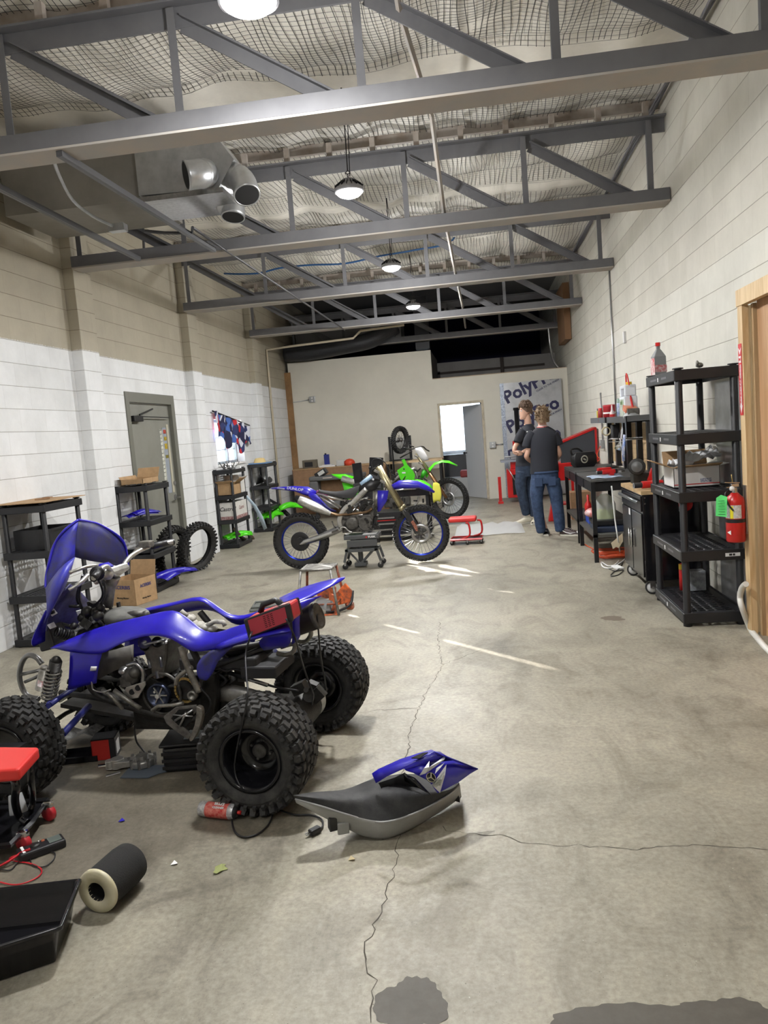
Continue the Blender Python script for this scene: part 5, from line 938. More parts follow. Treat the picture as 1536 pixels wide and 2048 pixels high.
# creeper stool, red top, black frame
CS = thing('creeper_stool', 'rolling mechanic stool with red padded top at the left edge, before the quad\'s front wheel', 'stool')
CS.location = (-2.1, 2.9, 0); sl = Matrix.Translation((2.1, -2.9, 0))
T4 = [V(p) for p in sq([(-1.872,2.833,0.4),(-1.828,2.622,0.4),(-2.07,2.591,0.4),(-2.198,2.859,0.4)])]
MB().prism([p - V((0, 0, .05)) for p in T4], (0, 0, .05)).build('seat_pad', red_vinyl, CS, bevel=.012, seg=3)
MB().boxx(-.42, .05, -.12, .12, .30, .345).build('under_pan', black_metal, CS)
lgf = bez(sq([(-1.955,2.748,0.33),(-1.902,2.7,0.3),(-1.97,2.777,0.2),(-2.005,2.838,0.1),(-1.961,2.826,0.075)]), 5)
MB().tube(lgf, .016, 12).build('leg', black_gloss, CS)
MB().tube(bez(sq([(-1.932,2.864,0.33),(-1.938,2.85,0.25),(-2.001,2.937,0.12),(-2.009,2.919,0.08)]), 4), .014, 12).build('leg', black_gloss, CS)
rim_ = sq([(-1.99,3.026,0.075),(-1.942,2.818,0.075),(-1.931,2.656,0.075),(-2.078,2.623,0.075),(-2.341,2.993,0.075)])
MB().prism([p - V((0, 0, .012)) for p in rim_], (0, 0, .006)).build('tool_tray', black_gloss, CS)
MB().tube(rim_, .012, 4, closed=True).build('tray_rim', black_metal, CS)
for q in ((-1.969,2.988,0.03), (-1.933,2.743,0.03)):
    p = sl @ V(q); p.z = .036
    cw = MB().lathe([(.0, -.014), (.030, -.014), (.036, -.008), (.036, .008), (.030, .014), (.0, .014)], p, (.3, 1, 0), 24).build('caster_wheel', mat('caster_red', (.42, .02, .03), .35), CS)
    MB().lathe([(.041, -.016), (.041, .016), (.030, .018)], p + V((0, 0, .006)), (.3, 1, 0), 24).build('caster_cover', chrome, cw) if False else MB().box(p + V((0, 0, .035)), (.05, .035, .035), (0, 0, .2)).build('caster_cover', chrome, cw, bevel=.012)
pc = thing('plastic_cup', 'crumpled clear plastic cup lying on the creeper stool tray', 'cup'); p = V((-2.023,2.881,0.1)); pc.location = p; pc.scale = (.8, .8, .7)
MB().lathe([(.045, 0), (.042, .05), (.034, .11), (.0, .112)], (0, -.02, 0), (-.2, .2, .9), 18).build('cup', clear_plastic, pc)
# underneath the quad: oil pan, red box, cover
OC = thing('oil_drain_container', 'black plastic oil drain container standing under the quad behind its near rear tyre', 'container', (-1.50, 3.62, 0), .15)
MB().boxx(-.16, .17, -.17, .14, .0, .13).build('tank', black_gloss, OC, bevel=.02, seg=3); MB().boxx(-.17, .18, -.18, .15, .13, .145).build('lid', black_plastic, OC, bevel=.006); MB().boxx(-.06, .09, -.12, .05, .143, .149).build('recess', mat('drain_grey', (.2, .25, .27), .3), OC)
for k in range(3): MB().boxx(-.162, .172, -.175, -.165, .02 + .035 * k, .035 + .035 * k).build('rib', black_plastic, OC)
RB = thing('parts_box', 'open black and red retail box standing on its side under the front of the quad', 'box', (-2.043,3.657,0), .25)
MB().boxx(-.06, .06, -.05, -.045, 0, .11).boxx(-.06, .06, .06, .065, 0, .11).boxx(.055, .06, -.05, .065, 0, .11).boxx(-.06, .06, -.05, .065, .105, .11).build('carton', ink, RB)
MB().boxx(-.06, .055, .052, .059, 0.002, .105).boxx(-.06, -.055, -.05, .06, .0, .108).build('red_lining', mat('box_red', (.38, .015, .01), .5), RB)
MB().boxx(.0605, .062, -.03, .03, .02, .085).build('sticker', label_white, RB)
MB().boxx(-.056, .03, -.0525, -.0505, .002, .106).build('red_face', MATS['box_red'], RB)
TY_ = thing('parts_tray', 'small flat black tray on the floor in front of the red and black box', 'tray', (-2.153,3.645,0), .2)
MB().boxx(-.13, .08, -.07, .07, 0, .004).boxx(-.13, -.126, -.07, .07, 0, .03).boxx(.076, .08, -.07, .07, 0, .03).boxx(-.13, .08, -.07, -.066, 0, .03).boxx(-.13, .08, .066, .07, 0, .03).build('tray', black_gloss, TY_)
ps = MB(); ps.loft([[(x, y, .05 + .02 * math.sin(x * 30)) for x in (-.1, -.05, 0, .05, .1)] for y in (-.08, 0, .08)])
o = ps.build('paper_sheet', mat('grey_print', (.22, .22, .22), .8, var=.7, vscale=40)); o.location = V((-2.292,3.881,0)); o.location.z = .0; tag(o, 'crumpled grey printed instruction sheet behind the black parts tray', 'paper')
RG = MB().add([(-1.837,3.384,0.004),(-1.844,3.518,0.004),(-1.665,3.52,0.004),(-1.594,3.459,0.004),(-1.656,3.424,0.004),(-1.691,3.377,0.004)], [(0, 1, 2, 3, 4, 5)]).build('shop_rag', mat('blue_grey_cloth', (.09, .11, .14), .9), None, solid=.003); tag(RG, 'dark blue-grey shop cloth spread under the silver engine cover', 'cloth')
EC = thing('engine_cover', 'silver cast engine side cover lying on the floor under the quad', 'engine part'); p = V((-1.784,3.526,0.03)); EC.location = (p.x, p.y, .008)
MB().lathe([(.0, 0), (.062, 0), (.066, .008), (.066, .03), (.056, .036), (.052, .028), (.0, .028)], (0, 0, 0), (0, 0, 1), 28).cyl((-.12, -.025, 0), (-.12, -.025, .045), .032).cyl((-.155, -.035, .0), (-.155, -.035, .04), .022).box((-.08, -.02, .02), (.1, .06, .03), (0, 0, .2)).build('casting', alu, EC, bevel=.005)
bb = MB()
for k in range(9): a = 2 * PI * k / 9; bb.cyl((.064 * math.cos(a), .064 * math.sin(a), .0), (.064 * math.cos(a), .064 * math.sin(a), .044), .008, 8)
bb.cyl((0, 0, .028), (0, 0, .05), .03, 20); bb.build('bolt_bosses', engine_grey, EC)
MB().cyl((-.17, -.04, .02), (-.21, -.05, .02), .008).build('hose_stub', chrome, EC)
tag(MB().tube(bez([(-1.773,3.554,0.3),(-1.808,3.542,0.22),(-1.85,3.613,0.1),(-1.825,3.616,0.05),(-1.786,3.575,0.04)], 5), .005, 8).build('sensor_wire', black_plastic), 'thin black sensor wire hanging from the quad engine to the silver cover', 'wire')
pn = MB().cyl((-1.92,3.405,0.006), (-1.867,3.447,0.006), .005).build('drift_pin', steel); tag(pn, 'short steel pin on the floor before the silver engine cover', 'pin')
# leaf, chips
lf = MB(); r_ = random.Random(2); c = V((-1.06,2.6,0)); n_ = 11
lf.add([c + V((.022 * math.cos(2 * PI * k / n_) * r_.uniform(.6, 1.4), .03 * math.sin(2 * PI * k / n_) * r_.uniform(.6, 1.4), .004 + .006 * (k % 2))) for k in range(n_)], [tuple(range(n_))]); tag(lf.build('dry_leaf', mat('leaf', (.28, .31, .12), .8)), 'small pale green dry leaf on the concrete', 'leaf')
for k, (q, m_, lb, nm) in enumerate([((-1.257,2.638,0), label_white, 'tiny white paper scrap on the floor right of the foam filter', 'paper_scrap'), ((-.576,2.66,0), mat('leaf2', (.5, .42, .25), .8), 'small dry tan leaf on the floor in front of the seat tip', 'dry_leaf'), ((-1.629,2.97,0), blue, 'tiny chip of blue plastic on the floor left of the spray can', 'plastic_chip')]):
    c = V(q); b_ = MB(); b_.add([c + V((-.012, -.006, .002)), c + V((.010, -.010, .008)), c + V((.014, .004, .003)), c + V((-.004, .016, .009))], [(0, 1, 2, 3)]); tag(b_.build(nm, m_), lb, nm.split('_')[1])
# step stool with worn orange paint and orange part, grey lid
SS = thing('step_stool', 'small metal step stool with worn black and orange paint, behind the quad tail', 'stool', (-1.52, 6.72, 0), -.02)
MB().boxx(-.14, .14, -.12, .14, .40, .41).build('top_plate', mat('worn_metal', (.10, .095, .09), .5, .5, var=.9, vscale=14, col2=(.4, .39, .36), det=8), SS)
MB().tube([(-.14, -.12, .405), (.14, -.12, .405), (.14, .14, .405), (-.14, .14, .405)], .013, 6, closed=True).build('top_rim', MATS['worn_metal'], SS)
for x in (-1, 1):
    for y in (-1, 1): MB().tube([(x * .135, y * .125, .40), (x * .19, y * .18, .0)], .012, 8).build('leg', mat('worn_orange', (.35, .08, .03), .5, .3, var=1, vscale=18, col2=(.05, .045, .04), det=8) if y > 0 else MATS['worn_metal'], SS)
MB().tube([(-.17, -.16, .10), (.17, -.16, .10), (.17, .16, .10), (-.17, .16, .10)], .009, 8, closed=True).build('lower_ring', MATS['worn_orange'], SS)
OP = thing('orange_bracket', 'orange painted frame bracket with a black tube, on the floor under the step stool', 'engine part', (-1.40, 6.72, 0))
MB().boxx(-.15, .02, -.02, .03, .12, .22).prism([(-.05, -.1, .0), (.05, -.16, .0), (.06, -.16, .02), (.03, -.1, .16), (-.03, -.06, .18)], (0, .03, 0)).prism([(.0, .02, .04), (.14, .05, .06), (.16, .05, .16), (.10, .05, .24), (.0, .02, .14)], (0, .03, 0)).boxx(-.07, .07, -.18, -.14, 0, .012).boxx(.1, .16, .02, .1, .0, .05).build('bracket', orange, OP, bevel=.006)
MB().cyl((-.12, -.06, .10), (-.02, -.14, .08), .05, 20).build('tube_section', mat('dull_tube', (.25, .25, .25), .5, .4), OP)
MB().tube(bez([(-.05, -.16, .03), (.05, -.1, .02), (.14, .02, .05), (.16, .08, .16)], 4), .012, 8).build('hose', black_plastic, OP)
GC = thing('grey_lid', 'scuffed grey plastic lid lying on the floor behind the red charger', 'lid', (-2.06, 7.0, 0), .15)
MB().boxx(-.2, .2, -.15, .15, .0, .03).build('lid', mat('scuffed_grey', (.15, .16, .15), .6, var=.5, vscale=10), GC, bevel=.01); MB().tube([(-.18, -.13, .035), (.18, -.13, .035), (.18, .13, .035), (-.18, .13, .035)], .012, 6, closed=True).build('lid_rim', MATS['scuffed_grey'], GC)
# red rolling seat in mid room
RS = thing('roller_seat', 'red padded roller seat with tray behind the blue bike front wheel', 'stool', (-.28, 10.32, 0), -.05)
MB().boxx(-.21, .16, -.12, .12, .30, .36).build('seat_pad', red_vinyl, RS, bevel=.02, seg=3)
for s in (-1, 1): MB().tube(bez([(.02, s * .12, .29), (.06, s * .12, .27), (.06, s * .12, .12), (-.06, s * .12, .075)], 4) if s < 0 else bez([(.16, s * .12, .29), (.21, s * .12, .27), (.21, s * .12, .12), (.1, s * .12, .075)], 4), .013, 8).build('leg', red, RS)
MB().boxx(-.19, .22, -.14, .14, .06, .066).build('tool_tray', black_metal, RS); MB().tube([(-.19, -.14, .07), (.22, -.14, .07), (.22, .14, .07), (-.19, .14, .07)], .016, 4, closed=True).build('tray_rim', red, RS)
for x, y in ((-.18, -.13), (.03, -.16), (.21, -.12), (.2, .13), (-.18, .13)):
    cw = MB().lathe([(.0, -.01), (.022, -.01), (.026, 0), (.022, .01), (.0, .01)], (x, y, .027), (0, 1, 0), 16).build('caster_wheel', rubber, RS); MB().box((x, y, .045), (.016, .03, .03)).build('caster_fork', steel, cw)
pf = MB(); r_ = random.Random(4)
pf.loft([[(-.45 + .09 * i, 10.9 + .16 * j + .03 * math.sin(i), .01 + .07 * abs(math.sin(i * 1.3 + j * 2.1)) * (1 if 0 < i < 11 and 0 < j < 7 else .1)) for i in range(12)] for j in range(8)])
tag(pf.build('plastic_film', mat('milky_film', (.72, .73, .74), .35, alpha=.55, bump=.5, bscale=20)), 'crumpled clear plastic film spread on the floor behind the red roller seat', 'plastic film')

# ================================================================ resin shelving
shelf_m = mat('resin_shelf', (.010, .0105, .013), .45, bump=.2, bscale=150)
sticker_m = label_white
def make_shelf(name, label, loc, sx, sy, tiers, hole, rz=0, group=None, lip=.06, pr=.021, stickers=()):
    r = thing(name, label, 'shelf', loc, rz, group); i = .035
    for k, z in enumerate(tiers):
        b = MB(); t_ = .018
        b.boxx(0, sx, 0, t_, z - lip, z).boxx(0, sx, sy - t_, sy, z - lip, z).boxx(0, t_, t_, sy - t_, z - lip, z).boxx(sx - t_, sx, t_, sy - t_, z - lip, z)
        m_ = .07
        b.boxx(t_, m_, t_, sy - t_, z - .012, z - .004).boxx(sx - m_, sx - t_, t_, sy - t_, z - .012, z - .004).boxx(m_, sx - m_, t_, m_, z - .012, z - .004).boxx(m_, sx - m_, sy - m_, sy - t_, z - .012, z - .004)
        nx_ = max(2, int((sx - 2 * m_) / hole)); ny_ = max(2, int((sy - 2 * m_) / hole))
        for a in range(nx_ + 1): x = m_ + (sx - 2 * m_) * a / nx_; b.boxx(x - hole * .2, x + hole * .2, m_, sy - m_, z - .014, z - .004)
        for a in range(ny_ + 1): y = m_ + (sy - 2 * m_) * a / ny_; b.boxx(m_, sx - m_, y - hole * .2, y + hole * .2, z - .015, z - .005)
        s_ = b.build('shelf_tier', shelf_m, r, bevel=.004, seg=1)
        lb = MB().boxx(-.001, .001, sy * .25, sy * .42, z - lip * .6, z - lip * .4).boxx(-.001, .001, sy * .6, sy * .82, z - lip * .6, z - lip * .4)
        lb.build('embossed_strip', mat('shelf_strip', (.11, .11, .12), .4), s_)
        if k in stickers: MB().boxx(-.002, -.001, sy * .52, sy * .55, z - lip * .75, z - lip * .35).build('sticker', sticker_m, s_)
    for x in (i, sx - i):
        for y in (i, sy - i):
            MB().lathe([(0, 0), (pr * 1.2, 0), (pr * 1.15, .03), (pr, .04), (pr, tiers[0]), (pr * .9, tiers[0] + .004), (pr * 1.5, tiers[0] + .006), (pr * 1.4, tiers[0] + .014), (0, tiers[0] + .014)], (x, y, 0), n=14).build('post', shelf_m, r)
    return r
TS = make_shelf('storage_shelf', 'tall black five-tier plastic shelving unit against the right wall by the fire extinguisher', (1.365, 5.645, 0), .44, .915, [1.835, 1.385, .975, .55, .10], .05, lip=.075, pr=.026, stickers=(0, 1, 2, 3, 4))
MB().boxx(.30, .40, -.002, -.0005, .50, .525).build('barcode_label', label_white, TS); MB().boxx(.325, .345, -.003, -.002, .505, .52).boxx(.35, .365, -.003, -.002, .505, .52).build('barcode', ink, TS)
tr4 = [1.195, .81, .435, .065]
S1 = make_shelf('storage_shelf', 'nearest black four-tier shelf on the left wall, flat cardboard on its top', (-4.02, 5.93, 0), .42, .62, tr4, .04)
S2 = make_shelf('storage_shelf', 'second black four-tier shelf on the left, standing in front of the grey door', (-4.04, 8.0, 0), .40, .62, tr4, .04)
S3 = make_shelf('storage_shelf', 'third black four-tier shelf on the left, under the window, holding white oil boxes', (-4.04, 11.2, 0), .32, .66, tr4, .04)
S4 = make_shelf('storage_shelf', 'farthest black four-tier shelf on the left wall, yellow hat on top', (-4.04, 13.05, 0), .34, .66, tr4, .04)
def carton(name, label, loc, sx, sy, sz, rz, m=cardboard, flaps=(1, 1, 1, 1), fa=35, cat='box', group=None):
    r = thing(name, label, cat, loc, rz, group); t_ = .004
    MB().boxx(0, sx, 0, t_, 0, sz).boxx(0, sx, sy - t_, sy, 0, sz).boxx(0, t_, 0, sy, 0, sz).boxx(sx - t_, sx, 0, sy, 0, sz).boxx(0, sx, 0, sy, 0, t_).build('carton', m, r)
    h = min(sx, sy) * .48; a = R(fa)
    fl_ = [((0, 0, sz), (sx, 0, sz), (0, -math.cos(a), math.sin(a))), ((0, sy, sz), (sx, sy, sz), (0, math.cos(a), math.sin(a))), ((0, 0, sz), (0, sy, sz), (-math.cos(a), 0, math.sin(a))), ((sx, 0, sz), (sx, sy, sz), (math.cos(a), 0, math.sin(a)))]
    for k, (p, q, d_) in enumerate(fl_):
        if flaps[k]:
            hh = h * (flaps[k] if flaps[k] is not True else 1); p = V(p); q = V(q); d_ = V(d_) * hh
            b = MB(); b.add([p, q, q + d_, p + d_], [(0, 1, 2, 3)]); b.build('flap', m, r, solid=.004)
    return r
# items on the left shelves
o = MB().boxx(-4.06, -3.58, 5.90, 6.58, 1.215, 1.221).build('cardboard_sheet', cardboard, bevel=.001); tag(o, 'flat tan cardboard sheet lying on the nearest left shelf', 'cardboard')
o = MB().box((-3.8, 6.25, 1.23), (.12, .03, .012), (0, 0, .5)).box((-3.78, 6.3, 1.235), (.07, .05, .01)).build('paper_scrap', cardboard_dark); tag(o, 'small brown scraps on the cardboard sheet of the nearest shelf', 'scrap')
bn = thing('storage_bin', 'black plastic bin on the second tier of the nearest left shelf', 'bin', (-3.98, 6.05, .812)); MB().loft([[(x * s, y * s, z) for x, y in ((0, 0), (.34, 0), (.34, .40), (0, .40))] for s, z in ((.94, 0), (1, .17), (1.04, .17), (1.04, .155))], cu=True, smooth=False).build('bin', black_plastic, bn, solid=.003)
cbx = carton('cardboard_box', 'open cardboard box on the floor between the nearest two left shelves', (-3.92, 7.47, 0), .33, .33, .27, -.28, flaps=(0, 1, 0, 0), fa=80)
M_ = frame((.165, -.003, .19), (1, 0, 0), (0, 0, 1))
text_mb('ACERBIS', .05, M_, .0005, .001, 1.15).build('lettering', mat('box_ink_blue', (.03, .04, .16), .7), cbx)
text_mb('Moving Master', .026, frame((.165, -.003, .08), (1, 0, 0), (0, 0, 1)), .0005, .0004).build('lettering', ink, cbx)
text_mb('ACERBIS', .045, frame((.333, .165, .19), (0, 1, 0), (0, 0, 1)), .0005, .001).build('lettering', MATS['box_ink_blue'], cbx); text_mb('Moving Master', .022, frame((.333, .165, .06), (0, 1, 0), (0, 0, 1)), .0005, .0004).build('lettering', ink, cbx)
b = carton('cardboard_tray', 'shallow open cardboard tray on the top of the second left shelf', (-4.0, 8.15, 1.21), .26, .42, .06, 0, flaps=(0, 1, .3, 0), fa=60)
pt = MB(); r_ = random.Random(6)
for k in range(12): pt.box((-3.9 + r_.uniform(-.08, .22), 8.2 + r_.uniform(-.12, .3), 1.212), (.07, .02, .012), (0, 0, r_.uniform(0, 3)))
tag(pt.build('loose_tools', mat('dark_tools', (.06, .06, .06), .4, .6)), 'scatter of small dark tools on top of the second left shelf', 'tools', kind='stuff')
def plastics(name, label, loc, m, s, n=4, seed=1, h=.10):
    r = thing(name, label, 'bodywork', loc); q = random.Random(seed)
    for k in range(n):
        L_, w_ = s[0] * q.uniform(.7, 1), s[1] * q.uniform(.5, .9); b = MB(); rows = []
        for j in range(6):
            t_ = j / 5; wd_ = w_ * (1 - .65 * t_ ** 1.5); rows.append([(-L_ / 2 + L_ * t_, wd_ * (u - .5), h * (.35 + .5 * math.sin(PI * (.15 + .7 * t_))) * (1 - 1.6 * (u - .5) ** 2) + .012 * k) for u in (0, .25, .5, .75, 1)])
        b.loft(rows); a = q.uniform(-.5, .5) + (PI if k % 2 else 0); b.xf(Matrix.Translation((q.uniform(-.03, .03), q.uniform(-.03, .03), 0)) @ Matrix.Rotation(a, 4, 'Z')); b.build('panel', m, r, solid=.004)
    return r
p = plastics('spare_bodywork', 'blue plastic bike bodywork on the second tier of the shelf by the grey door', (-3.84, 8.3, .815), blue, (.42, .22), 3, 2, .1); p.rotation_euler.z = 1.4
p = plastics('spare_bodywork', 'blue plastic bodywork pieces on the floor under the shelf by the grey door', (-3.60, 8.34, .07), blue, (.62, .26), 3, 5, .14); p.rotation_euler.z = 1.1
o = MB().boxx(-4.0, -3.68, 8.05, 8.5, .44, .50).build('plastic_tray', black_gloss, bevel=.01); tag(o, 'black plastic tray on the third tier of the shelf by the door', 'tray')
# loose tyres leaning at the door
TW = thing('loose_tyre', 'worn knobbly dirt bike tyre leaning on the grey door behind the second shelf', 'tyre', (-3.84, 8.98, .32), rot=(R(10), R(-18), R(78)), group=None)
b = MB(); moto_tyre(b, .33, .13, .235, 36, .02); b.build('tyre', rubber, TW)
o = dup(TW, loc=(-3.66, 9.34, .31), rot=(R(14), R(-12), R(66)), label='second knobbly tyre, outermost of the two leaning together at the grey door')
# window cloth (jersey) and blue frame
jer = bpy.data.materials.new('jersey_print'); jer.use_nodes = True; N = jer.node_tree.nodes; L = jer.node_tree.links
tc = N.new('ShaderNodeTexCoord'); vo = N.new('ShaderNodeTexVoronoi'); vo.inputs['Scale'].default_value = 9; L.new(tc.outputs['Object'], vo.inputs['Vector'])
sp_ = N.new('ShaderNodeSeparateColor'); L.new(vo.outputs['Color'], sp_.inputs[0]); rp = N.new('ShaderNodeValToRGB'); rp.color_ramp.interpolation = 'CONSTANT'
for i, (p_, c_) in enumerate([(0, (.01, .01, .05)), (.42, (.02, .03, .12)), (.6, (.5, .02, .03)), (.72, (.6, .62, .7)), (.86, (.05, .12, .4))]):
    e = rp.color_ramp.elements[i] if i < 2 else rp.color_ramp.elements.new(p_); e.position = p_; e.color = (*c_, 1)
L.new(sp_.outputs[0], rp.inputs[0]); L.new(rp.outputs[0], N['Principled BSDF'].inputs['Base Color']); N['Principled BSDF'].inputs['Roughness'].default_value = .8
rows = []
for j in range(9):
    t_ = j / 8; rows.append([(XL + .05 + .03 * math.sin(i * 1.7 + j * .4) + .02 * t_, 11.50 + i * .088, 2.10 - .012 * i - (.10 + .36 * t_ * (1 - .25 * math.sin(i * .9)) if j else 0) * (1 if i < 17 else .6) + .02 * math.sin(i * 1.3)) for i in range(21)])
o = MB().loft(rows).build('draped_jersey', jer, solid=.003, sub=1); tag(o, 'dark blue, white and red printed jersey draped over the left wall window', 'jersey')
o = MB().tube([(XL + .04, 11.46, 2.10), (XL + .04, 13.3, 1.88)], .014, 8).build('curtain_rod', black_metal); tag(o, 'thin dark rod above the left wall window holding the printed jersey', 'rod')
# shelf 3 things
oil = mat('oil_box_white', (.68, .66, .62), .7, var=.15)
def oil_box(label, loc, s=(.28, .42, .24)):
    r = thing('oil_box', label, 'box', loc); MB().boxx(0, s[0], 0, s[1], 0, s[2]).build('carton', oil, r, bevel=.002)
    MB().boxx(-.001, s[0] + .001, -.001, s[1] + .001, 0, .05).build('maroon_band', mat('maroon_print', (.22, .05, .05), .7, var=.8, vscale=40, col2=(.5, .4, .38)), r)
    text_mb('Castrol', .085, frame((s[0] / 2, -.002, s[2] * .62), (1, 0, 0), (0, 0, 1)), .0005, .001, 1.0, .3).build('lettering', ink, r)
    text_mb('Castrol', .085, frame((s[0] + .002, s[1] / 2, s[2] * .62), (0, 1, 0), (0, 0, 1)), .0005, .001, 1.0, .3).build('lettering', MATS['maroon_print'], r); return r
oil_box('white oil carton with dark brand lettering on the third tier of the window shelf', (-4.0, 11.25, .437), (.26, .56, .26))
carton('cardboard_box', 'open cardboard box with raised flaps on the second tier of the window shelf', (-4.0, 11.25, .813), .26, .34, .17, 0, m=cardboard, flaps=(.6, 1, 0, 1), fa=35)
carton('white_box', 'white box with curled flap beside the cardboard box on the window shelf', (-3.98, 11.6, .813), .24, .24, .2, 0, m=oil, flaps=(1, .8, 0, .6), fa=50)
pt = MB()
for k in range(16): pt.tube([(-3.98 + r_.uniform(0, .25), 11.25 + r_.uniform(0, .42), 1.2), (-3.98 + r_.uniform(0, .25), 11.25 + r_.uniform(0, .42), 1.2 + r_.uniform(.02, .13))], .008, 6)
o = pt.build('brackets', mat('grey_parts', (.2, .2, .2), .4, .6)); tag(o, 'tangle of grey metal brackets on top of the window shelf', 'parts', kind='stuff')
for lb, lc, sd_, rz in (('bright green bike bodywork on the bottom tier of the window shelf', (-3.86, 11.5, .07), 8, 1.2), ('bright green bike bodywork on the bottom tier of the farthest left shelf', (-3.82, 13.4, .1), 12, 1.3), ('green and white bike fenders leaning on the farthest left shelf', (-3.55, 13.75, .2), 15, .6)):
    p = plastics('spare_bodywork', lb, lc, green, (.6, .26), 3, sd_, .16 if sd_ < 12 else .26); p.rotation_euler.z = rz
tag(MB().loft([[(-3.944,12.2,0.803),(-3.902,12.2,0.8)], [(-3.789,12.3,0.534),(-3.737,12.3,0.547)], [(-3.737,12.4,0.319),(-3.667,12.4,0.331)], [(-3.701,12.5,0.101),(-3.646,12.5,0.131)]]).build('fork_guard', mat('pale_blue_plastic', (.5, .62, .72), .4), solid=.01), 'pale blue and white plastic bike guard leaning between the window shelf and farthest shelf', 'guard')
tag(MB().tube(bez([(-3.8,11.303,0.285),(-3.8,11.508,0.147),(-3.8,11.833,0.02),(-3.8,12.084,-.051),(-3.8,12.159,0.004),(-3.8,11.993,0.094)], 5), .03, 10).build('exhaust_pipe', mat('pipe_brown', (.16, .12, .09), .45, .6)), 'bent brown exhaust pipe lying through the foot of the window shelf', 'pipe')
tag(MB().loft([[(-4.001,13.9,0.513),(-3.961,13.9,0.529)], [(-3.843,13.9,0.371),(-3.763,13.9,0.403)], [(-3.67,13.9,0.172),(-3.608,13.9,0.224)], [(-3.617,13.9,0.131),(-3.573,13.9,0.184)]]).build('black_fender', black_plastic, solid=.01), 'long black plastic fender leaning on the farthest left shelf', 'fender')
hat = MB().lathe([(.0, .10), (.08, .09), (.10, .05), (.11, .01), (.15, 0)], (-3.88, 13.25, 1.2), n=20).build('straw_hat', mat('straw', (.62, .46, .20), .8)); tag(hat, 'yellow straw-coloured hat on the farthest left shelf', 'hat')
o = MB().boxx(-4.03, -3.70, 13.04, 13.4, 1.197, 1.215).build('blue_sheet', mat('blue_paper', (.12, .22, .38), .7)); tag(o, 'folded blue sheet under the hat on the farthest left shelf', 'sheet')
st_ = thing('bike_saddle', 'black bike saddle resting on the second tier of the farthest left shelf', 'saddle', (-3.86, 13.4, .82)); MB().loft([[(-.08, -.3, .02), (0, -.3, .28), (.08, -.3, .02)], [(-.10, -.1, .02), (0, -.1, .08), (.10, -.1, .02)], [(-.10, .1, .02), (0, .1, .10), (.1, .1, .02)], [(-.05, .3, .06), (0, .3, .14), (.05, .3, .06)]]).build('saddle', seat_blk, st_, solid=.01, sub=1)
# ---------------- back wall group
CR = thing('shipping_crate', 'long brown shipping crate against the back wall behind the bikes', 'crate', (-3.90, 15.65, 0))
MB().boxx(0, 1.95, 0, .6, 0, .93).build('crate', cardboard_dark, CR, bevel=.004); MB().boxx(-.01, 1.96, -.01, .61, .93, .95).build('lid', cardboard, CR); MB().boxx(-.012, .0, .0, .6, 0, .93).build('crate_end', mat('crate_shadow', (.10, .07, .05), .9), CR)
mk = MB()
for k in range(4): mk.box((.42 + .02 * (k % 2), -.004, .38 + k * .12), (.05, .004, .06), (0, k, 0))
mk.boxx(.62, .72, -.005, -.003, .55, .57).build('stencil_marks', ink, CR); MB().boxx(.55, .78, -.006, -.004, .66, .78).build('paper_label', label_white, CR)
UC = thing('utility_cart', 'grey plastic utility cart in front of the brown crate, cardboard inside', 'cart', (-3.32, 14.5, 0))
gm = mat('cart_grey', (.11, .11, .11), .6)
b = MB().boxx(0, 1.05, 0, .55, .74, .83).boxx(0, .17, 0, .5, .30, .74).boxx(.90, 1.05, 0, .5, .30, .74).boxx(0, 1.05, 0, .55, .20, .34)
b.build('body', gm, UC, bevel=.03, seg=3); MB().boxx(.17, .90, .3, .34, .34, .74).boxx(.75, .8, .02, .3, .34, .7).build('cardboard_insert', cardboard_dark, UC); MB().boxx(.28, .46, -.004, 0, .785, .80).build('name_plate', mat('plate_tan', (.55, .45, .4), .5), UC)
for x in (.1, .95): MB().cyl((x, .05, .05), (x, .10, .05), .05).box((x, .075, .13), (.04, .04, .15)).build('caster_wheel', rubber, UC)
o = thing('blue_can', 'dark blue rectangular can on the brown crate', 'can', (-3.20, 15.85, .95)); MB().boxx(-.055, .055, -.035, .035, .03, .26).build('can', mat('navy_can', (.02, .03, .22), .35), o, bevel=.006); MB().cyl((-.02, 0, .26), (-.02, 0, .285), .02).build('cap', black_plastic, o)
o = MB().boxx(-3.36, -3.02, 15.75, 15.95, .95, .98).boxx(-3.30, -3.08, 15.75, 15.95, .98, 1.0).build('white_tray', white_plastic, bevel=.004); tag(o, 'low white tray under the blue can on the crate', 'tray')
o = thing('metal_case', 'small dark metal case near the wooden post on the crate', 'case', (-3.72, 15.8, .95)); MB().boxx(0, .28, 0, .25, 0, .17).build('case', mat('case_brown', (.13, .11, .08), .5), o, bevel=.006); MB().boxx(.05, .22, -.006, 0, .03, .13).build('front_plate', ink, o)
o = thing('label_printer', 'black electronic unit with a grey screen leaning on the utility cart', 'device', (-3.05, 14.6, .83)); o.rotation_euler = (0, R(-28), 0); MB().boxx(-.12, .12, -.08, .08, .0, .12).build('body', black_plastic, o, bevel=.01); MB().boxx(-.05, .08, -.083, -.08, .03, .1).build('screen', mat('pale_screen', (.5, .5, .48), .4), o)
o = MB().ball((-2.72, 15.8, 1.0), (.12, .1, .09), 9, 6).build('red_bag', mat('red_orange', (.65, .06, .02), .5, bump=.5, bscale=12)); tag(o, 'red-orange plastic bag at the right end of the brown crate', 'bag')
o = MB().boxx(-2.98, -2.82, 15.7, 15.9, .95, 1.08).build('clear_bin', clear_plastic, bevel=.01); tag(o, 'small clear plastic bin beside the red-orange bag', 'bin')
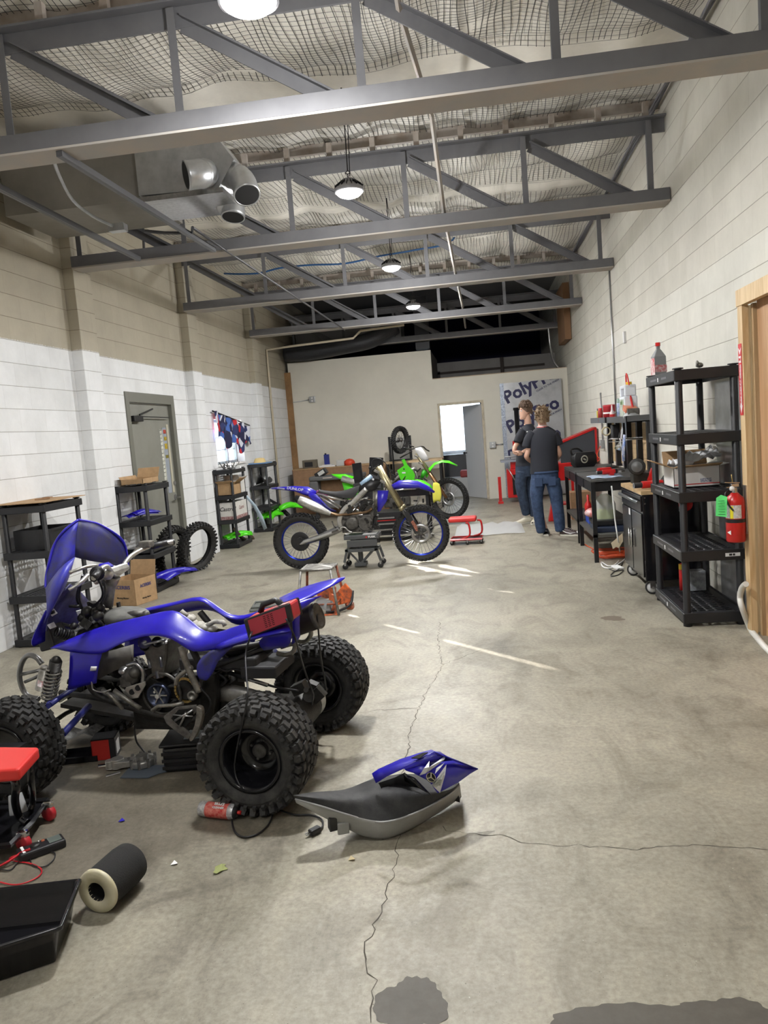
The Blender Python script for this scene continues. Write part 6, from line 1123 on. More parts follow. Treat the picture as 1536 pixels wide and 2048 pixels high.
# table with silver backed panel and bike wheel
TB = thing('side_table', 'low table with wood-edged top at the back wall behind the green bike', 'table', (-1.92, 15.3, 0))
MB().boxx(0, 1.15, 0, .7, .93, .97).build('tabletop', wood, TB)
for x in (.03, 1.08):
    for y in (.03, .63): MB().boxx(x, x + .04, y, y + .04, 0, .93).build('leg', black_metal, TB)
SB = thing('display_board', 'silver panel in a black frame standing on the back table', 'panel', (-1.87, 15.75, .97)); MB().boxx(.04, .42, 0, .02, .03, .47).build('panel', mat('silver_panel', (.45, .45, .44), .3, .8), SB)
for x in (0, .42): MB().boxx(x, x + .05, -.02, .04, 0, .5).build('frame_post', black_metal, SB)
MB().boxx(0, .47, -.1, .1, 0, .03).build('frame_base', black_metal, SB)
BW = thing('bike_wheel', 'loose knobbly spoked bike wheel raised in front of the silver panel at the back', 'wheel', (-1.508,14.6,1.403)); BW.rotation_euler = (R(4), 0, R(62))
spoked_wheel('wheel', .265, .09, .18, black_rim, BW, (0, 0, 0), 36, False)
tag(MB().tube([(-1.67, 14.62, 0), (-1.67, 14.62, 1.38), (-1.55, 14.64, 1.38), (-1.55, 14.64, 1.40)], .015, 8).boxx(-1.85, -1.5, 14.5, 14.75, 0, .02).boxx(-1.68, -1.56, 14.60, 14.64, 1.36, 1.39).build('wheel_stand', black_metal), 'slim black stand carrying the loose spoked wheel', 'stand')
# tool cart between the bikes
TC = thing('tool_cart', 'black wheeled tool cart between the blue and green bikes', 'cart', (-1.80, 10.95, 0))
MB().boxx(0, 1.03, 0, .5, .63, .745).build('top_box', black_gloss, TC, bevel=.006); MB().tube([(.35, -.01, .735), (.85, -.01, .735)], .012, 8).build('chrome_trim', chrome, TC)
for x in (.02, .97):
    for y in (.02, .44): MB().boxx(x, x + .04, y, y + .04, .06, .64).build('leg', black_metal, TC)
MB().boxx(.0, .62, .02, .48, .12, .42).build('drawer_block', black_metal, TC, bevel=.005); MB().boxx(0, 1.03, 0, .5, .09, .12).build('lower_shelf', black_metal, TC)
dw = MB()
for k in range(3): dw.boxx(.06, .5, .0, .02, .16 + k * .085, .18 + k * .085)
dw.build('drawer_handle', steel, TC); MB().boxx(.0, .62, .0, .005, .3, .31).build('red_strip', red, TC)
for x in (.06, .97): MB().lathe([(.0, -.012), (.045, -.012), (.05, 0), (.045, .012), (0, .012)], (x, .02, .05), (0, 1, 0), 20).build('caster_wheel', mat('caster_grey', (.3, .3, .3), .5), TC)
for q, rx, lb in ((( -1.875, 11.2, .75), -4, 'black toolbox lid standing open on the left of the tool cart'), ((-1.70, 11.42, .86), 6, 'larger black toolbox lid standing open behind the first on the tool cart')):
    t_ = thing('toolbox_lid', lb, 'lid', q, rot=(R(-6), R(rx), 0)); w_ = .14 if rx < 0 else .21
    MB().boxx(0, w_, 0, .03, .10 if rx < 0 else .10, .40 if rx < 0 else .36).build('lid', black_gloss, t_, bevel=.006); MB().boxx(.03, w_ - .03, -.003, 0, .14, .30).build('inner_recess', dark_hole, t_); MB().boxx(0, w_, -.12, .12, 0 if rx < 0 else -.11, .10).build('box_body', black_plastic, t_, bevel=.006)
rows = [[(-.706,10.93,0.799), (-.655,10.93,0.81), (-.615,10.93,0.778)], [(-.717,10.9,0.717), (-.663,10.92,0.697), (-.604,10.9,0.709)], [(-.726,10.9,0.603), (-.663,10.9,0.584), (-.589,10.9,0.622)], [(-.718,10.9,0.517), (-.666,10.92,0.554), (-.624,10.9,0.525)]]
o = MB().loft(rows).build('yellow_cloth', mat('yellow_cloth', (.62, .60, .08), .9, bump=.6, bscale=30), solid=.02, sub=1); tag(o, 'bright yellow cloth hanging off the tool cart corner', 'cloth')
# second green bodywork on the cart
o = MB().loft([[(-1.081,11.3,0.828),(-.953,11.3,0.856),(-.845,11.3,0.811),(-.748,11.3,0.73)], [(-1.061,11.2,0.775),(-.927,11.2,0.795),(-.827,11.2,0.758),(-.73,11.2,0.693)]]).build('loose_fender', green, solid=.006, sub=1); tag(o, 'loose bright green fender lying on the tool cart behind the blue fender', 'fender')
# ---------------- insulation board, press, washer
FB = thing('insulation_board', 'silver foil-faced foam insulation board with dark blue lettering leaning on the back wall', 'board', (.48, 16.25, .02), rot=(R(-2.2), 0, 0))
MB().boxx(0, 1.24, -.04, .0, 0, 2.36).build('foam_core', mat('board_foil', (.52, .53, .55), .35, .55, var=.3, vscale=3), FB); navy = mat('navy_print', (.012, .012, .07), .5)
MB().boxx(-.012, .0, -.045, .0, 0, 2.36).boxx(0, .07, -.046, -.041, 0, 2.36).build('foil_edge', mat('blue_foil', (.45, .50, .60), .3, .6, var=.6, vscale=60, bump=.8, bscale=40), FB)
def clip_top(b, zmax):
    bm = bmesh.new(); vs = [bm.verts.new(p) for p in b.v]
    for f in b.f:
        try: bm.faces.new([vs[i] for i in f])
        except ValueError: pass
    bmesh.ops.bisect_plane(bm, geom=bm.verts[:] + bm.edges[:] + bm.faces[:], plane_co=(0, 0, zmax), plane_no=(0, 0, 1), clear_outer=True)
    bm.verts.index_update(); o = MB(); o.add([v.co for v in bm.verts], [tuple(v.index for v in f.verts) for f in bm.faces]); bm.free(); return o
ca, sa = math.cos(R(24)), math.sin(R(24))
for (x, z, s_, tx) in ((.60, 2.27, .36, 'PolyPro'), (.62, 1.66, .36, 'PolyPro'), (.62, 1.05, .36, 'PolyPro')):
    clip_top(text_mb(tx, s_, frame((x, -.044, z), (ca, 0, sa), (-sa, 0, ca)), .001, .012, 1.02), 2.355).build('lettering', navy, FB)
    text_mb('CLEAR TO THE FINISH', .05, frame((x + .36, -.044, z - .03), (ca, 0, sa), (-sa, 0, ca)), .001, .001, 1.02).build('small_lettering', navy, FB)
sm = MB()
for k in range(7): sm.boxx(.8, 1.15 - .03 * (k % 2), -.0445, -.042, 1.3 - .035 * k, 1.306 - .035 * k)
sm.build('small_print', mat('grey_print2', (.35, .36, .38), .5), FB)
WS = thing('tile_saw_bench', 'small grey-topped steel bench with red stand by the back wall, left of the two people', 'bench', (.45, 15.2, 0))
MB().boxx(-.08, .62, 0, .55, .80, .84).build('tabletop', mat('bench_grey_blue', (.30, .32, .38), .4, .4), WS); MB().boxx(.02, .6, .02, .5, .10, .66).boxx(.1, .5, .06, .12, .66, .8).build('cabinet', red, WS, bevel=.01); MB().boxx(.12, .30, .0, .02, .16, .55).build('opening', dark_hole, WS)
MB().boxx(-.16, -.1, .1, .16, 0, .52).box((-.13, .13, .02), (.10, .3, .04)).build('red_post', red, WS); MB().tube([(.05, -.02, .68), (.22, -.04, .34)], .012, 8).build('lever', steel, WS); MB().box((.17, .15, .92), (.11, .12, .15)).tube([(.0, .1, .90), (.3, .1, .90)], .018, 8).build('vice', mat('vice_grey', (.35, .35, .36), .4, .6), WS, bevel=.01)
DP = thing('bottle_jack_press', 'black and red upright hand pump standing behind the left person', 'pump', (.72, 15.1, .84))
MB().cyl((0, 0, .28), (0, 0, .95), .045).cyl((0, 0, .95), (0, 0, 1.0), .06).build('column', black_metal, DP); MB().cyl((0, 0, 0), (0, 0, .28), .03).box((0, 0, .32), (.22, .14, .09)).box((0, 0, .22), (.14, .1, .06)).build('body', red, DP, bevel=.01)
PW = thing('parts_washer', 'red parts washer with its dark lid open, behind the people by the workbenches', 'parts washer', (1.15, 12.5, 0))
MB().boxx(0, .62, 0, .55, .58, .86).build('tub', red, PW, bevel=.01)
MB().prism([(.10, .02, .86), (.66, .02, .86), (.66, .02, 1.37), (.08, .02, 1.17)], (0, .03, 0)).build('lid_panel', mat('lid_dark', (.035, .04, .05), .5), PW); MB().prism([(.08, .0, 1.16), (.66, .0, 1.36), (.66, .0, 1.39), (.08, .0, 1.19)], (0, .4, 0)).prism([(.64, .0, .86), (.67, .0, .86), (.67, .0, 1.38), (.64, .0, 1.38)], (0, .06, 0)).build('lid_edge', red, PW)
for x in (.02, .26, .56): MB().boxx(x - .02, x + .02, .02, .06, 0, .58).build('leg', red, PW)
MB().boxx(.05, .6, .1, .5, .18, .2).build('lower_shelf', red, PW)
jk = thing('jack_stand', 'red ratchet jack stand on the floor behind the front person', 'jack stand', (1.06, 12.1, 0)); MB().prism([(-.1, -.08, 0), (.1, -.08, 0), (.03, -.03, .30), (-.03, -.03, .30)], (0, .14, 0)).build('base', red, jk, bevel=.01)
rt = MB().boxx(-.012, .012, -.02, .02, .25, .45)
for k in range(7): rt.boxx(.012, .022, -.015, .015, .1 + k * .045, .12 + k * .045)
rt.build('ratchet_post', steel, jk); tag(MB().boxx(1.32, 1.62, 12.05, 12.4, 0, .42).build('brown_box', cardboard_dark, bevel=.004), 'plain brown box on the floor between the parts washer and far workbench', 'box')
tag(MB().boxx(1.70, XR, 13.2, 13.5, .85, 1.16).build('maroon_cloth', mat('maroon_cloth', (.22, .05, .06), .8), bevel=.02), 'dark maroon bag hanging on the right wall beyond the workbenches', 'bag')

# ================================================================ workbenches
bench_top = mat('bench_top', (.035, .036, .038), .45, var=.4, vscale=12, col2=(.09, .09, .09)); pegm = mat('pegboard', (.50, .36, .20), .75, var=.2, vscale=5)
def make_bench(label, y0):
    r = thing('workbench', label, 'workbench', (1.13, y0, 0)); Lb = 1.22
    MB().boxx(0, .62, 0, Lb, .865, .895).build('tabletop', bench_top, r, bevel=.003)
    for k in range(2): MB().boxx(.0, .5, .04 + k * .6, .56 + k * .6, .76, .86).build('drawer', black_metal, r, bevel=.004)
    for x in (.0, .57):
        for y in (0, Lb - .045): MB().boxx(x, x + .045, y, y + .045, 0, .865).build('leg', black_metal, r)
    MB().boxx(.0, .60, .0, Lb, .27, .30).build('lower_shelf', mat('lower_shelf', (.06, .058, .05), .6), r)
    MB().boxx(.40, .66, 0, Lb, 1.465, 1.475).boxx(.39, .40, 0, Lb, 1.465, 1.535).boxx(.39, .66, 0, .01, 1.465, 1.535).boxx(.39, .66, Lb - .01, Lb, 1.465, 1.535).build('hutch_shelf', mat('hutch_grey', (.06, .062, .066), .45), r)
    for y in (0, .52, Lb - .08): MB().boxx(.60, .66, y, y + (.09 if y else .07), .895, 1.465).build('hutch_post', black_metal, r)
    pb_ = MB().boxx(.655, .665, .08, Lb - .08, .93, 1.45).build('pegboard', pegm, r)
    hb = MB()
    for i in range(12):
        for j in range(9): hb.boxx(.6535, .655, .14 + i * .085, .146 + i * .085, .98 + j * .055, .986 + j * .055)
    hb.build('peg_hole', ink, pb_)
    return r
make_bench('near black steel workbench with pegboard hutch, right wall, beside the tool cabinet', 8.36); make_bench('far black steel workbench with pegboard hutch, right wall, nearest the people', 9.73)
# rolling tool cabinet
TCB = thing('tool_cabinet', 'glossy black rolling tool cabinet with wooden top beside the tall shelf', 'tool cabinet', (1.325, 6.72, 0)); LC = .92
MB().boxx(0, .46, 0, LC, .12, .865).build('body', black_gloss, TCB, bevel=.006); MB().boxx(-.01, .47, -.01, LC + .01, .865, .90).build('wooden_top', mat('top_wood', (.55, .38, .2), .5, var=.4, vscale=6), TCB, bevel=.003)
MB().boxx(-.012, 0, .02, LC - .02, .72, .85).build('drawer', black_gloss, TCB, bevel=.003); MB().tube([(-.03, .02, .80), (-.03, LC - .02, .80)], .016, 10).build('drawer_handle', mat('handle_grey', (.14, .15, .16), .3, .7), TCB)
for k in range(2):
    d = MB().boxx(-.012, 0, .02 + k * .45, .44 + k * .45, .15, .70).build('door', black_gloss, TCB, bevel=.003)
    MB().tube([(-.03, .40 + k * .10, .36), (-.03, .40 + k * .10, .52)], .008, 8).build('door_handle', chrome, d)
MB().boxx(-.014, -.012, .5, .56, .64, .70).build('paper_label', label_white, TCB)
for k, (x, y) in enumerate(((.06, .04), (.06, LC - .05), (.4, .04), (.4, LC - .05))):
    cw = MB().lathe([(.045, -.018), (.055, -.018), (.06, -.01), (.06, .01), (.055, .018), (.045, .018)], (x, y, .06), (.2, 1, 0), 28).build('caster_tyre', rubber, TCB)
    MB().lathe([(.0, -.014), (.045, -.016), (.047, 0), (.045, .016), (.0, .014)], (x, y, .06), (.2, 1, 0), 28).build('caster_disc', mat('caster_disc', (.6, .6, .6), .45), cw); MB().box((x, y - .028, .09), (.045, .006, .07)).box((x, y, .118), (.07, .07, .012)).cyl((x, y - .032, .06), (x, y - .02, .06), .01).build('caster_bracket', steel, cw)
MB().boxx(.0, .002, .0, .001, .2, .3).cyl((.02, -.001, .84), (.02, -.004, .84), .006).cyl((.02, -.001, .79), (.02, -.004, .79), .006).build('rivet', chrome, TCB)
# black side box seen through the tall shelf
# bench-top things
GB = thing('chop_saw', 'dark grey chop saw with round guard standing on the wooden top of the tool cabinet', 'saw', (1.50, 7.45, .90)); MB().lathe([(.0, -.02), (.07, -.02), (.078, -.01), (.078, .03), (.0, .03)], (-.07, -.03, .16), (-.25, -1, .1), 32).box((-.04, .02, .05), (.15, .14, .10)).build('body', engine_dark, GB, bevel=.01); MB().lathe([(.0, .036), (.02, .036), (.03, .032), (.05, .031)], (-.07, -.03, .16), (-.25, -1, .1), 24).build('disc_flange', mat('disc_grey', (.10, .10, .10), .45, .4), GB); MB().box((.05, -.05, .08), (.04, .05, .12), (0, .4, 0)).build('red_guard', red, GB)
BT = thing('tool_bag', 'black and red padded tool bag standing on the tool cabinet', 'bag', (1.64, 7.05, .90)); MB().loft([[(.1 * math.cos(a) * s + dx, .09 * math.sin(a) * s, z) for a in [2 * PI * k / 12 for k in range(12)]] for s, z, dx in ((.8, 0, 0), (.85, .06, 0), (.6, .12, .02), (.7, .19, .03), (.75, .23, .03))], cu=True).build('bag', seat_vinyl, BT); MB().box((.02, -.06, .19), (.10, .01, .06), (0, .5, 0)).box((.07, -.05, .06), (.04, .03, .10)).build('red_trim', red, BT)
def drill(label, loc, rz, s=1.0):
    r = thing('cordless_tool', label, 'power tool', loc, rz); MB().cyl((-.10 * s, 0, .04), (.08 * s, 0, .04), .032 * s).box((.03 * s, 0, .03), (.06 * s, .05, .06)).build('body', red, r, bevel=.006); MB().cyl((-.17 * s, 0, .04), (-.10 * s, 0, .04), .024 * s).cyl((.08 * s, 0, .04), (.11 * s, 0, .04), .034 * s).tube([(.02, 0, .035), (.05, .13 * s, .03)], .02, 8).build('grip', black_plastic, r); return r
drill('red and black cordless power tool lying at the front edge of the wooden cabinet top', (1.45, 6.86, .90), .15); drill('red and black cordless driver farther back on the cabinet top', (1.60, 6.84, .90), 2.6, .8)
BC = thing('battery_case', 'large black battery pack case with round emblem on the far workbench', 'case', (1.36, 10.62, .90), R(15)); BC.scale = (.66, .66, .72); MB().loft([[(x * s, y * s, z) for x, y in ((-.24, -.12), (.22, -.14), (.26, 0), (.22, .13), (-.22, .12), (-.28, 0))] for s, z in ((.8, 0), (1.0, .06), (1.0, .2), (.8, .27), (.0, .275))], cu=True).build('case', black_plastic, BC, bevel=.01); MB().lathe([(.05, 0), (.07, .004), (.075, 0)], (-.04, -.135, .14), (0, -1, 0), 24).box((-.04, -.14, .14), (.06, .004, .03), (0, .5, 0)).build('emblem', mat('emblem_grey', (.35, .34, .28), .5), BC); MB().tube(bez([(-.24, 0, .22), (-.26, 0, .33), (-.12, 0, .34), (-.02, 0, .27)], 4), .02, 8).build('handle', black_plastic, BC)
o = MB().loft([[(1.15 + .07 * i, 8.42 + .09 * j, .90 + .006 * math.sin(i * 2 + j)) for i in range(6)] for j in range(6)]).build('open_magazine', mat('print_blue_white', (.55, .62, .70), .5, var=.9, vscale=10, col2=(.10, .2, .4)), solid=.002); tag(o, 'blue and white printed sheets spread on the near workbench corner', 'paper')
drill('red and black ratchet driver lying across the near workbench', (1.38, 8.72, .90), .2, .8)
for k, (x, y, lb) in enumerate(((1.33, 9.2, 'red plastic tool case lying on the near workbench'),)): tag(MB().boxx(x, x + .16, y, y + .1, .895, .955).build('tool_case', red, bevel=.01), lb, 'case')
tag(MB().box((1.55, 9.35, .91), (.14, .05, .03), (0, 0, .4)).box((1.6, 9.2, .905), (.1, .03, .02), (0, 0, 1)).box((1.5, 9.9, .905), (.12, .04, .02), (0, 0, 1.3)).build('hand_tools', steel), 'small steel hand tools scattered along the workbench tops', 'tools', kind='stuff')
WC = thing('desk_lamp', 'dark round lamp base with a thin stem on the far workbench', 'lamp', (1.62, 10.0, .895)); MB().lathe([(.0, .02), (.08, .02), (.09, 0)], n=20).build('base', black_metal, WC); MB().tube([(0, 0, .02), (.0, 0, .14)], .004, 6).build('stem', black_metal, WC)
# on the hutches
def lath(name, label, cat, loc, prof, m, n=20, parts=()):
    r = thing(name, label, cat, loc); MB().lathe(prof, n=n).build('body', m, r)
    for nm, pf, m2 in parts: MB().lathe(pf, n=n).build(nm, m2, r)
    return r
lath('coffee_can', 'large round red can on the far hutch shelf', 'can', (1.60, 9.86, 1.476), [(0, 0), (.075, 0), (.075, .19), (.078, .2), (.07, .21), (0, .21)], mat('can_maroon', (.40, .02, .03), .35), 24, (('paper_patch', [(.0755, .10), (.0755, .12)], label_white),))
for k, (x, y, m_, lb) in enumerate(((1.58, 10.55, mat('yellow_can', (.55, .5, .05), .4), 'yellow spray can at the far end of the hutch shelf'), (1.66, 10.4, red, 'red spray can beside the yellow one on the far hutch'), (1.55, 10.25, mat('dark_red', (.3, .02, .02), .4), 'dark red spray can next to the large red can'))):
    lath('spray_can', lb, 'spray can', (x, y, 1.476), [(0, 0), (.032, 0), (.033, .14), (.02, .16), (0, .16)], m_, 16, (('cap', [(.026, .15), (.026, .18), (0, .18)], red if k else ink),))
lath('squeeze_bottle', 'slim bottle with red lower half and white nozzle between the red can and white jug', 'bottle', (1.56, 9.42, 1.476), [(0, 0), (.03, 0), (.03, .10), (.012, .14), (.006, .2), (0, .2)], mat('pale_bottle', (.7, .6, .6), .4), 16, (('red_label', [(.031, .0), (.031, .09)], red),)); lath('spray_can', 'white and blue aerosol can left of the white jug', 'spray can', (1.60, 9.15, 1.476), [(0, 0), (.033, 0), (.033, .2), (.02, .22), (0, .22)], mat('white_blue_can', (.6, .62, .65), .35, var=.7, vscale=20, col2=(.1, .2, .5)), 16, (('cap', [(.028, .21), (.028, .26), (0, .26)], mat('green_cap', (.2, .3, .25), .5)),))
JG = thing('oil_jug', 'large white plastic oil jug with handle and yellow cap on the near hutch shelf', 'jug', (1.62, 8.72, 1.476)); jw = mat('jug_white', (.72, .76, .82), .4)
MB().boxx(-.07, .07, -.15, .15, 0, .27).boxx(-.06, .06, -.15, -.10, .27, .37).boxx(-.06, .06, .10, .15, .27, .37).boxx(-.06, .06, -.15, .15, .35, .39).build('jug', jw, JG, bevel=.015, seg=3); MB().cyl((0, -.08, .39), (0, -.08, .42), .03).build('cap', mat('cap_yellow', (.7, .45, .02), .4), JG); MB().boxx(-.072, -.07, -.12, .12, .05, .24).build('label', mat('jug_label', (.6, .62, .62), .5, var=.9, vscale=18, col2=(.2, .3, .15)), JG); text_mb('SHELL', .05, frame((-.0735, 0, .20), (0, -1, 0), (0, 0, 1)), .0004, .001).build('lettering', mat('green_ink', (.1, .2, .05), .5), JG)
HL = thing('plastic_bag', 'crumpled red and white bag with a grey roll at the near end of the hutch', 'bag', (1.60, 8.48, 1.476)); MB().ball((0, 0, .05), (.09, .12, .06), 10, 7).build('plastic_bag', clear_plastic, HL); MB().box((0, .06, .13), (.12, .18, .06), (.2, .1, 0)).build('red_packet', mat('red_packet', (.6, .06, .03), .4, var=.6, vscale=20, col2=(.7, .4, .2)), HL); MB().cyl((-.05, -.06, .1), (.07, -.06, .1), .035).build('grey_roll', engine_grey, HL)
tag(MB().tube(bez([(1.60, 8.62, 1.62), (1.62, 8.72, 1.74), (1.63, 8.84, 1.88), (1.62, 8.78, 1.98), (1.6, 8.62, 1.97), (1.6, 8.52, 1.86)], 5), .008, 8).build('red_strap', red_vinyl), 'red webbing strap looping up behind the bag on the near hutch', 'strap')
TF = thing('triangle_frame', 'red and navy triangular frame standing among the bags on the near hutch', 'frame', (1.62, 8.55, 1.5)); MB().tube([(0, .08, .30), (0, -.12, .05)], .012, 6).tube([(0, .08, .30), (0, .1, .05)], .012, 6).build('frame', red, TF); MB().prism([(0, .08, .26), (0, -.02, .1), (0, .08, .1)], (.01, 0, 0)).build('panel', navy, TF)
# hanging things below the hutch
tag(MB().lathe([(.055, 0), (.055, .05), (.045, .05), (.045, 0)], (1.55, 9.83, 1.36), (0, 1, .1), 24, closed=True).build('tape_roll', mat('tape_tan', (.45, .38, .22), .6)), 'roll of tan masking tape hanging under the far hutch', 'tape')
tag(MB().boxx(1.56, 1.64, 9.45, 9.60, 1.28, 1.44).build('black_charger', black_plastic, bevel=.01), 'black charger block hanging under the hutch between the benches', 'charger')
wb = MB().tube([(1.52, 9.5, 1.27), (1.50, 8.45, 1.30)], .004, 6).tube([(1.70, 9.5, 1.27), (1.70, 8.45, 1.30)], .004, 6).tube([(1.52, 9.5, 1.24), (1.50, 8.45, 1.27)], .004, 6)
for k in range(9): wb.tube([(1.52, 8.5 + k * .12, 1.28), (1.70, 8.5 + k * .12, 1.28)], .003, 5)
tag(wb.build('wire_basket', steel), 'chrome wire rack hanging under the near hutch shelf', 'rack')
SH = thing('safety_lamp', 'silver clip lamp shade hanging from the wire rack on the near hutch', 'lamp', (1.50, 8.72, 1.24)); MB().lathe([(.02, .10), (.03, .06), (.055, .0), (.05, .0)], (0, 0, -.06), (.3, -.3, 1), 20).build('shade', chrome, SH); MB().tube([(0, 0, .04), (.02, .02, .12)], .008, 6).build('clip', black_metal, SH)
tag(MB().loft([[(1.53, 8.60 + .05 * i, 1.42 - .02 * abs(i - 1)), (1.50 + .02 * (i % 2), 8.60 + .04 * i, 1.25), (1.52, 8.62 + .03 * i, 1.10 + .03 * (i % 2)), (1.53, 8.66 + .01 * i, .98)] for i in range(4)]).build('plastic_bag', mat('grey_bag', (.45, .46, .48), .35, alpha=.85)), 'torn grey plastic bag hanging from the near hutch', 'bag')
tag(MB().loft([[(1.52, 8.44, 1.34), (1.52, 8.50, 1.34)], [(1.50, 8.42, 1.2), (1.5, 8.49, 1.2)], [(1.50, 8.46, 1.06), (1.5, 8.52, 1.06)]]).build('glove', mat('glove_blue', (.1, .2, .5), .7, var=.8, vscale=20, col2=(.6, .6, .65)), solid=.02), 'blue and white glove hanging at the near end of the hutch', 'glove')
# lower shelves and floor
tag(MB().lathe([(0, 0), (.04, 0), (.045, .10), (.015, .15), (.012, .22), (0, .22)], (1.22, 9.35, .50), n=16).build('red_bottle', red), 'red bottle with white neck standing on the near bench lower shelf', 'bottle')
tag(MB().boxx(1.2, 1.5, 9.2, 9.5, .30, .42).build('blue_case', mat('case_blue', (.02, .06, .35), .4), bevel=.01), 'blue plastic case under the red bottle on the lower shelf', 'case'); bpy.data.objects['red_bottle'].location.z = -.08
WJ = thing('water_jug', 'clear plastic jug half full of yellow-green fluid on the near bench lower shelf', 'jug', (1.32, 8.75, .42)); MB().loft([[(.12 * math.cos(a) * s, .10 * math.sin(a) * s, z) for a in [2 * PI * k / 16 for k in range(16)]] for s, z in ((.95, 0), (1, .03), (1, .16), (.7, .24), (.25, .28))], cu=True).build('jug', clear_plastic, WJ); MB().loft([[(.115 * math.cos(a), .095 * math.sin(a), z) for a in [2 * PI * k / 16 for k in range(16)]] for z in (.005, .10)], cu=True).add([(.115 * math.cos(2 * PI * k / 16), .095 * math.sin(2 * PI * k / 16), .10) for k in range(16)], [tuple(range(16))]).build('fluid', mat('coolant_green', (.42, .52, .05), .3), WJ)
tag(MB().boxx(1.18, 1.55, 8.6, 9.05, .36, .42).build('black_tray', black_plastic, bevel=.01), 'black tray carrying the jug on the near bench lower shelf', 'tray'); tag(MB().boxx(1.18, 1.6, 8.5, 9.0, .30, .355).build('socket_case', mat('case_navy', (.02, .03, .06), .4), bevel=.008), 'flat navy tool case on the near bench lower shelf under the black tray', 'case')
tag(MB().ball((1.22, 8.95, .47), (.10, .16, .055), 10, 7).build('red_bag', mat('bag_red_white', (.55, .05, .04), .45, var=.5, vscale=18, col2=(.65, .6, .6))), 'red and white plastic bag on the lower shelf of the near bench', 'bag')
oc = mat('cord_orange', (.75, .10, .03), .5); b = MB()
for k in range(7): b.tube([(1.38 + .04 * math.sin(k * 2) + (.16 + .01 * k) * math.cos(a), 8.62 + .12 * math.cos(k) * .3 + (.14) * math.sin(a), .012 + k * .011 + .006 * math.sin(3 * a)) for a in [2 * PI * j / 20 for j in range(20)]], .006, 6, closed=True)
tag(b.build('extension_cord_coil', oc), 'coiled orange extension cord on the floor under the near workbench', 'cord')
tag(MB().tube(bez([(1.209,10.486,0.008),(1.176,9.866,0.008),(1.199,9.448,0.008),(1.253,9.126,0.008),(1.282,8.832,0.008),(1.313,8.687,0.008)], 5), .006, 6).build('extension_cord', oc), 'orange extension cord running along the floor past the far workbench', 'cord')
tag(MB().tube(bez([(1.3,8.1,0.837),(1.308,8.1,0.691),(1.318,8.1,0.483),(1.338,8.1,0.274)] + [(1.439,8.631,0.01),(1.318,8.174,0.01),(1.223,8.088,0.01),(1.195,8.334,0.01),(1.166,8.049,0.01),(1.234,7.972,0.01),(1.366,8.218,0.01),(1.456,8.432,0.01)], 5), .007, 8).build('power_strip_cord', white_plastic), 'white cable dropping from the near workbench and curling on the floor', 'cord')
tag(MB().tube(bez([(1.428,8.391,0.008),(1.32,7.956,0.008),(1.216,7.744,0.008),(1.169,7.578,0.008),(1.24,7.608,0.008),(1.334,7.842,0.008),(1.256,7.812,0.008),(1.208,7.935,0.008)], 5), .005, 6).build('short_cable', black_plastic), 'short black cord with plug on the floor before the tool cabinet', 'cord')
tag(MB().prism([(1.274,8.15,0.239),(1.326,8.15,0.278),(1.395,8.15,0.336),(1.396,8.15,0.252),(1.352,8.15,0.181),(1.323,8.15,0.194),(1.291,8.15,0.174)], (0, .004, 0)).build('paper_tag', mat('tag_tan', (.55, .46, .32), .8)), 'tan paper tag hanging on the white cable', 'tag')
tag(MB().box((1.30, 7.98, .012), (.08, .12, .02), (.1, 0, .4)).build('wipe_packet', label_white, bevel=.004), 'small white packet on the floor under the near workbench', 'packet')
# outlet box on right wall, back wall outlets
def outlet(label, loc, face, cond):
    r = thing('outlet_box', label, 'outlet', loc); MB().box((0, 0, 0), (.05 if face == 'x' else .13, .13 if face == 'x' else .05, .13)).build('box', galv, r, bevel=.006)
    sk = MB()
    for z in (-.03, .03): sk.box((-.027, 0, z) if face == 'x' else (0, -.027, z), (.004, .03, .03) if face == 'x' else (.03, .004, .03))
    sk.build('socket', white_plastic, r); MB().tube([V(c) - V(loc) for c in cond], .012, 8).build('conduit', galv, r)
outlet('grey outlet box on the right block wall above the far workbench', (XR - .03, 12.0, 1.13), 'x', [(XR - .02, 12.0, 1.19), (XR - .02, 12.0, 1.9)])
outlet('grey outlet box with conduit on the back wall at the left', (-3.50, YB - .03, 2.39), 'y', [(-3.56, YB - .015, 2.39), (-3.95, YB - .015, 2.36), (-3.96, YB - .015, 2.9)]); outlet('grey outlet box on the back wall right of the doorway', (.25, YB - .03, 1.13), 'y', [(.31, YB - .015, 1.13), (.50, YB - .015, 1.13)])
tag(MB().boxx(XR - .03, XR, 9.9, 9.96, 2.42, 2.56).build('thermostat', white_plastic, bevel=.004), 'small white switch box high on the right block wall', 'switch')
tag(MB().tube(bez([(XR - .06, 12.0, 1.10), (1.72, 11.9, .98), (1.70, 11.5, .93), (1.62, 11.3, .91)], 5), .006, 6).build('orange_plug_lead', oc), 'orange lead hanging from the right wall outlet onto the far bench', 'cord')
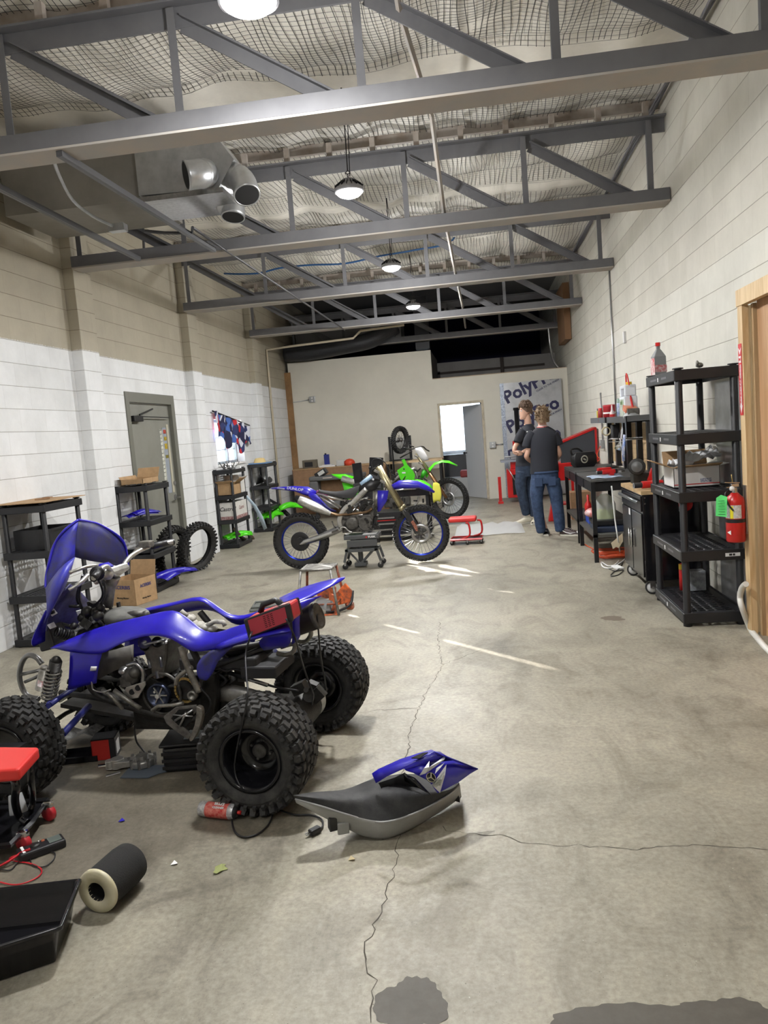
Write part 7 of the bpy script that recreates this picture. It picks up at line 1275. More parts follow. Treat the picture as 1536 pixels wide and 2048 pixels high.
# things on the tall shelf
MX = thing('shipping_box', 'open white mailing box with bubble wrap on the middle tier of the tall shelf', 'box', (1.42, 6.0, .977), 0); wbm = mat('white_card', (.62, .60, .58), .7)
MB().boxx(0, .33, 0, .004, 0, .15).boxx(0, .33, .316, .32, 0, .15).boxx(0, .004, 0, .32, 0, .15).boxx(.326, .33, 0, .32, 0, .15).boxx(0, .33, 0, .32, 0, .004).build('carton', wbm, MX)
for q in ([(0, 0, .15), (0, .32, .15), (-.14, .32, .21), (-.14, 0, .21)], [(.33, 0, .15), (.33, .32, .15), (.46, .32, .17), (.46, 0, .17)], [(0, .32, .15), (.33, .32, .15), (.33, .36, .26), (0, .36, .26)], [(0, 0, .15), (.33, 0, .15), (.34, -.05, .17), (.02, -.05, .165)]): MB().add(q, [(0, 1, 2, 3)]).build('flap', cardboard if q[0][1] or q[0][0] == 0 else wbm, MX, solid=.004)
MB().boxx(.0, .33, -.0015, 0, .018, .024).build('red_line', red, MX); MB().boxx(.19, .27, -.0015, 0, .03, .06).build('print_block', mat('navy_ink', (.05, .05, .15), .6, var=.9, vscale=90, col2=(.6, .6, .6)), MX)
MB().loft([[(.02 + .042 * i, .02 + .04 * j, .17 + .05 * math.sin(i * 1.3 + j) * math.sin(j * .7 + .4) + .01 * i) for i in range(9)] for j in range(8)]).build('bubble_wrap', mat('bubble', (.75, .76, .78), .25, alpha=.75, bump=1, bscale=70), MX, solid=.006)
BO = thing('oil_bottle', 'grey motor oil bottle with red cap and red label on top of the tall shelf', 'bottle', (1.43, 6.38, 1.845), .3); bg = mat('bottle_grey', (.22, .23, .24), .4)
MB().loft([[(x * s, y * s, z) for x, y in ((-.05, -.03), (.05, -.03), (.05, .03), (-.05, .03))] for s, z in ((.95, 0), (1, .01), (1, .14), (.45, .19), (.3, .2), (.3, .225))], cu=True, smooth=False).build('bottle', bg, BO, bevel=.006); MB().cyl((0, 0, .222), (0, 0, .25), .019).build('cap', red, BO); MB().boxx(-.051, .051, -.0315, .0315, .02, .075).build('red_label', mat('label_red', (.42, .02, .03), .45, var=.6, vscale=40, col2=(.6, .5, .5)), BO); MB().boxx(-.0515, -.0505, -.03, .03, .0, .13).build('white_label', mat('label_wr', (.7, .68, .68), .5, var=.7, vscale=30, col2=(.5, .05, .06)), BO)
tag(MB().ball((1.62, 5.95, 1.87), (.03, .02, .02), 7, 5).ball((1.60, 5.93, 1.885), (.012, .012, .02), 6, 5).build('metal_fitting', alu_dull), 'small shiny metal fitting on top of the tall shelf', 'fitting')
RH = thing('pulley_block', 'red pulley block hanging below the middle tier of the tall shelf', 'pulley', (1.60, 6.45, .80)); MB().lathe([(0, 0), (.05, 0), (.055, .02), (0, .03)], (0, -.02, 0), (0, -1, 0), 20).box((0, 0, .07), (.03, .03, .08)).build('body', red, RH); MB().box((-.04, -.03, -.01), (.02, .02, .09)).build('steel_plate', steel, RH)
lath('grease_tube', 'red and yellow tube standing on the bottom tier of the tall shelf', 'can', (1.55, 6.42, .10), [(0, 0), (.022, 0), (.022, .2), (.01, .22), (0, .22)], mat('red_tube', (.55, .02, .02), .4), 14, (('yellow_top', [(.0225, .17), (.0225, .215)], mat('tube_yellow', (.7, .5, .02), .4)),)); tag(MB().boxx(1.60, 1.72, 6.36, 6.46, .10, .26).build('small_carton', mat('carton_grey', (.35, .37, .4), .6, var=.5, vscale=30), bevel=.002), 'small grey printed carton beside the red tube on the bottom tier', 'box')
o = MB().boxx(1.82, XR - .002, 5.62, 6.30, .0, 1.74).build('sheet_metal_panel', galv); 
tag(o, 'grey galvanised sheet leaning on the wall behind the tall shelf', 'panel')
# extinguisher and sign
FE = thing('fire_extinguisher', 'red fire extinguisher with green inspection tag hung on the timber door frame', 'fire extinguisher', (1.675, 5.43, .64))
MB().lathe([(0, 0), (.055, 0), (.062, .01), (.062, .27), (.055, .30), (.03, .325), (.022, .335), (0, .335)], n=32).build('cylinder', red, FE); MB().lathe([(.0625, .135), (.0628, .15), (.0625, .16)], n=32).build('black_band', ink, FE)
lb_ = MB(); lb_.loft([[(.0632 * math.cos(a), .0632 * math.sin(a), z) for a in [R(180 + 110 * k / 14) for k in range(15)]] for z in (.165, .255)]); lb_.build('label', mat('ext_label', (.75, .74, .72), .45, var=.7, vscale=70, col2=(.4, .4, .4)), FE)
yb = MB(); yb.loft([[(.0638 * math.cos(a), .0638 * math.sin(a), z) for a in [R(222 + 20 * k / 4) for k in range(5)]] for z in (.165, .25)]); yb.build('yellow_stripe', mat('yellow_lab', (.75, .65, .03), .4), FE)
MB().cyl((0, 0, .33), (0, 0, .37), .018).box((0, 0, .385), (.05, .03, .02)).build('valve', chrome, FE, bevel=.004); MB().beam((-.07, -.02, .41), (.03, 0, .40), .022, .006).beam((-.06, -.02, .375), (.02, 0, .38), .018, .006).build('lever', chrome, FE); MB().lathe([(0, 0), (.017, 0), (.017, .012), (0, .014)], (-.02, -.02, .365), (-.6, -1, 0), 16).build('gauge', label_white, FE); MB().tube([(-.01, 0, .38), (-.02, -.01, .46)], .0025, 6).build('pull_pin', brass, FE)
MB().tube(bez([(-.03, -.01, .36), (-.07, -.03, .33), (-.055, -.045, .26), (-.03, -.06, .22)], 4), .006, 8).build('hose', black_plastic, FE)
gt = MB().prism([(-.14, -.045, .19), (-.075, -.062, .18), (-.065, -.055, .315), (-.10, -.04, .33), (-.13, -.035, .31)], (0, .001, 0)); gt.build('inspection_tag', mat('tag_green', (.12, .80, .22), .6), FE)
tt_ = MB()
for k in range(6): tt_.box((-.103, -.0555, .20 + .018 * k), (.045 - .008 * (k % 2), .001, .003), (0, 0, -.24))
tt_.build('tag_print', mat('tag_ink', (.03, .25, .06), .6), FE); MB().prism([(-.061, -.02, .07), (-.045, -.046, .085), (-.045, -.046, .055)], (-.002, -.002, 0)).build('white_arrow', label_white, FE)
MB().boxx(.062, .075, -.02, .02, .05, .38).build('wall_bracket', steel, FE)
FS = thing('fire_sign', 'red and white vertical fire extinguisher sign with arrows on the timber frame', 'sign', (1.7435, 5.455, 1.725)); MB().boxx(-.002, 0, -.04, .022, -.235, .235).build('sign_plate', mat('sign_red', (.62, .012, .02), .4), FS)
MB().boxx(-.003, -.002, -.024, .006, -.17, .10).prism([(-.003, -.034, .20), (-.003, -.009, .165), (-.003, .016, .20), (-.003, .016, .21), (-.003, -.009, .19), (-.003, -.034, .21)], (.001, 0, 0)).prism([(-.003, -.034, -.17), (-.003, .016, -.17), (-.003, -.009, -.225)], (.001, 0, 0)).boxx(-.003, -.002, -.03, .012, .11, .155).build('white_field', label_white, FS)
text_mb('FIRE', .022, frame((-.0045, -.009, .132), (0, -1, 0), (0, 0, 1)), .0004, .0006).build('lettering', MATS['sign_red'], FS)
for k, ch_ in enumerate('EXTINGUISHER'): text_mb(ch_, .024, frame((-.0045, -.009, .088 - k * .0215), (0, -1, 0), (0, 0, 1)), .0004, .0008).build('lettering', MATS['sign_red'], FS)
tag(MB().tube(bez([(1.7,5.338,0.364),(1.7,5.422,0.319),(1.7,5.47,0.242),(1.7,5.435,0.18)] + [(1.763,5.483,0.02),(1.728,5.234,0.02),(1.699,4.963,0.02),(1.68,4.565,0.02)], 6), .02, 10).build('white_hose', mat('hose_white', (.72, .71, .66), .45)), 'white hose curving out of the timber door frame onto the floor', 'hose')
# ================================================================ overhead services
DT = thing('air_duct', 'galvanised duct plenum with three round elbows hanging at the upper left', 'duct', (0, 0, 0))
MB().boxx(-3.9, -2.63, 6.40, 7.20, 3.66, 4.15).build('duct_run', mat('duct_beige', (.24, .225, .20), .6, .2, var=.2, vscale=3), DT); MB().prism([(-2.65, 6.3, 3.66), (-1.97, 6.3, 3.64), (-1.82, 6.3, 3.85), (-1.98, 6.3, 4.09), (-2.65, 6.3, 4.09)], (0, .55, 0)).build('plenum', galv, DT)
MB().boxx(-2.66, -1.93, 6.28, 6.88, 3.60, 3.64).build('plenum_floor', steel, DT)
def elbow(name, pts, r_, m=galv):
    P = bez(pts, 4); b = MB().tube(P, r_, 24); b.build(name, m, DT)
    t_ = (P[-1] - P[-2]).normalized(); MB().lathe([(0, .001), (r_ * .93, .001), (r_ * .93, .004), (r_ * 1.03, .004), (r_ * 1.03, -.02)], P[-1], t_, 28).build('elbow_mouth', galv, DT); MB().lathe([(0, .003), (r_ * .92, .003)], P[-1], t_, 28).build('elbow_opening', dark_hole, DT)
    for i in (3, 7):
        if i < len(P) - 1: MB().lathe([(r_ * 1.0, -.008), (r_ * 1.04, 0), (r_ * 1.0, .008)], P[i], P[i + 1] - P[i - 1], 28).build('seam', galv, DT)
elbow('duct_elbow', [(-2.088,6.33,3.787), (-2.039,6.18,3.73), (-2.047,6.08,3.693), (-2.133,6.02,3.673)], .108); elbow('duct_elbow', [(-2.053,6.5,3.808), (-1.917,6.45,3.784), (-1.78,6.34,3.687), (-1.725,6.25,3.544)], .105); elbow('duct_elbow', [(-2.102,6.7,3.666), (-2.014,6.7,3.648), (-1.984,6.7,3.594), (-1.985,6.68,3.513)], .10)
ch_m = mat('channel_dark', (.10, .10, .105), .4, .5)
def chan(pts, lb):
    a, c = [V(p) for p in pts]; tag(MB().beam(a, c, .04, .04).beam(a + V((0, 0, -.021)), c + V((0, 0, -.021)), .012, .003).build('steel_channel', ch_m), lb, 'channel')
chan([(-2.437,4.653,3.42),(-2.393,7.323,3.42)], 'dark steel channel running under the trusses beside the duct'); chan([(-3.111,4.918,3.42),(-3.155,7.338,3.42)], 'dark steel channel running under the trusses near the left wall')
tag(MB().tube([(-2.323,6.588,3.44),(-2.325,7.448,3.44),(-2.303,9.451,3.44),(-2.264,13.854,3.44)], .012, 8).tube([(-2.323,6.588,3.44),(-2.39,6.749,3.44),(-2.599,6.653,3.44),(-2.732,6.522,3.44)], .014, 8).tube([(-3.606,8.6,4.115),(-3.627,8.6,3.831)], .016, 8).build('sprinkler_pipe', mat('pipe_dark', (.07, .07, .075), .45, .4)), 'thin dark pipe running under the trusses from a valve toward the back', 'pipe')
tag(MB().tube(bez([(-2.579,4.835,3.48),(-2.721,5.159,3.48),(-2.908,5.672,3.48),(-2.971,6.093,3.48),(-2.96,6.414,3.48)], 4), .012, 8).box((-2.946,6.487,3.48), (.14, .08, .06)).build('wiring_conduit', galv), 'curved grey conduit with a junction box below the duct', 'conduit')
tag(MB().tube(bez([(-3.799,12,4.234),(-3.543,12,4.2),(-3.222,12,4.182),(-2.897,12,4.224),(-2.422,12,4.22),(-1.875,12,4.185),(-1.328,12,4.239),(-.789,12,4.27),(-.216,12,4.355),(-.009,12,4.856)], 5), .014, 8).build('blue_air_line', mat('blue_line', (.02, .10, .28), .4)), 'blue air line strung across below the roof insulation', 'hose')
tag(MB().tube([(-.31, 4.2, 4.28), (-.30, 4.75, 3.98), (-.22, 6.6, 4.1), (-.20, 7.6, 3.6), (-.18, 10.6, 3.58), (-.15, 13.6, 3.6), (-.15, 16.5, 3.6)], .02, 4).build('lateral_brace', tb), 'thin grey steel brace zigzagging between the trusses along the roof', 'brace')
FD = MB().tube(bez([(-3.95, 16.1, 3.38), (-3.4, 16.1, 3.36), (-2.7, 16.1, 3.42), (-2.1, 16.15, 3.5), (-1.6, 16.3, 3.75)], 5), .17, 16); tag(FD.build('flexible_duct', mat('flex_black', (.015, .016, .02), .5, bump=1, bscale=25)), 'black insulated flexible duct slumped over the top of the back partition', 'duct')
tag(MB().boxx(-3.9, -1.55, 17.0, 17.8, 3.55, 3.95).build('air_handler', mat('handler_grey', (.22, .22, .22), .5, .3), bevel=.01), 'large grey air handler box above the offices', 'air handler'); tag(MB().boxx(-1.25, -.95, 16.9, 17.2, 3.3, 4.4).build('black_duct', mat('duct_black', (.02, .02, .025), .5)), 'black vertical duct dropping from the roof behind the fourth truss', 'duct')
tag(MB().tube(bez([(1.55, 16.62, 3.5), (1.57, 16.62, 3.1), (1.62, 16.7, 2.8), (1.72, 16.7, 2.62)], 5), .022, 10).build('flex_conduit', steel), 'shiny flexible conduit hanging at the top right of the back partition', 'conduit')
tag(MB().boxx(1.72, 1.84, 15.2, 16.4, 3.05, 4.1).build('brown_board', mat('brown_board', (.22, .12, .06), .8)), 'brown board at the top right corner above the back partition', 'board')
# office curtain and things in the doorway
cm = bpy.data.materials.new('sheer_curtain'); cm.use_nodes = True; nt = cm.node_tree; N = nt.nodes; tl = N.new('ShaderNodeBsdfTranslucent'); tl.inputs[0].default_value = (.85, .92, 1, 1); mxs = N.new('ShaderNodeMixShader'); mxs.inputs[0].default_value = .7; N['Principled BSDF'].inputs['Base Color'].default_value = (.8, .86, .92, 1)
nt.links.new(N['Principled BSDF'].outputs[0], mxs.inputs[1]); nt.links.new(tl.outputs[0], mxs.inputs[2]); nt.links.new(mxs.outputs[0], N['Material Output'].inputs[0])
tag(MB().loft([[(-1.75 + i * .04, 19.3 + .03 * math.sin(i * 1.1), z) for i in range(46)] for z in (.98, 2.15)]).build('curtain', cm), 'sheer pale curtain over the office window seen through the open doorway', 'curtain')
o = thing('red_chair', 'dark red object on a dark seat inside the office beyond the doorway', 'chair', (-.35, 17.4, 0)); MB().boxx(-.15, .25, 0, .4, .42, .58).build('cushion', mat('maroon_seat', (.25, .03, .03), .6), o, bevel=.04, seg=3); MB().boxx(-.9, .3, .0, .5, 0, .42).build('base', mat('pale_base', (.45, .45, .45), .6), o)
tag(MB().boxx(-1.6, .3, 18.2, 18.6, 0, .92).build('dark_cabinet', mat('office_dark', (.06, .06, .065), .5)), 'dark grey cabinet inside the office under the curtained window', 'cabinet')

# ================================================================ people
skin = mat('skin', (.62, .37, .27), .55); black_shirt = mat('black_shirt', (.014, .016, .024), .85, bump=.3, bscale=30); hair_b = mat('hair_brown', (.055, .030, .018), .7, var=.6, vscale=60, col2=(.12, .07, .04)); hair_l = mat('hair_light_brown', (.20, .13, .07), .7, var=.6, vscale=60, col2=(.10, .06, .03))
def skin_body(parent, chains, name='body'):
    """one continuous skinned figure: chains = list of lists of (point, radius); identical points are joined"""
    idx = {}; vs = []; rad = []; ed = []
    def vid(p, r):
        k = tuple(round(c, 4) for c in p)
        if k not in idx: idx[k] = len(vs); vs.append(p); rad.append(r)
        return idx[k]
    for ch_ in chains:
        last = None
        for p, r in ch_:
            i_ = vid(p, r)
            if last is not None and last != i_: ed.append((last, i_))
            last = i_
    me = bpy.data.meshes.new(name); me.from_pydata(vs, ed, []); o = bpy.data.objects.new(name, me); COL.objects.link(o); me.materials.append(skin); o.parent = parent
    m_ = o.modifiers.new('skin', 'SKIN'); m_.use_smooth_shade = True
    for i_, r in enumerate(rad):
        d = me.skin_vertices[0].data[i_]; d.radius = r if isinstance(r, tuple) else (r, r); d.use_root = i_ == 0
    q = o.modifiers.new('sub', 'SUBSURF'); q.levels = 2; q.render_levels = 2
    return o
def ring(c, rx, ry, n=16, tilt=(0, 0), rot=0, pw=1.0):
    out = []
    for k in range(n):
        a = 2 * PI * k / n; x = rx * math.copysign(abs(math.cos(a)) ** pw, math.cos(a)); y = ry * math.copysign(abs(math.sin(a)) ** pw, math.sin(a))
        X = x * math.cos(rot) - y * math.sin(rot); Y = x * math.sin(rot) + y * math.cos(rot); out.append((c[0] + X, c[1] + Y, c[2] + X * tilt[0] + Y * tilt[1]))
    return out
def limb(b, P, Rr, n=14, fold=0.0, seed=0):
    P = [V(p) for p in P]; q = random.Random(seed); Pb = []; Rb = []
    for i in range(len(P) - 1):
        for k in range(5): t_ = k / 5; Pb.append(lerp(P[i], P[i + 1], t_)); Rb.append((Rr[i] * (1 - t_) + Rr[i + 1] * t_) * (1 + fold * q.uniform(-1, 1)))
    Pb.append(P[-1]); Rb.append(Rr[-1]); return b.tube(Pb, Rb, n)
def head(parent, c, face, s=1.0, hair=None, style=0):
    """c = head centre, face = direction angle (rad, 0 = +x)"""
    M = Matrix.Translation(V(c)) @ Matrix.Rotation(face, 4, 'Z') @ Matrix.Scale(s, 4)
    b = MB(); n = 24
    prof = [(-.118, .028, .038, .045), (-.108, .040, .052, .040), (-.085, .052, .062, .030), (-.055, .062, .068, .016), (-.02, .070, .080, .006), (.02, .076, .088, .0), (.055, .076, .092, -.004), (.09, .064, .078, -.006), (.115, .04, .05, -.006), (.124, .012, .016, -.006)]
    rows = []
    for z, ry, rx, ox in prof:
        row = []
        for k in range(n):
            a = 2 * PI * k / n; x = ox + rx * math.cos(a); y = ry * math.sin(a)
            f = max(0, math.cos(a)) ** 14
            if -.05 < z < .0: x += f * .020          # nose
            if abs(z + .055) < .01: x += f * .010     # lips
            if abs(z + .108) < .015: x += f * .006
            if z == .02: x -= (max(0, math.cos(abs(a if a < PI else a - 2 * PI) - .45)) ** 24) * .010   # eye sockets
            row.append(M @ V((x, y, z)))
        rows.append(row)
    b.loft(rows, cu=True); b.add(rows[0], [tuple(range(n))]); h = b.build('head', skin, parent, sub=1)
    f = MB(); f.loft([[M @ V((.078, y, .006)), M @ V((.112 - abs(y) * 1.2, y * 1.3, -.028)), M @ V((.088, y, -.036))] for y in (-.012, 0, .012)]); f.build('nose', skin, h, sub=1)
    for s_ in (-1, 1):
        MB().ball(M @ V((-.002, s_ * .076, -.008)), (.020 * s, .010 * s, .032 * s), 10, 8, Matrix.Rotation(face, 3, 'Z').to_4x4()).build('ear', skin, h)
        MB().ball(M @ V((.074, s_ * .030, .012)), .011 * s, 10, 8).build('eye', label_white, h); MB().ball(M @ V((.0835, s_ * .030, .012)), .005 * s, 8, 6).build('iris', ink, h)
        MB().tube([M @ V((.082, s_ * .016, .034)), M @ V((.080, s_ * .034, .038)), M @ V((.070, s_ * .05, .032))], .004, 6).build('eyebrow', hair, h)
    MB().tube([M @ V((.076, -.020, -.055)), M @ V((.086, 0, -.054)), M @ V((.076, .020, -.055))], .0055, 8).build('lips', mat('lips', (.50, .22, .18), .5), h)
    hb = MB(); q = random.Random(int(c[0] * 1000)); rows = []
    lo = -.035 if style else -.01
    for j in range(9):
        t_ = j / 8; row = []
        for k in range(28):
            a = 2 * PI * k / 28; fr = max(0, math.cos(a))
            zb = lo - (.035 if math.cos(a) < -.3 else 0) + fr ** 2 * (.075 - lo); z = zb + (.145 - zb) * math.sin(t_ * PI / 2); rr = math.sqrt(max(0, 1 - ((z - .02) / .132) ** 2)) if z > .02 else 1
            k_ = 1.10 + .05 * q.uniform(-1, 1); row.append(M @ V((-.008 + .094 * rr * math.cos(a) * k_, .084 * rr * math.sin(a) * k_, z + .008 * q.uniform(-1, 1))))
        rows.append(row)
    hb.loft(rows, cu=True)
    for k in range(150 if style == 0 else 130):
        a = q.uniform(0, 2 * PI); t_ = q.uniform(0, 1) ** .8; z = .045 + .10 * t_; rr = math.sqrt(max(0.02, 1 - ((z - .02) / .135) ** 2)); p = V((-.006 + .097 * rr * math.cos(a), .088 * rr * math.sin(a), z))
        if style and k % 2: z = q.uniform(-.05, .08); a = q.uniform(PI * .5, PI * 1.5); p = V((.095 * math.cos(a), .086 * math.sin(a), z))
        if style == 0: hb.ball(M @ (p * 1.06 + V((0, 0, .006))), q.uniform(.014, .024) * s, 7, 5)
        else: d_ = V((q.uniform(-1, 1), q.uniform(-1, 1), q.uniform(-.7, .9))).normalized(); hb.tube([M @ p, M @ (p + p.normalized() * .012 + d_ * .014), M @ (p + p.normalized() * .018 + d_ * .034)], [.008 * s, .006 * s, .002 * s], 5)
    hb.build('hair', hair, parent); return h
def hand(b, w, dirn, palm_n, s=1.0, curl=.5):
    """palm and five fingers from the wrist w along dirn"""
    d = V(dirn).normalized(); n_ = V(palm_n).normalized(); sd_ = d.cross(n_).normalized(); w = V(w)
    b.tube([w, w + d * .03 * s, w + d * .06 * s, w + d * .085 * s], [.022 * s, .030 * s, .034 * s, .028 * s], 10)
    for k, (o_, L_) in enumerate(((-.026, .062), (-.009, .072), (.009, .068), (.024, .052))):
        p = w + d * .078 * s + sd_ * o_ * s; q = p + (d * (1 - curl * .4) + n_ * curl * .5).normalized() * L_ * .5 * s; r_ = q + (d * (1 - curl) + n_ * curl * 1.2).normalized() * L_ * .5 * s
        b.tube([p, q, r_], [.0095 * s, .009 * s, .007 * s], 8)
    p = w + d * .03 * s + sd_ * -.026 * s; q = p + (d * .6 - sd_ * .8 + n_ * .3).normalized() * .035 * s; b.tube([p, q, q + (d + n_ * .4).normalized() * .03 * s], [.012 * s, .011 * s, .008 * s], 8)
    return b
def shoe(parent, heel, toe, m_up, m_sole, s=1.0, swoosh=None):
    a = V(heel); c = V(toe); d = (c - a); L_ = d.length; d.normalize(); sd_ = V((-d.y, d.x, 0)); b = MB(); rows = []
    for t_, w_, h in ((-.02, .028, .055), (.06, .036, .085), (.22, .038, .095), (.40, .042, .085), (.60, .047, .060), (.80, .046, .045), (.95, .034, .036), (1.02, .014, .03)):
        c0 = a + d * L_ * t_; rows.append([c0 + sd_ * w_ * s * x + V((0, 0, z)) for x, z in ((-1, .022), (-1, .022 + h * .35), (-.75, .02 + h * .8), (0, .02 + h), (.75, .02 + h * .8), (1, .022 + h * .35), (1, .022))])
    b.loft(rows); o = b.build('shoe', m_up, parent, solid=.003, sub=1)
    sb = MB(); sb.prism([a + d * L_ * t_ + sd_ * w_ * s for t_, w_ in ((-.03, .0), (.0, .036), (.2, .040), (.5, .046), (.75, .050), (.95, .038), (1.04, .0), (.95, -.038), (.75, -.050), (.5, -.046), (.2, -.040), (0, -.036))], (0, 0, .026)); sb.build('sole', m_sole, o, bevel=.005)
    if swoosh:
        for s_ in (-1, 1): MB().tube([a + d * L_ * t_ + sd_ * s_ * .044 * s + V((0, 0, z)) for t_, z in ((.75, .05), (.5, .036), (.3, .05), (.12, .078))], [.002, .009, .007, .003], 6).build('side_mark', swoosh, o)
        MB().ball(a + d * L_ * .82 + V((0, 0, .045)), (.04, .04, .022), 10, 6).build('toe_cap', swoosh, o)
    for k in range(4): MB().tube([a + d * L_ * (.38 + .08 * k) + sd_ * .02 + V((0, 0, .108 - .011 * k)), a + d * L_ * (.38 + .08 * k) - sd_ * .02 + V((0, 0, .108 - .011 * k))], .003, 5).build('lace', label_white, o)
# --- front person, back to the viewer
P1 = thing('person', 'person in black T-shirt and blue jeans, seen from behind, curly light brown hair', 'person')
Y1 = 10.50
hd = V((0.832,10.5,1.604)); nk = V((0.831,10.5,1.478)); ls = V((0.684,10.5,1.43)); rs_ = V((0.99,10.5,1.392)); ch_ = V((0.831,10.48,1.266)); wa = V((0.824,10.5,0.998)); pv = V((0.821,10.5,0.831))
le = V((0.591,10.5,1.089)); lw = V((0.664,10.28,1.001)) ; re = V((1.041,10.52,1.095)); rw = V((1.006,10.68,1.003)); lw = V((0.69,10.68,0.993))
lh = V((0.739,10.5,0.789)); rh = V((0.916,10.5,0.777)); lk = V((0.697,10.44,0.487)); rk = V((0.961,10.46,0.46)); la = V((.80, 10.56, .09)); ra = V((1.0, 10.47, .09))
lhd = lw + V((.02, .06, .0)); rhd = rw + V((-.03, .07, 0))
skin_body(P1, [[(pv, (.10, .08)), (wa, (.09, .07)), (ch_, (.085, .07)), (nk - V((0, 0, .05)), (.045, .045)), (nk + V((0, 0, .02)), .052), (hd, .06)], [(nk - V((0, 0, .05)), .045), (ls + V((.035, 0, -.045)), .04), (le, .038), (lw, .026), (lhd, .03)], [(nk - V((0, 0, .05)), .045), (rs_ + V((-.035, 0, -.045)), .04), (re, .038), (rw, .026), (rhd, .03)], [(pv, .10), (lh, .06), (lk, .045), (la, .03)], [(pv, .10), (rh, .06), (rk, .045), (ra, .03)]])
hb = MB(); hand(hb, lw, (.35, .9, .05), (0, 0, 1)); hb.build('hand', skin, P1); hb = MB(); hand(hb, rw, (-.5, .85, .0), (0, 0, 1)); hb.build('hand', skin, P1)
head(P1, hd, R(100), 1.0, hair_l, 1)
b = MB(); hem = (0.822,10.5,0.857)
b.loft([ring(hem, .193, .125, rot=.05), ring((0.826,10.5,0.931), .195, .125), ring((0.826,10.5,1.045), .178, .118), ring((0.828,10.5,1.199), .188, .122), ring((0.835,10.5,1.311), .198, .118), ring((0.84,10.5,1.391), .190, .10), ring((0.836,10.5,1.438), .135, .085), ring((0.838,10.5,1.477), .072, .07)], cu=True)
limb(b, [(0.71,10.5,1.415), (0.638,10.5,1.313), (0.598,10.5,1.21)], [.072, .066, .066], fold=.03); limb(b, [(0.963,10.5,1.381), (1.011,10.51,1.284), (1.028,10.52,1.216)], [.072, .066, .066], fold=.03); b.build('t_shirt', black_shirt, P1, sub=1)
MB().loft([ring(V(nk) + V((0, 0, -.015)), .078, .072), ring(V(nk) + V((0, .0, .015)), .060, .058)], cu=True).build('white_collar', mat('collar', (.55, .42, .40), .8), P1, solid=.006); MB().loft([ring(V(nk) + V((0, 0, -.01)), .080, .074), ring(V(nk) + V((0, .0, -.004)), .077, .072)], cu=True).build('collar_stripe', red_vinyl, P1, solid=.004)
j = MB(); j.loft([ring((0.826,10.5,0.924), .178, .12), ring((0.821,10.5,0.831), .188, .13), ring((0.821,10.5,0.723), .186, .125)], cu=True); limb(j, [(0.739,10.5,0.789), (0.7,10.47,0.606), (0.698,10.46,0.471), (0.715,10.5,0.262), (0.739,10.54,0.044)], [.108, .092, .080, .072, .066], fold=.035, seed=1); limb(j, [(0.916,10.5,0.777), (0.95,10.48,0.587), (0.962,10.48,0.452), (0.977,10.48,0.248), (0.986,10.48,0.05)], [.108, .094, .084, .076, .070], fold=.035, seed=2)
jo = j.build('jeans', denim, P1, sub=1)
for x in (-.088, .088): MB().box(V((0.816,10.5,0.75)) + V((x, -.128, 0)), (.10, .006, .12), (0, 0, 0)).build('back_pocket', mat('denim_seam', (.03, .055, .12), .85), jo, bevel=.003)
MB().loft([ring((0.824,10.5,0.884), .183, .127), ring((0.822,10.5,0.857), .186, .13)], cu=True).build('waistband', MATS['denim_seam'], jo, solid=.006)
shoe(P1, (.795, 10.50, 0), (.82, 10.77, 0), mat('shoe_dark', (.02, .02, .03), .5), mat('sole_white', (.68, .66, .58), .6), swoosh=label_white); shoe(P1, (.99, 10.48, 0), (1.25, 10.36, 0), mat('shoe_brown', (.05, .03, .03), .5), MATS['sole_white'], swoosh=label_white)
# --- second person, turned to the left
P2 = thing('person', 'person in black T-shirt and dark jeans, facing left, dark curly hair, hands together', 'person')
hd = V((0.71,12,1.713)); nk = V((0.737,12,1.544)); sh_n = V((0.644,11.93,1.43)); sh_f = V((0.799,12.12,1.432)); ch_ = V((0.7,12.02,1.28)); wa = V((0.663,12.02,1.037)); pv = V((0.645,12.02,0.869))
en_ = V((0.513,11.84,1.2)); wn = V((0.483,11.78,1.121)); ef = V((0.749,11.84,1.159)); wf = V((0.6,11.76,1.105))
hn = V((0.609,11.96,0.829)); hf = V((0.691,12.08,0.816)); kn = V((0.573,11.95,0.486)); kf = V((0.691,12.05,0.469)); an_ = V((0.637,12,0.12)); af = V((0.76,12.05,0.082))
skin_body(P2, [[(pv, (.09, .08)), (wa, (.08, .08)), (ch_, (.08, .08)), (nk - V((0, 0, .05)), (.045, .045)), (nk + V((0, 0, .03)), .052), (hd, .06)], [(nk - V((0, 0, .05)), .045), (sh_n + V((.02, .03, -.045)), .04), (en_, .037), (wn, .026)], [(nk - V((0, 0, .05)), .045), (sh_f + V((-.02, -.03, -.045)), .04), (ef, .037), (wf, .026)], [(pv, .09), (hn, .065), (kn, .053), (an_, .035)], [(pv, .09), (hf, .065), (kf, .053), (af, .035)]])
hb = MB(); hand(hb, wn, (.35, -.25, -.15), (1, .2, .3)); hb.build('hand', skin, P2); hb = MB(); hand(hb, wf, (-.9, -.2, .02), (.1, .2, 1)); hb.build('hand', skin, P2)
head(P2, hd, R(195), 1.0, hair_b, 0)
b = MB()
b.loft([ring((0.646,12.02,0.892), .145, .165), ring((0.661,12.02,1.014), .135, .155), ring((0.686,12.02,1.166), .142, .165), ring((0.709,12.02,1.31), .150, .185), ring((0.723,12.02,1.415), .140, .175), ring((0.734,12.02,1.468), .10, .11), ring((0.743,12,1.52), .068, .068)], cu=True)
limb(b, [(0.65,11.92,1.429), (0.581,11.86,1.33), (0.546,11.84,1.25)], [.068, .062, .062], fold=.03); limb(b, [(0.798,12.12,1.416), (0.798,12,1.303), (0.781,11.92,1.23)], [.068, .062, .062], fold=.03); b.build('t_shirt', black_shirt, P2, sub=1)
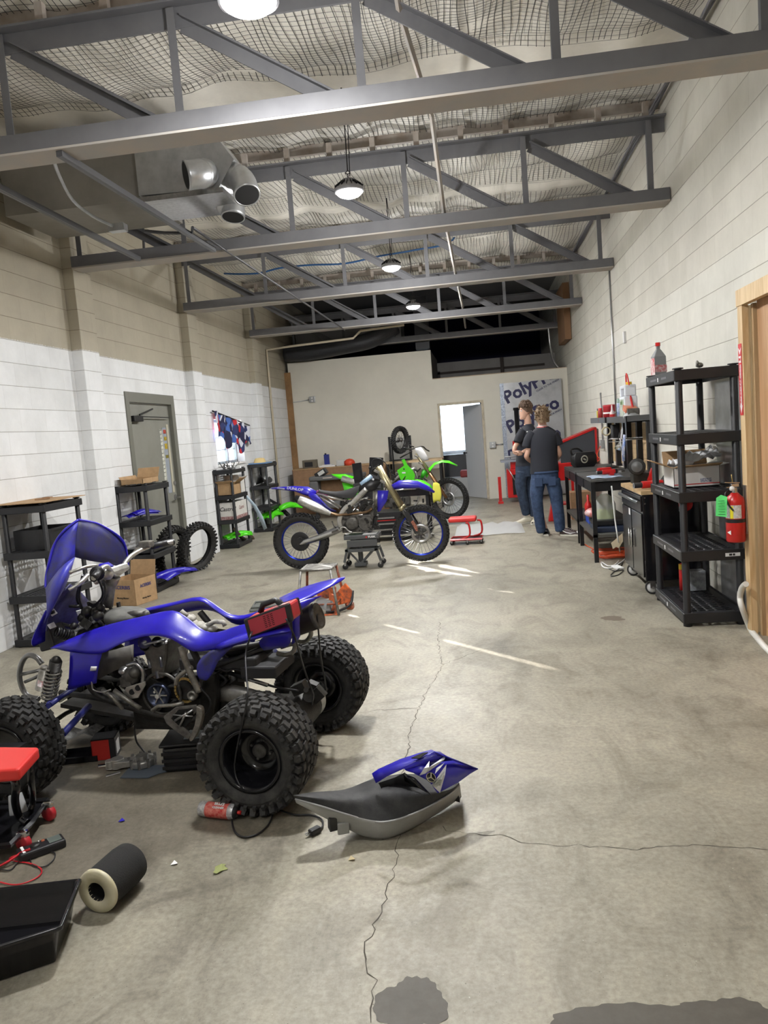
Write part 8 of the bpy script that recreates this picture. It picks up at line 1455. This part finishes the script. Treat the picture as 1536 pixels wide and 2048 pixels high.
MB().box(V((0.733,11.83,1.408)), (.075, .004, .018), (.2, 0, 0)).build('chest_logo', label_white, P2)
j = MB(); j.loft([ring((0.649,12.02,0.931), .138, .155), ring((0.643,12.02,0.839), .148, .16), ring((0.644,12.02,0.73), .145, .155)], cu=True); limb(j, [(0.608,11.96,0.814), (0.566,11.94,0.641), (0.572,11.93,0.488), (0.607,11.96,0.289), (0.63,12,0.128)], [.105, .092, .080, .072, .064], fold=.03, seed=4); limb(j, [(0.69,12.08,0.801), (0.701,12.06,0.623), (0.705,12.03,0.47), (0.724,12.02,0.275), (0.751,12.02,0.094)], [.105, .09, .078, .07, .062], fold=.03, seed=5)
j.build('jeans', mat('denim_dark', (.012, .022, .045), .85, var=.5, vscale=20, col2=(.03, .05, .09)), P2, sub=1)
cr = mat('shoe_cream', (.60, .56, .45), .6); shoe(P2, (.70, 12.02, 0), (.45, 11.90, 0), cr, MATS['sole_white']); shoe(P2, (.80, 12.02, 0), (.70, 11.76, 0), cr, MATS['sole_white'])

# ================================================================ lights, sky, camera
def lamp_area(name, loc, size, power, col=(1, 1, 1), rot=(0, 0, 0), shape='DISK'):
    l = bpy.data.lights.new(name, 'AREA'); l.shape = shape; l.size = size; l.energy = power; l.color = col
    o = bpy.data.objects.new(name, l); COL.objects.link(o); o.location = loc; o.rotation_euler = rot; return o
LY = [(-.965, 3.85, 3.67), (-.91, 6.35, 3.5), (-.91, 9.35, 3.5), (-.91, 12.4, 3.5)]
lens_m = mat('lamp_lens', (1, 1, 1), .4, emit=(1, .97, .93), estr=14)
hous = mat('lamp_housing', (.35, .35, .37), .4, .5)
def make_light():
    r = thing('pendant_light', 'x', 'light', (-.91, 0, 3.5), group='hanging LED shop lights')
    MB().lathe([(0, .10), (.05, .10), (.06, .07), (.08, .06), (.115, .03), (.118, 0), (.0, 0)], n=28).build('housing', hous, r)
    fb = MB()
    for k in range(16):
        a = 2 * PI * k / 16; fb.beam((.05 * math.cos(a), .05 * math.sin(a), .08), (.11 * math.cos(a), .11 * math.sin(a), .035), .004, .03)
    fb.build('heat_sink_fins', black_metal, r)
    MB().lathe([(.0, -.045), (.05, -.040), (.085, -.026), (.104, -.008), (.108, 0)], n=28).build('lens', lens_m, r)
    MB().tube([(.0, 0, .10), (0, 0, .14), (.02, 0, .15), (.0, 0, .17), (-.02, 0, .15), (0, 0, .14)], .005, 6).build('hook', black_metal, r)
    MB().tube([(0, .0, .17), (.005, .0, .5), (0, 0, .80)], .005, 6).tube([(.015, .0, .12), (.03, .01, .5), (.005, 0, .80)], .004, 6).build('chain', black_metal, r)
    return r
pl = make_light(); pl.location = LY[0]; [setattr(c_, 'scale', (1, 1, .85) if c_.name.startswith('chain') else (1.25, 1.25, 1)) for c_ in pl.children]; pl['label'] = 'nearest hanging LED shop light, glaring at the top edge of the picture'
for q_, l in zip(LY[1:], ['second hanging LED shop light, on a long chain between the first two trusses', 'third hanging LED shop light, between the second and third trusses', 'farthest hanging LED shop light, small and low before the back wall']):
    d_ = dup(pl, loc=q_, label=l); [setattr(c_, 'scale', (1, 1, 1)) for c_ in d_.children]
for (x, y, z) in [(-.91, -1.6, 3.5), (-.91, 1.2, 3.5)] + LY:
    l = bpy.data.lights.new('shop_light_glow', 'POINT'); k_ = .40 if y < 2 else (1.45 if y < 5 else (.95 if y < 8 else 1.35)); l.energy = (34 if 2 < y < 5 else 72) * k_; l.color = (1, .995, .985); l.shadow_soft_size = .07
    o = bpy.data.objects.new('shop_light_glow', l); COL.objects.link(o); o.location = (x, y, z - .12)
    lamp_area('shop_light_beam', (x, y, z - .07), .2, (80 if 2 < y < 5 else 62) * k_, (1, .995, .985))
sun = bpy.data.lights.new('sun', 'SUN'); sun.energy = 95; sun.angle = .009; sun.color = (1, .96, .9); so = bpy.data.objects.new('sun', sun); COL.objects.link(so)
sd = V((.68, -.73, -.278)).normalized(); so.rotation_euler = sd.to_track_quat('-Z', 'Y').to_euler()
wd = bpy.data.worlds.new('w'); SC.world = wd; wd.use_nodes = True; wd.node_tree.nodes['Background'].inputs[0].default_value = (.80, .9, 1, 1); wd.node_tree.nodes['Background'].inputs[1].default_value = 2.2
# area lamp added outside the office window to boost daylight on the curtain
lamp_area('office_daylight_boost', (-.8, 19.95, 1.6), 1.4, 90, (.85, .93, 1), (R(-90), 0, 0), 'SQUARE')
cam = bpy.data.cameras.new('camera'); co = bpy.data.objects.new('camera', cam); COL.objects.link(co); SC.camera = co
cam.sensor_fit = 'VERTICAL'; cam.sensor_height = 36; cam.lens = 1540 / 2048 * 36; cam.clip_start = .05
X_, Y_, Z_ = (0.989338,0.122091,-0.079398), (-0.065848,-0.111275,-0.991606), (-0.129901,0.986261,-0.102049)
co.matrix_world = Matrix(((X_[0], -Y_[0], -Z_[0], 0), (X_[1], -Y_[1], -Z_[1], 0), (X_[2], -Y_[2], -Z_[2], 1.563), (0, 0, 0, 1)))
SC.view_settings.view_transform = 'Standard'; SC.view_settings.look = 'None'; SC.view_settings.exposure = -0.06; SC.view_settings.gamma = 1.0
SC.cycles.max_bounces = 8; SC.cycles.diffuse_bounces = 4; SC.cycles.sample_clamp_indirect = 6
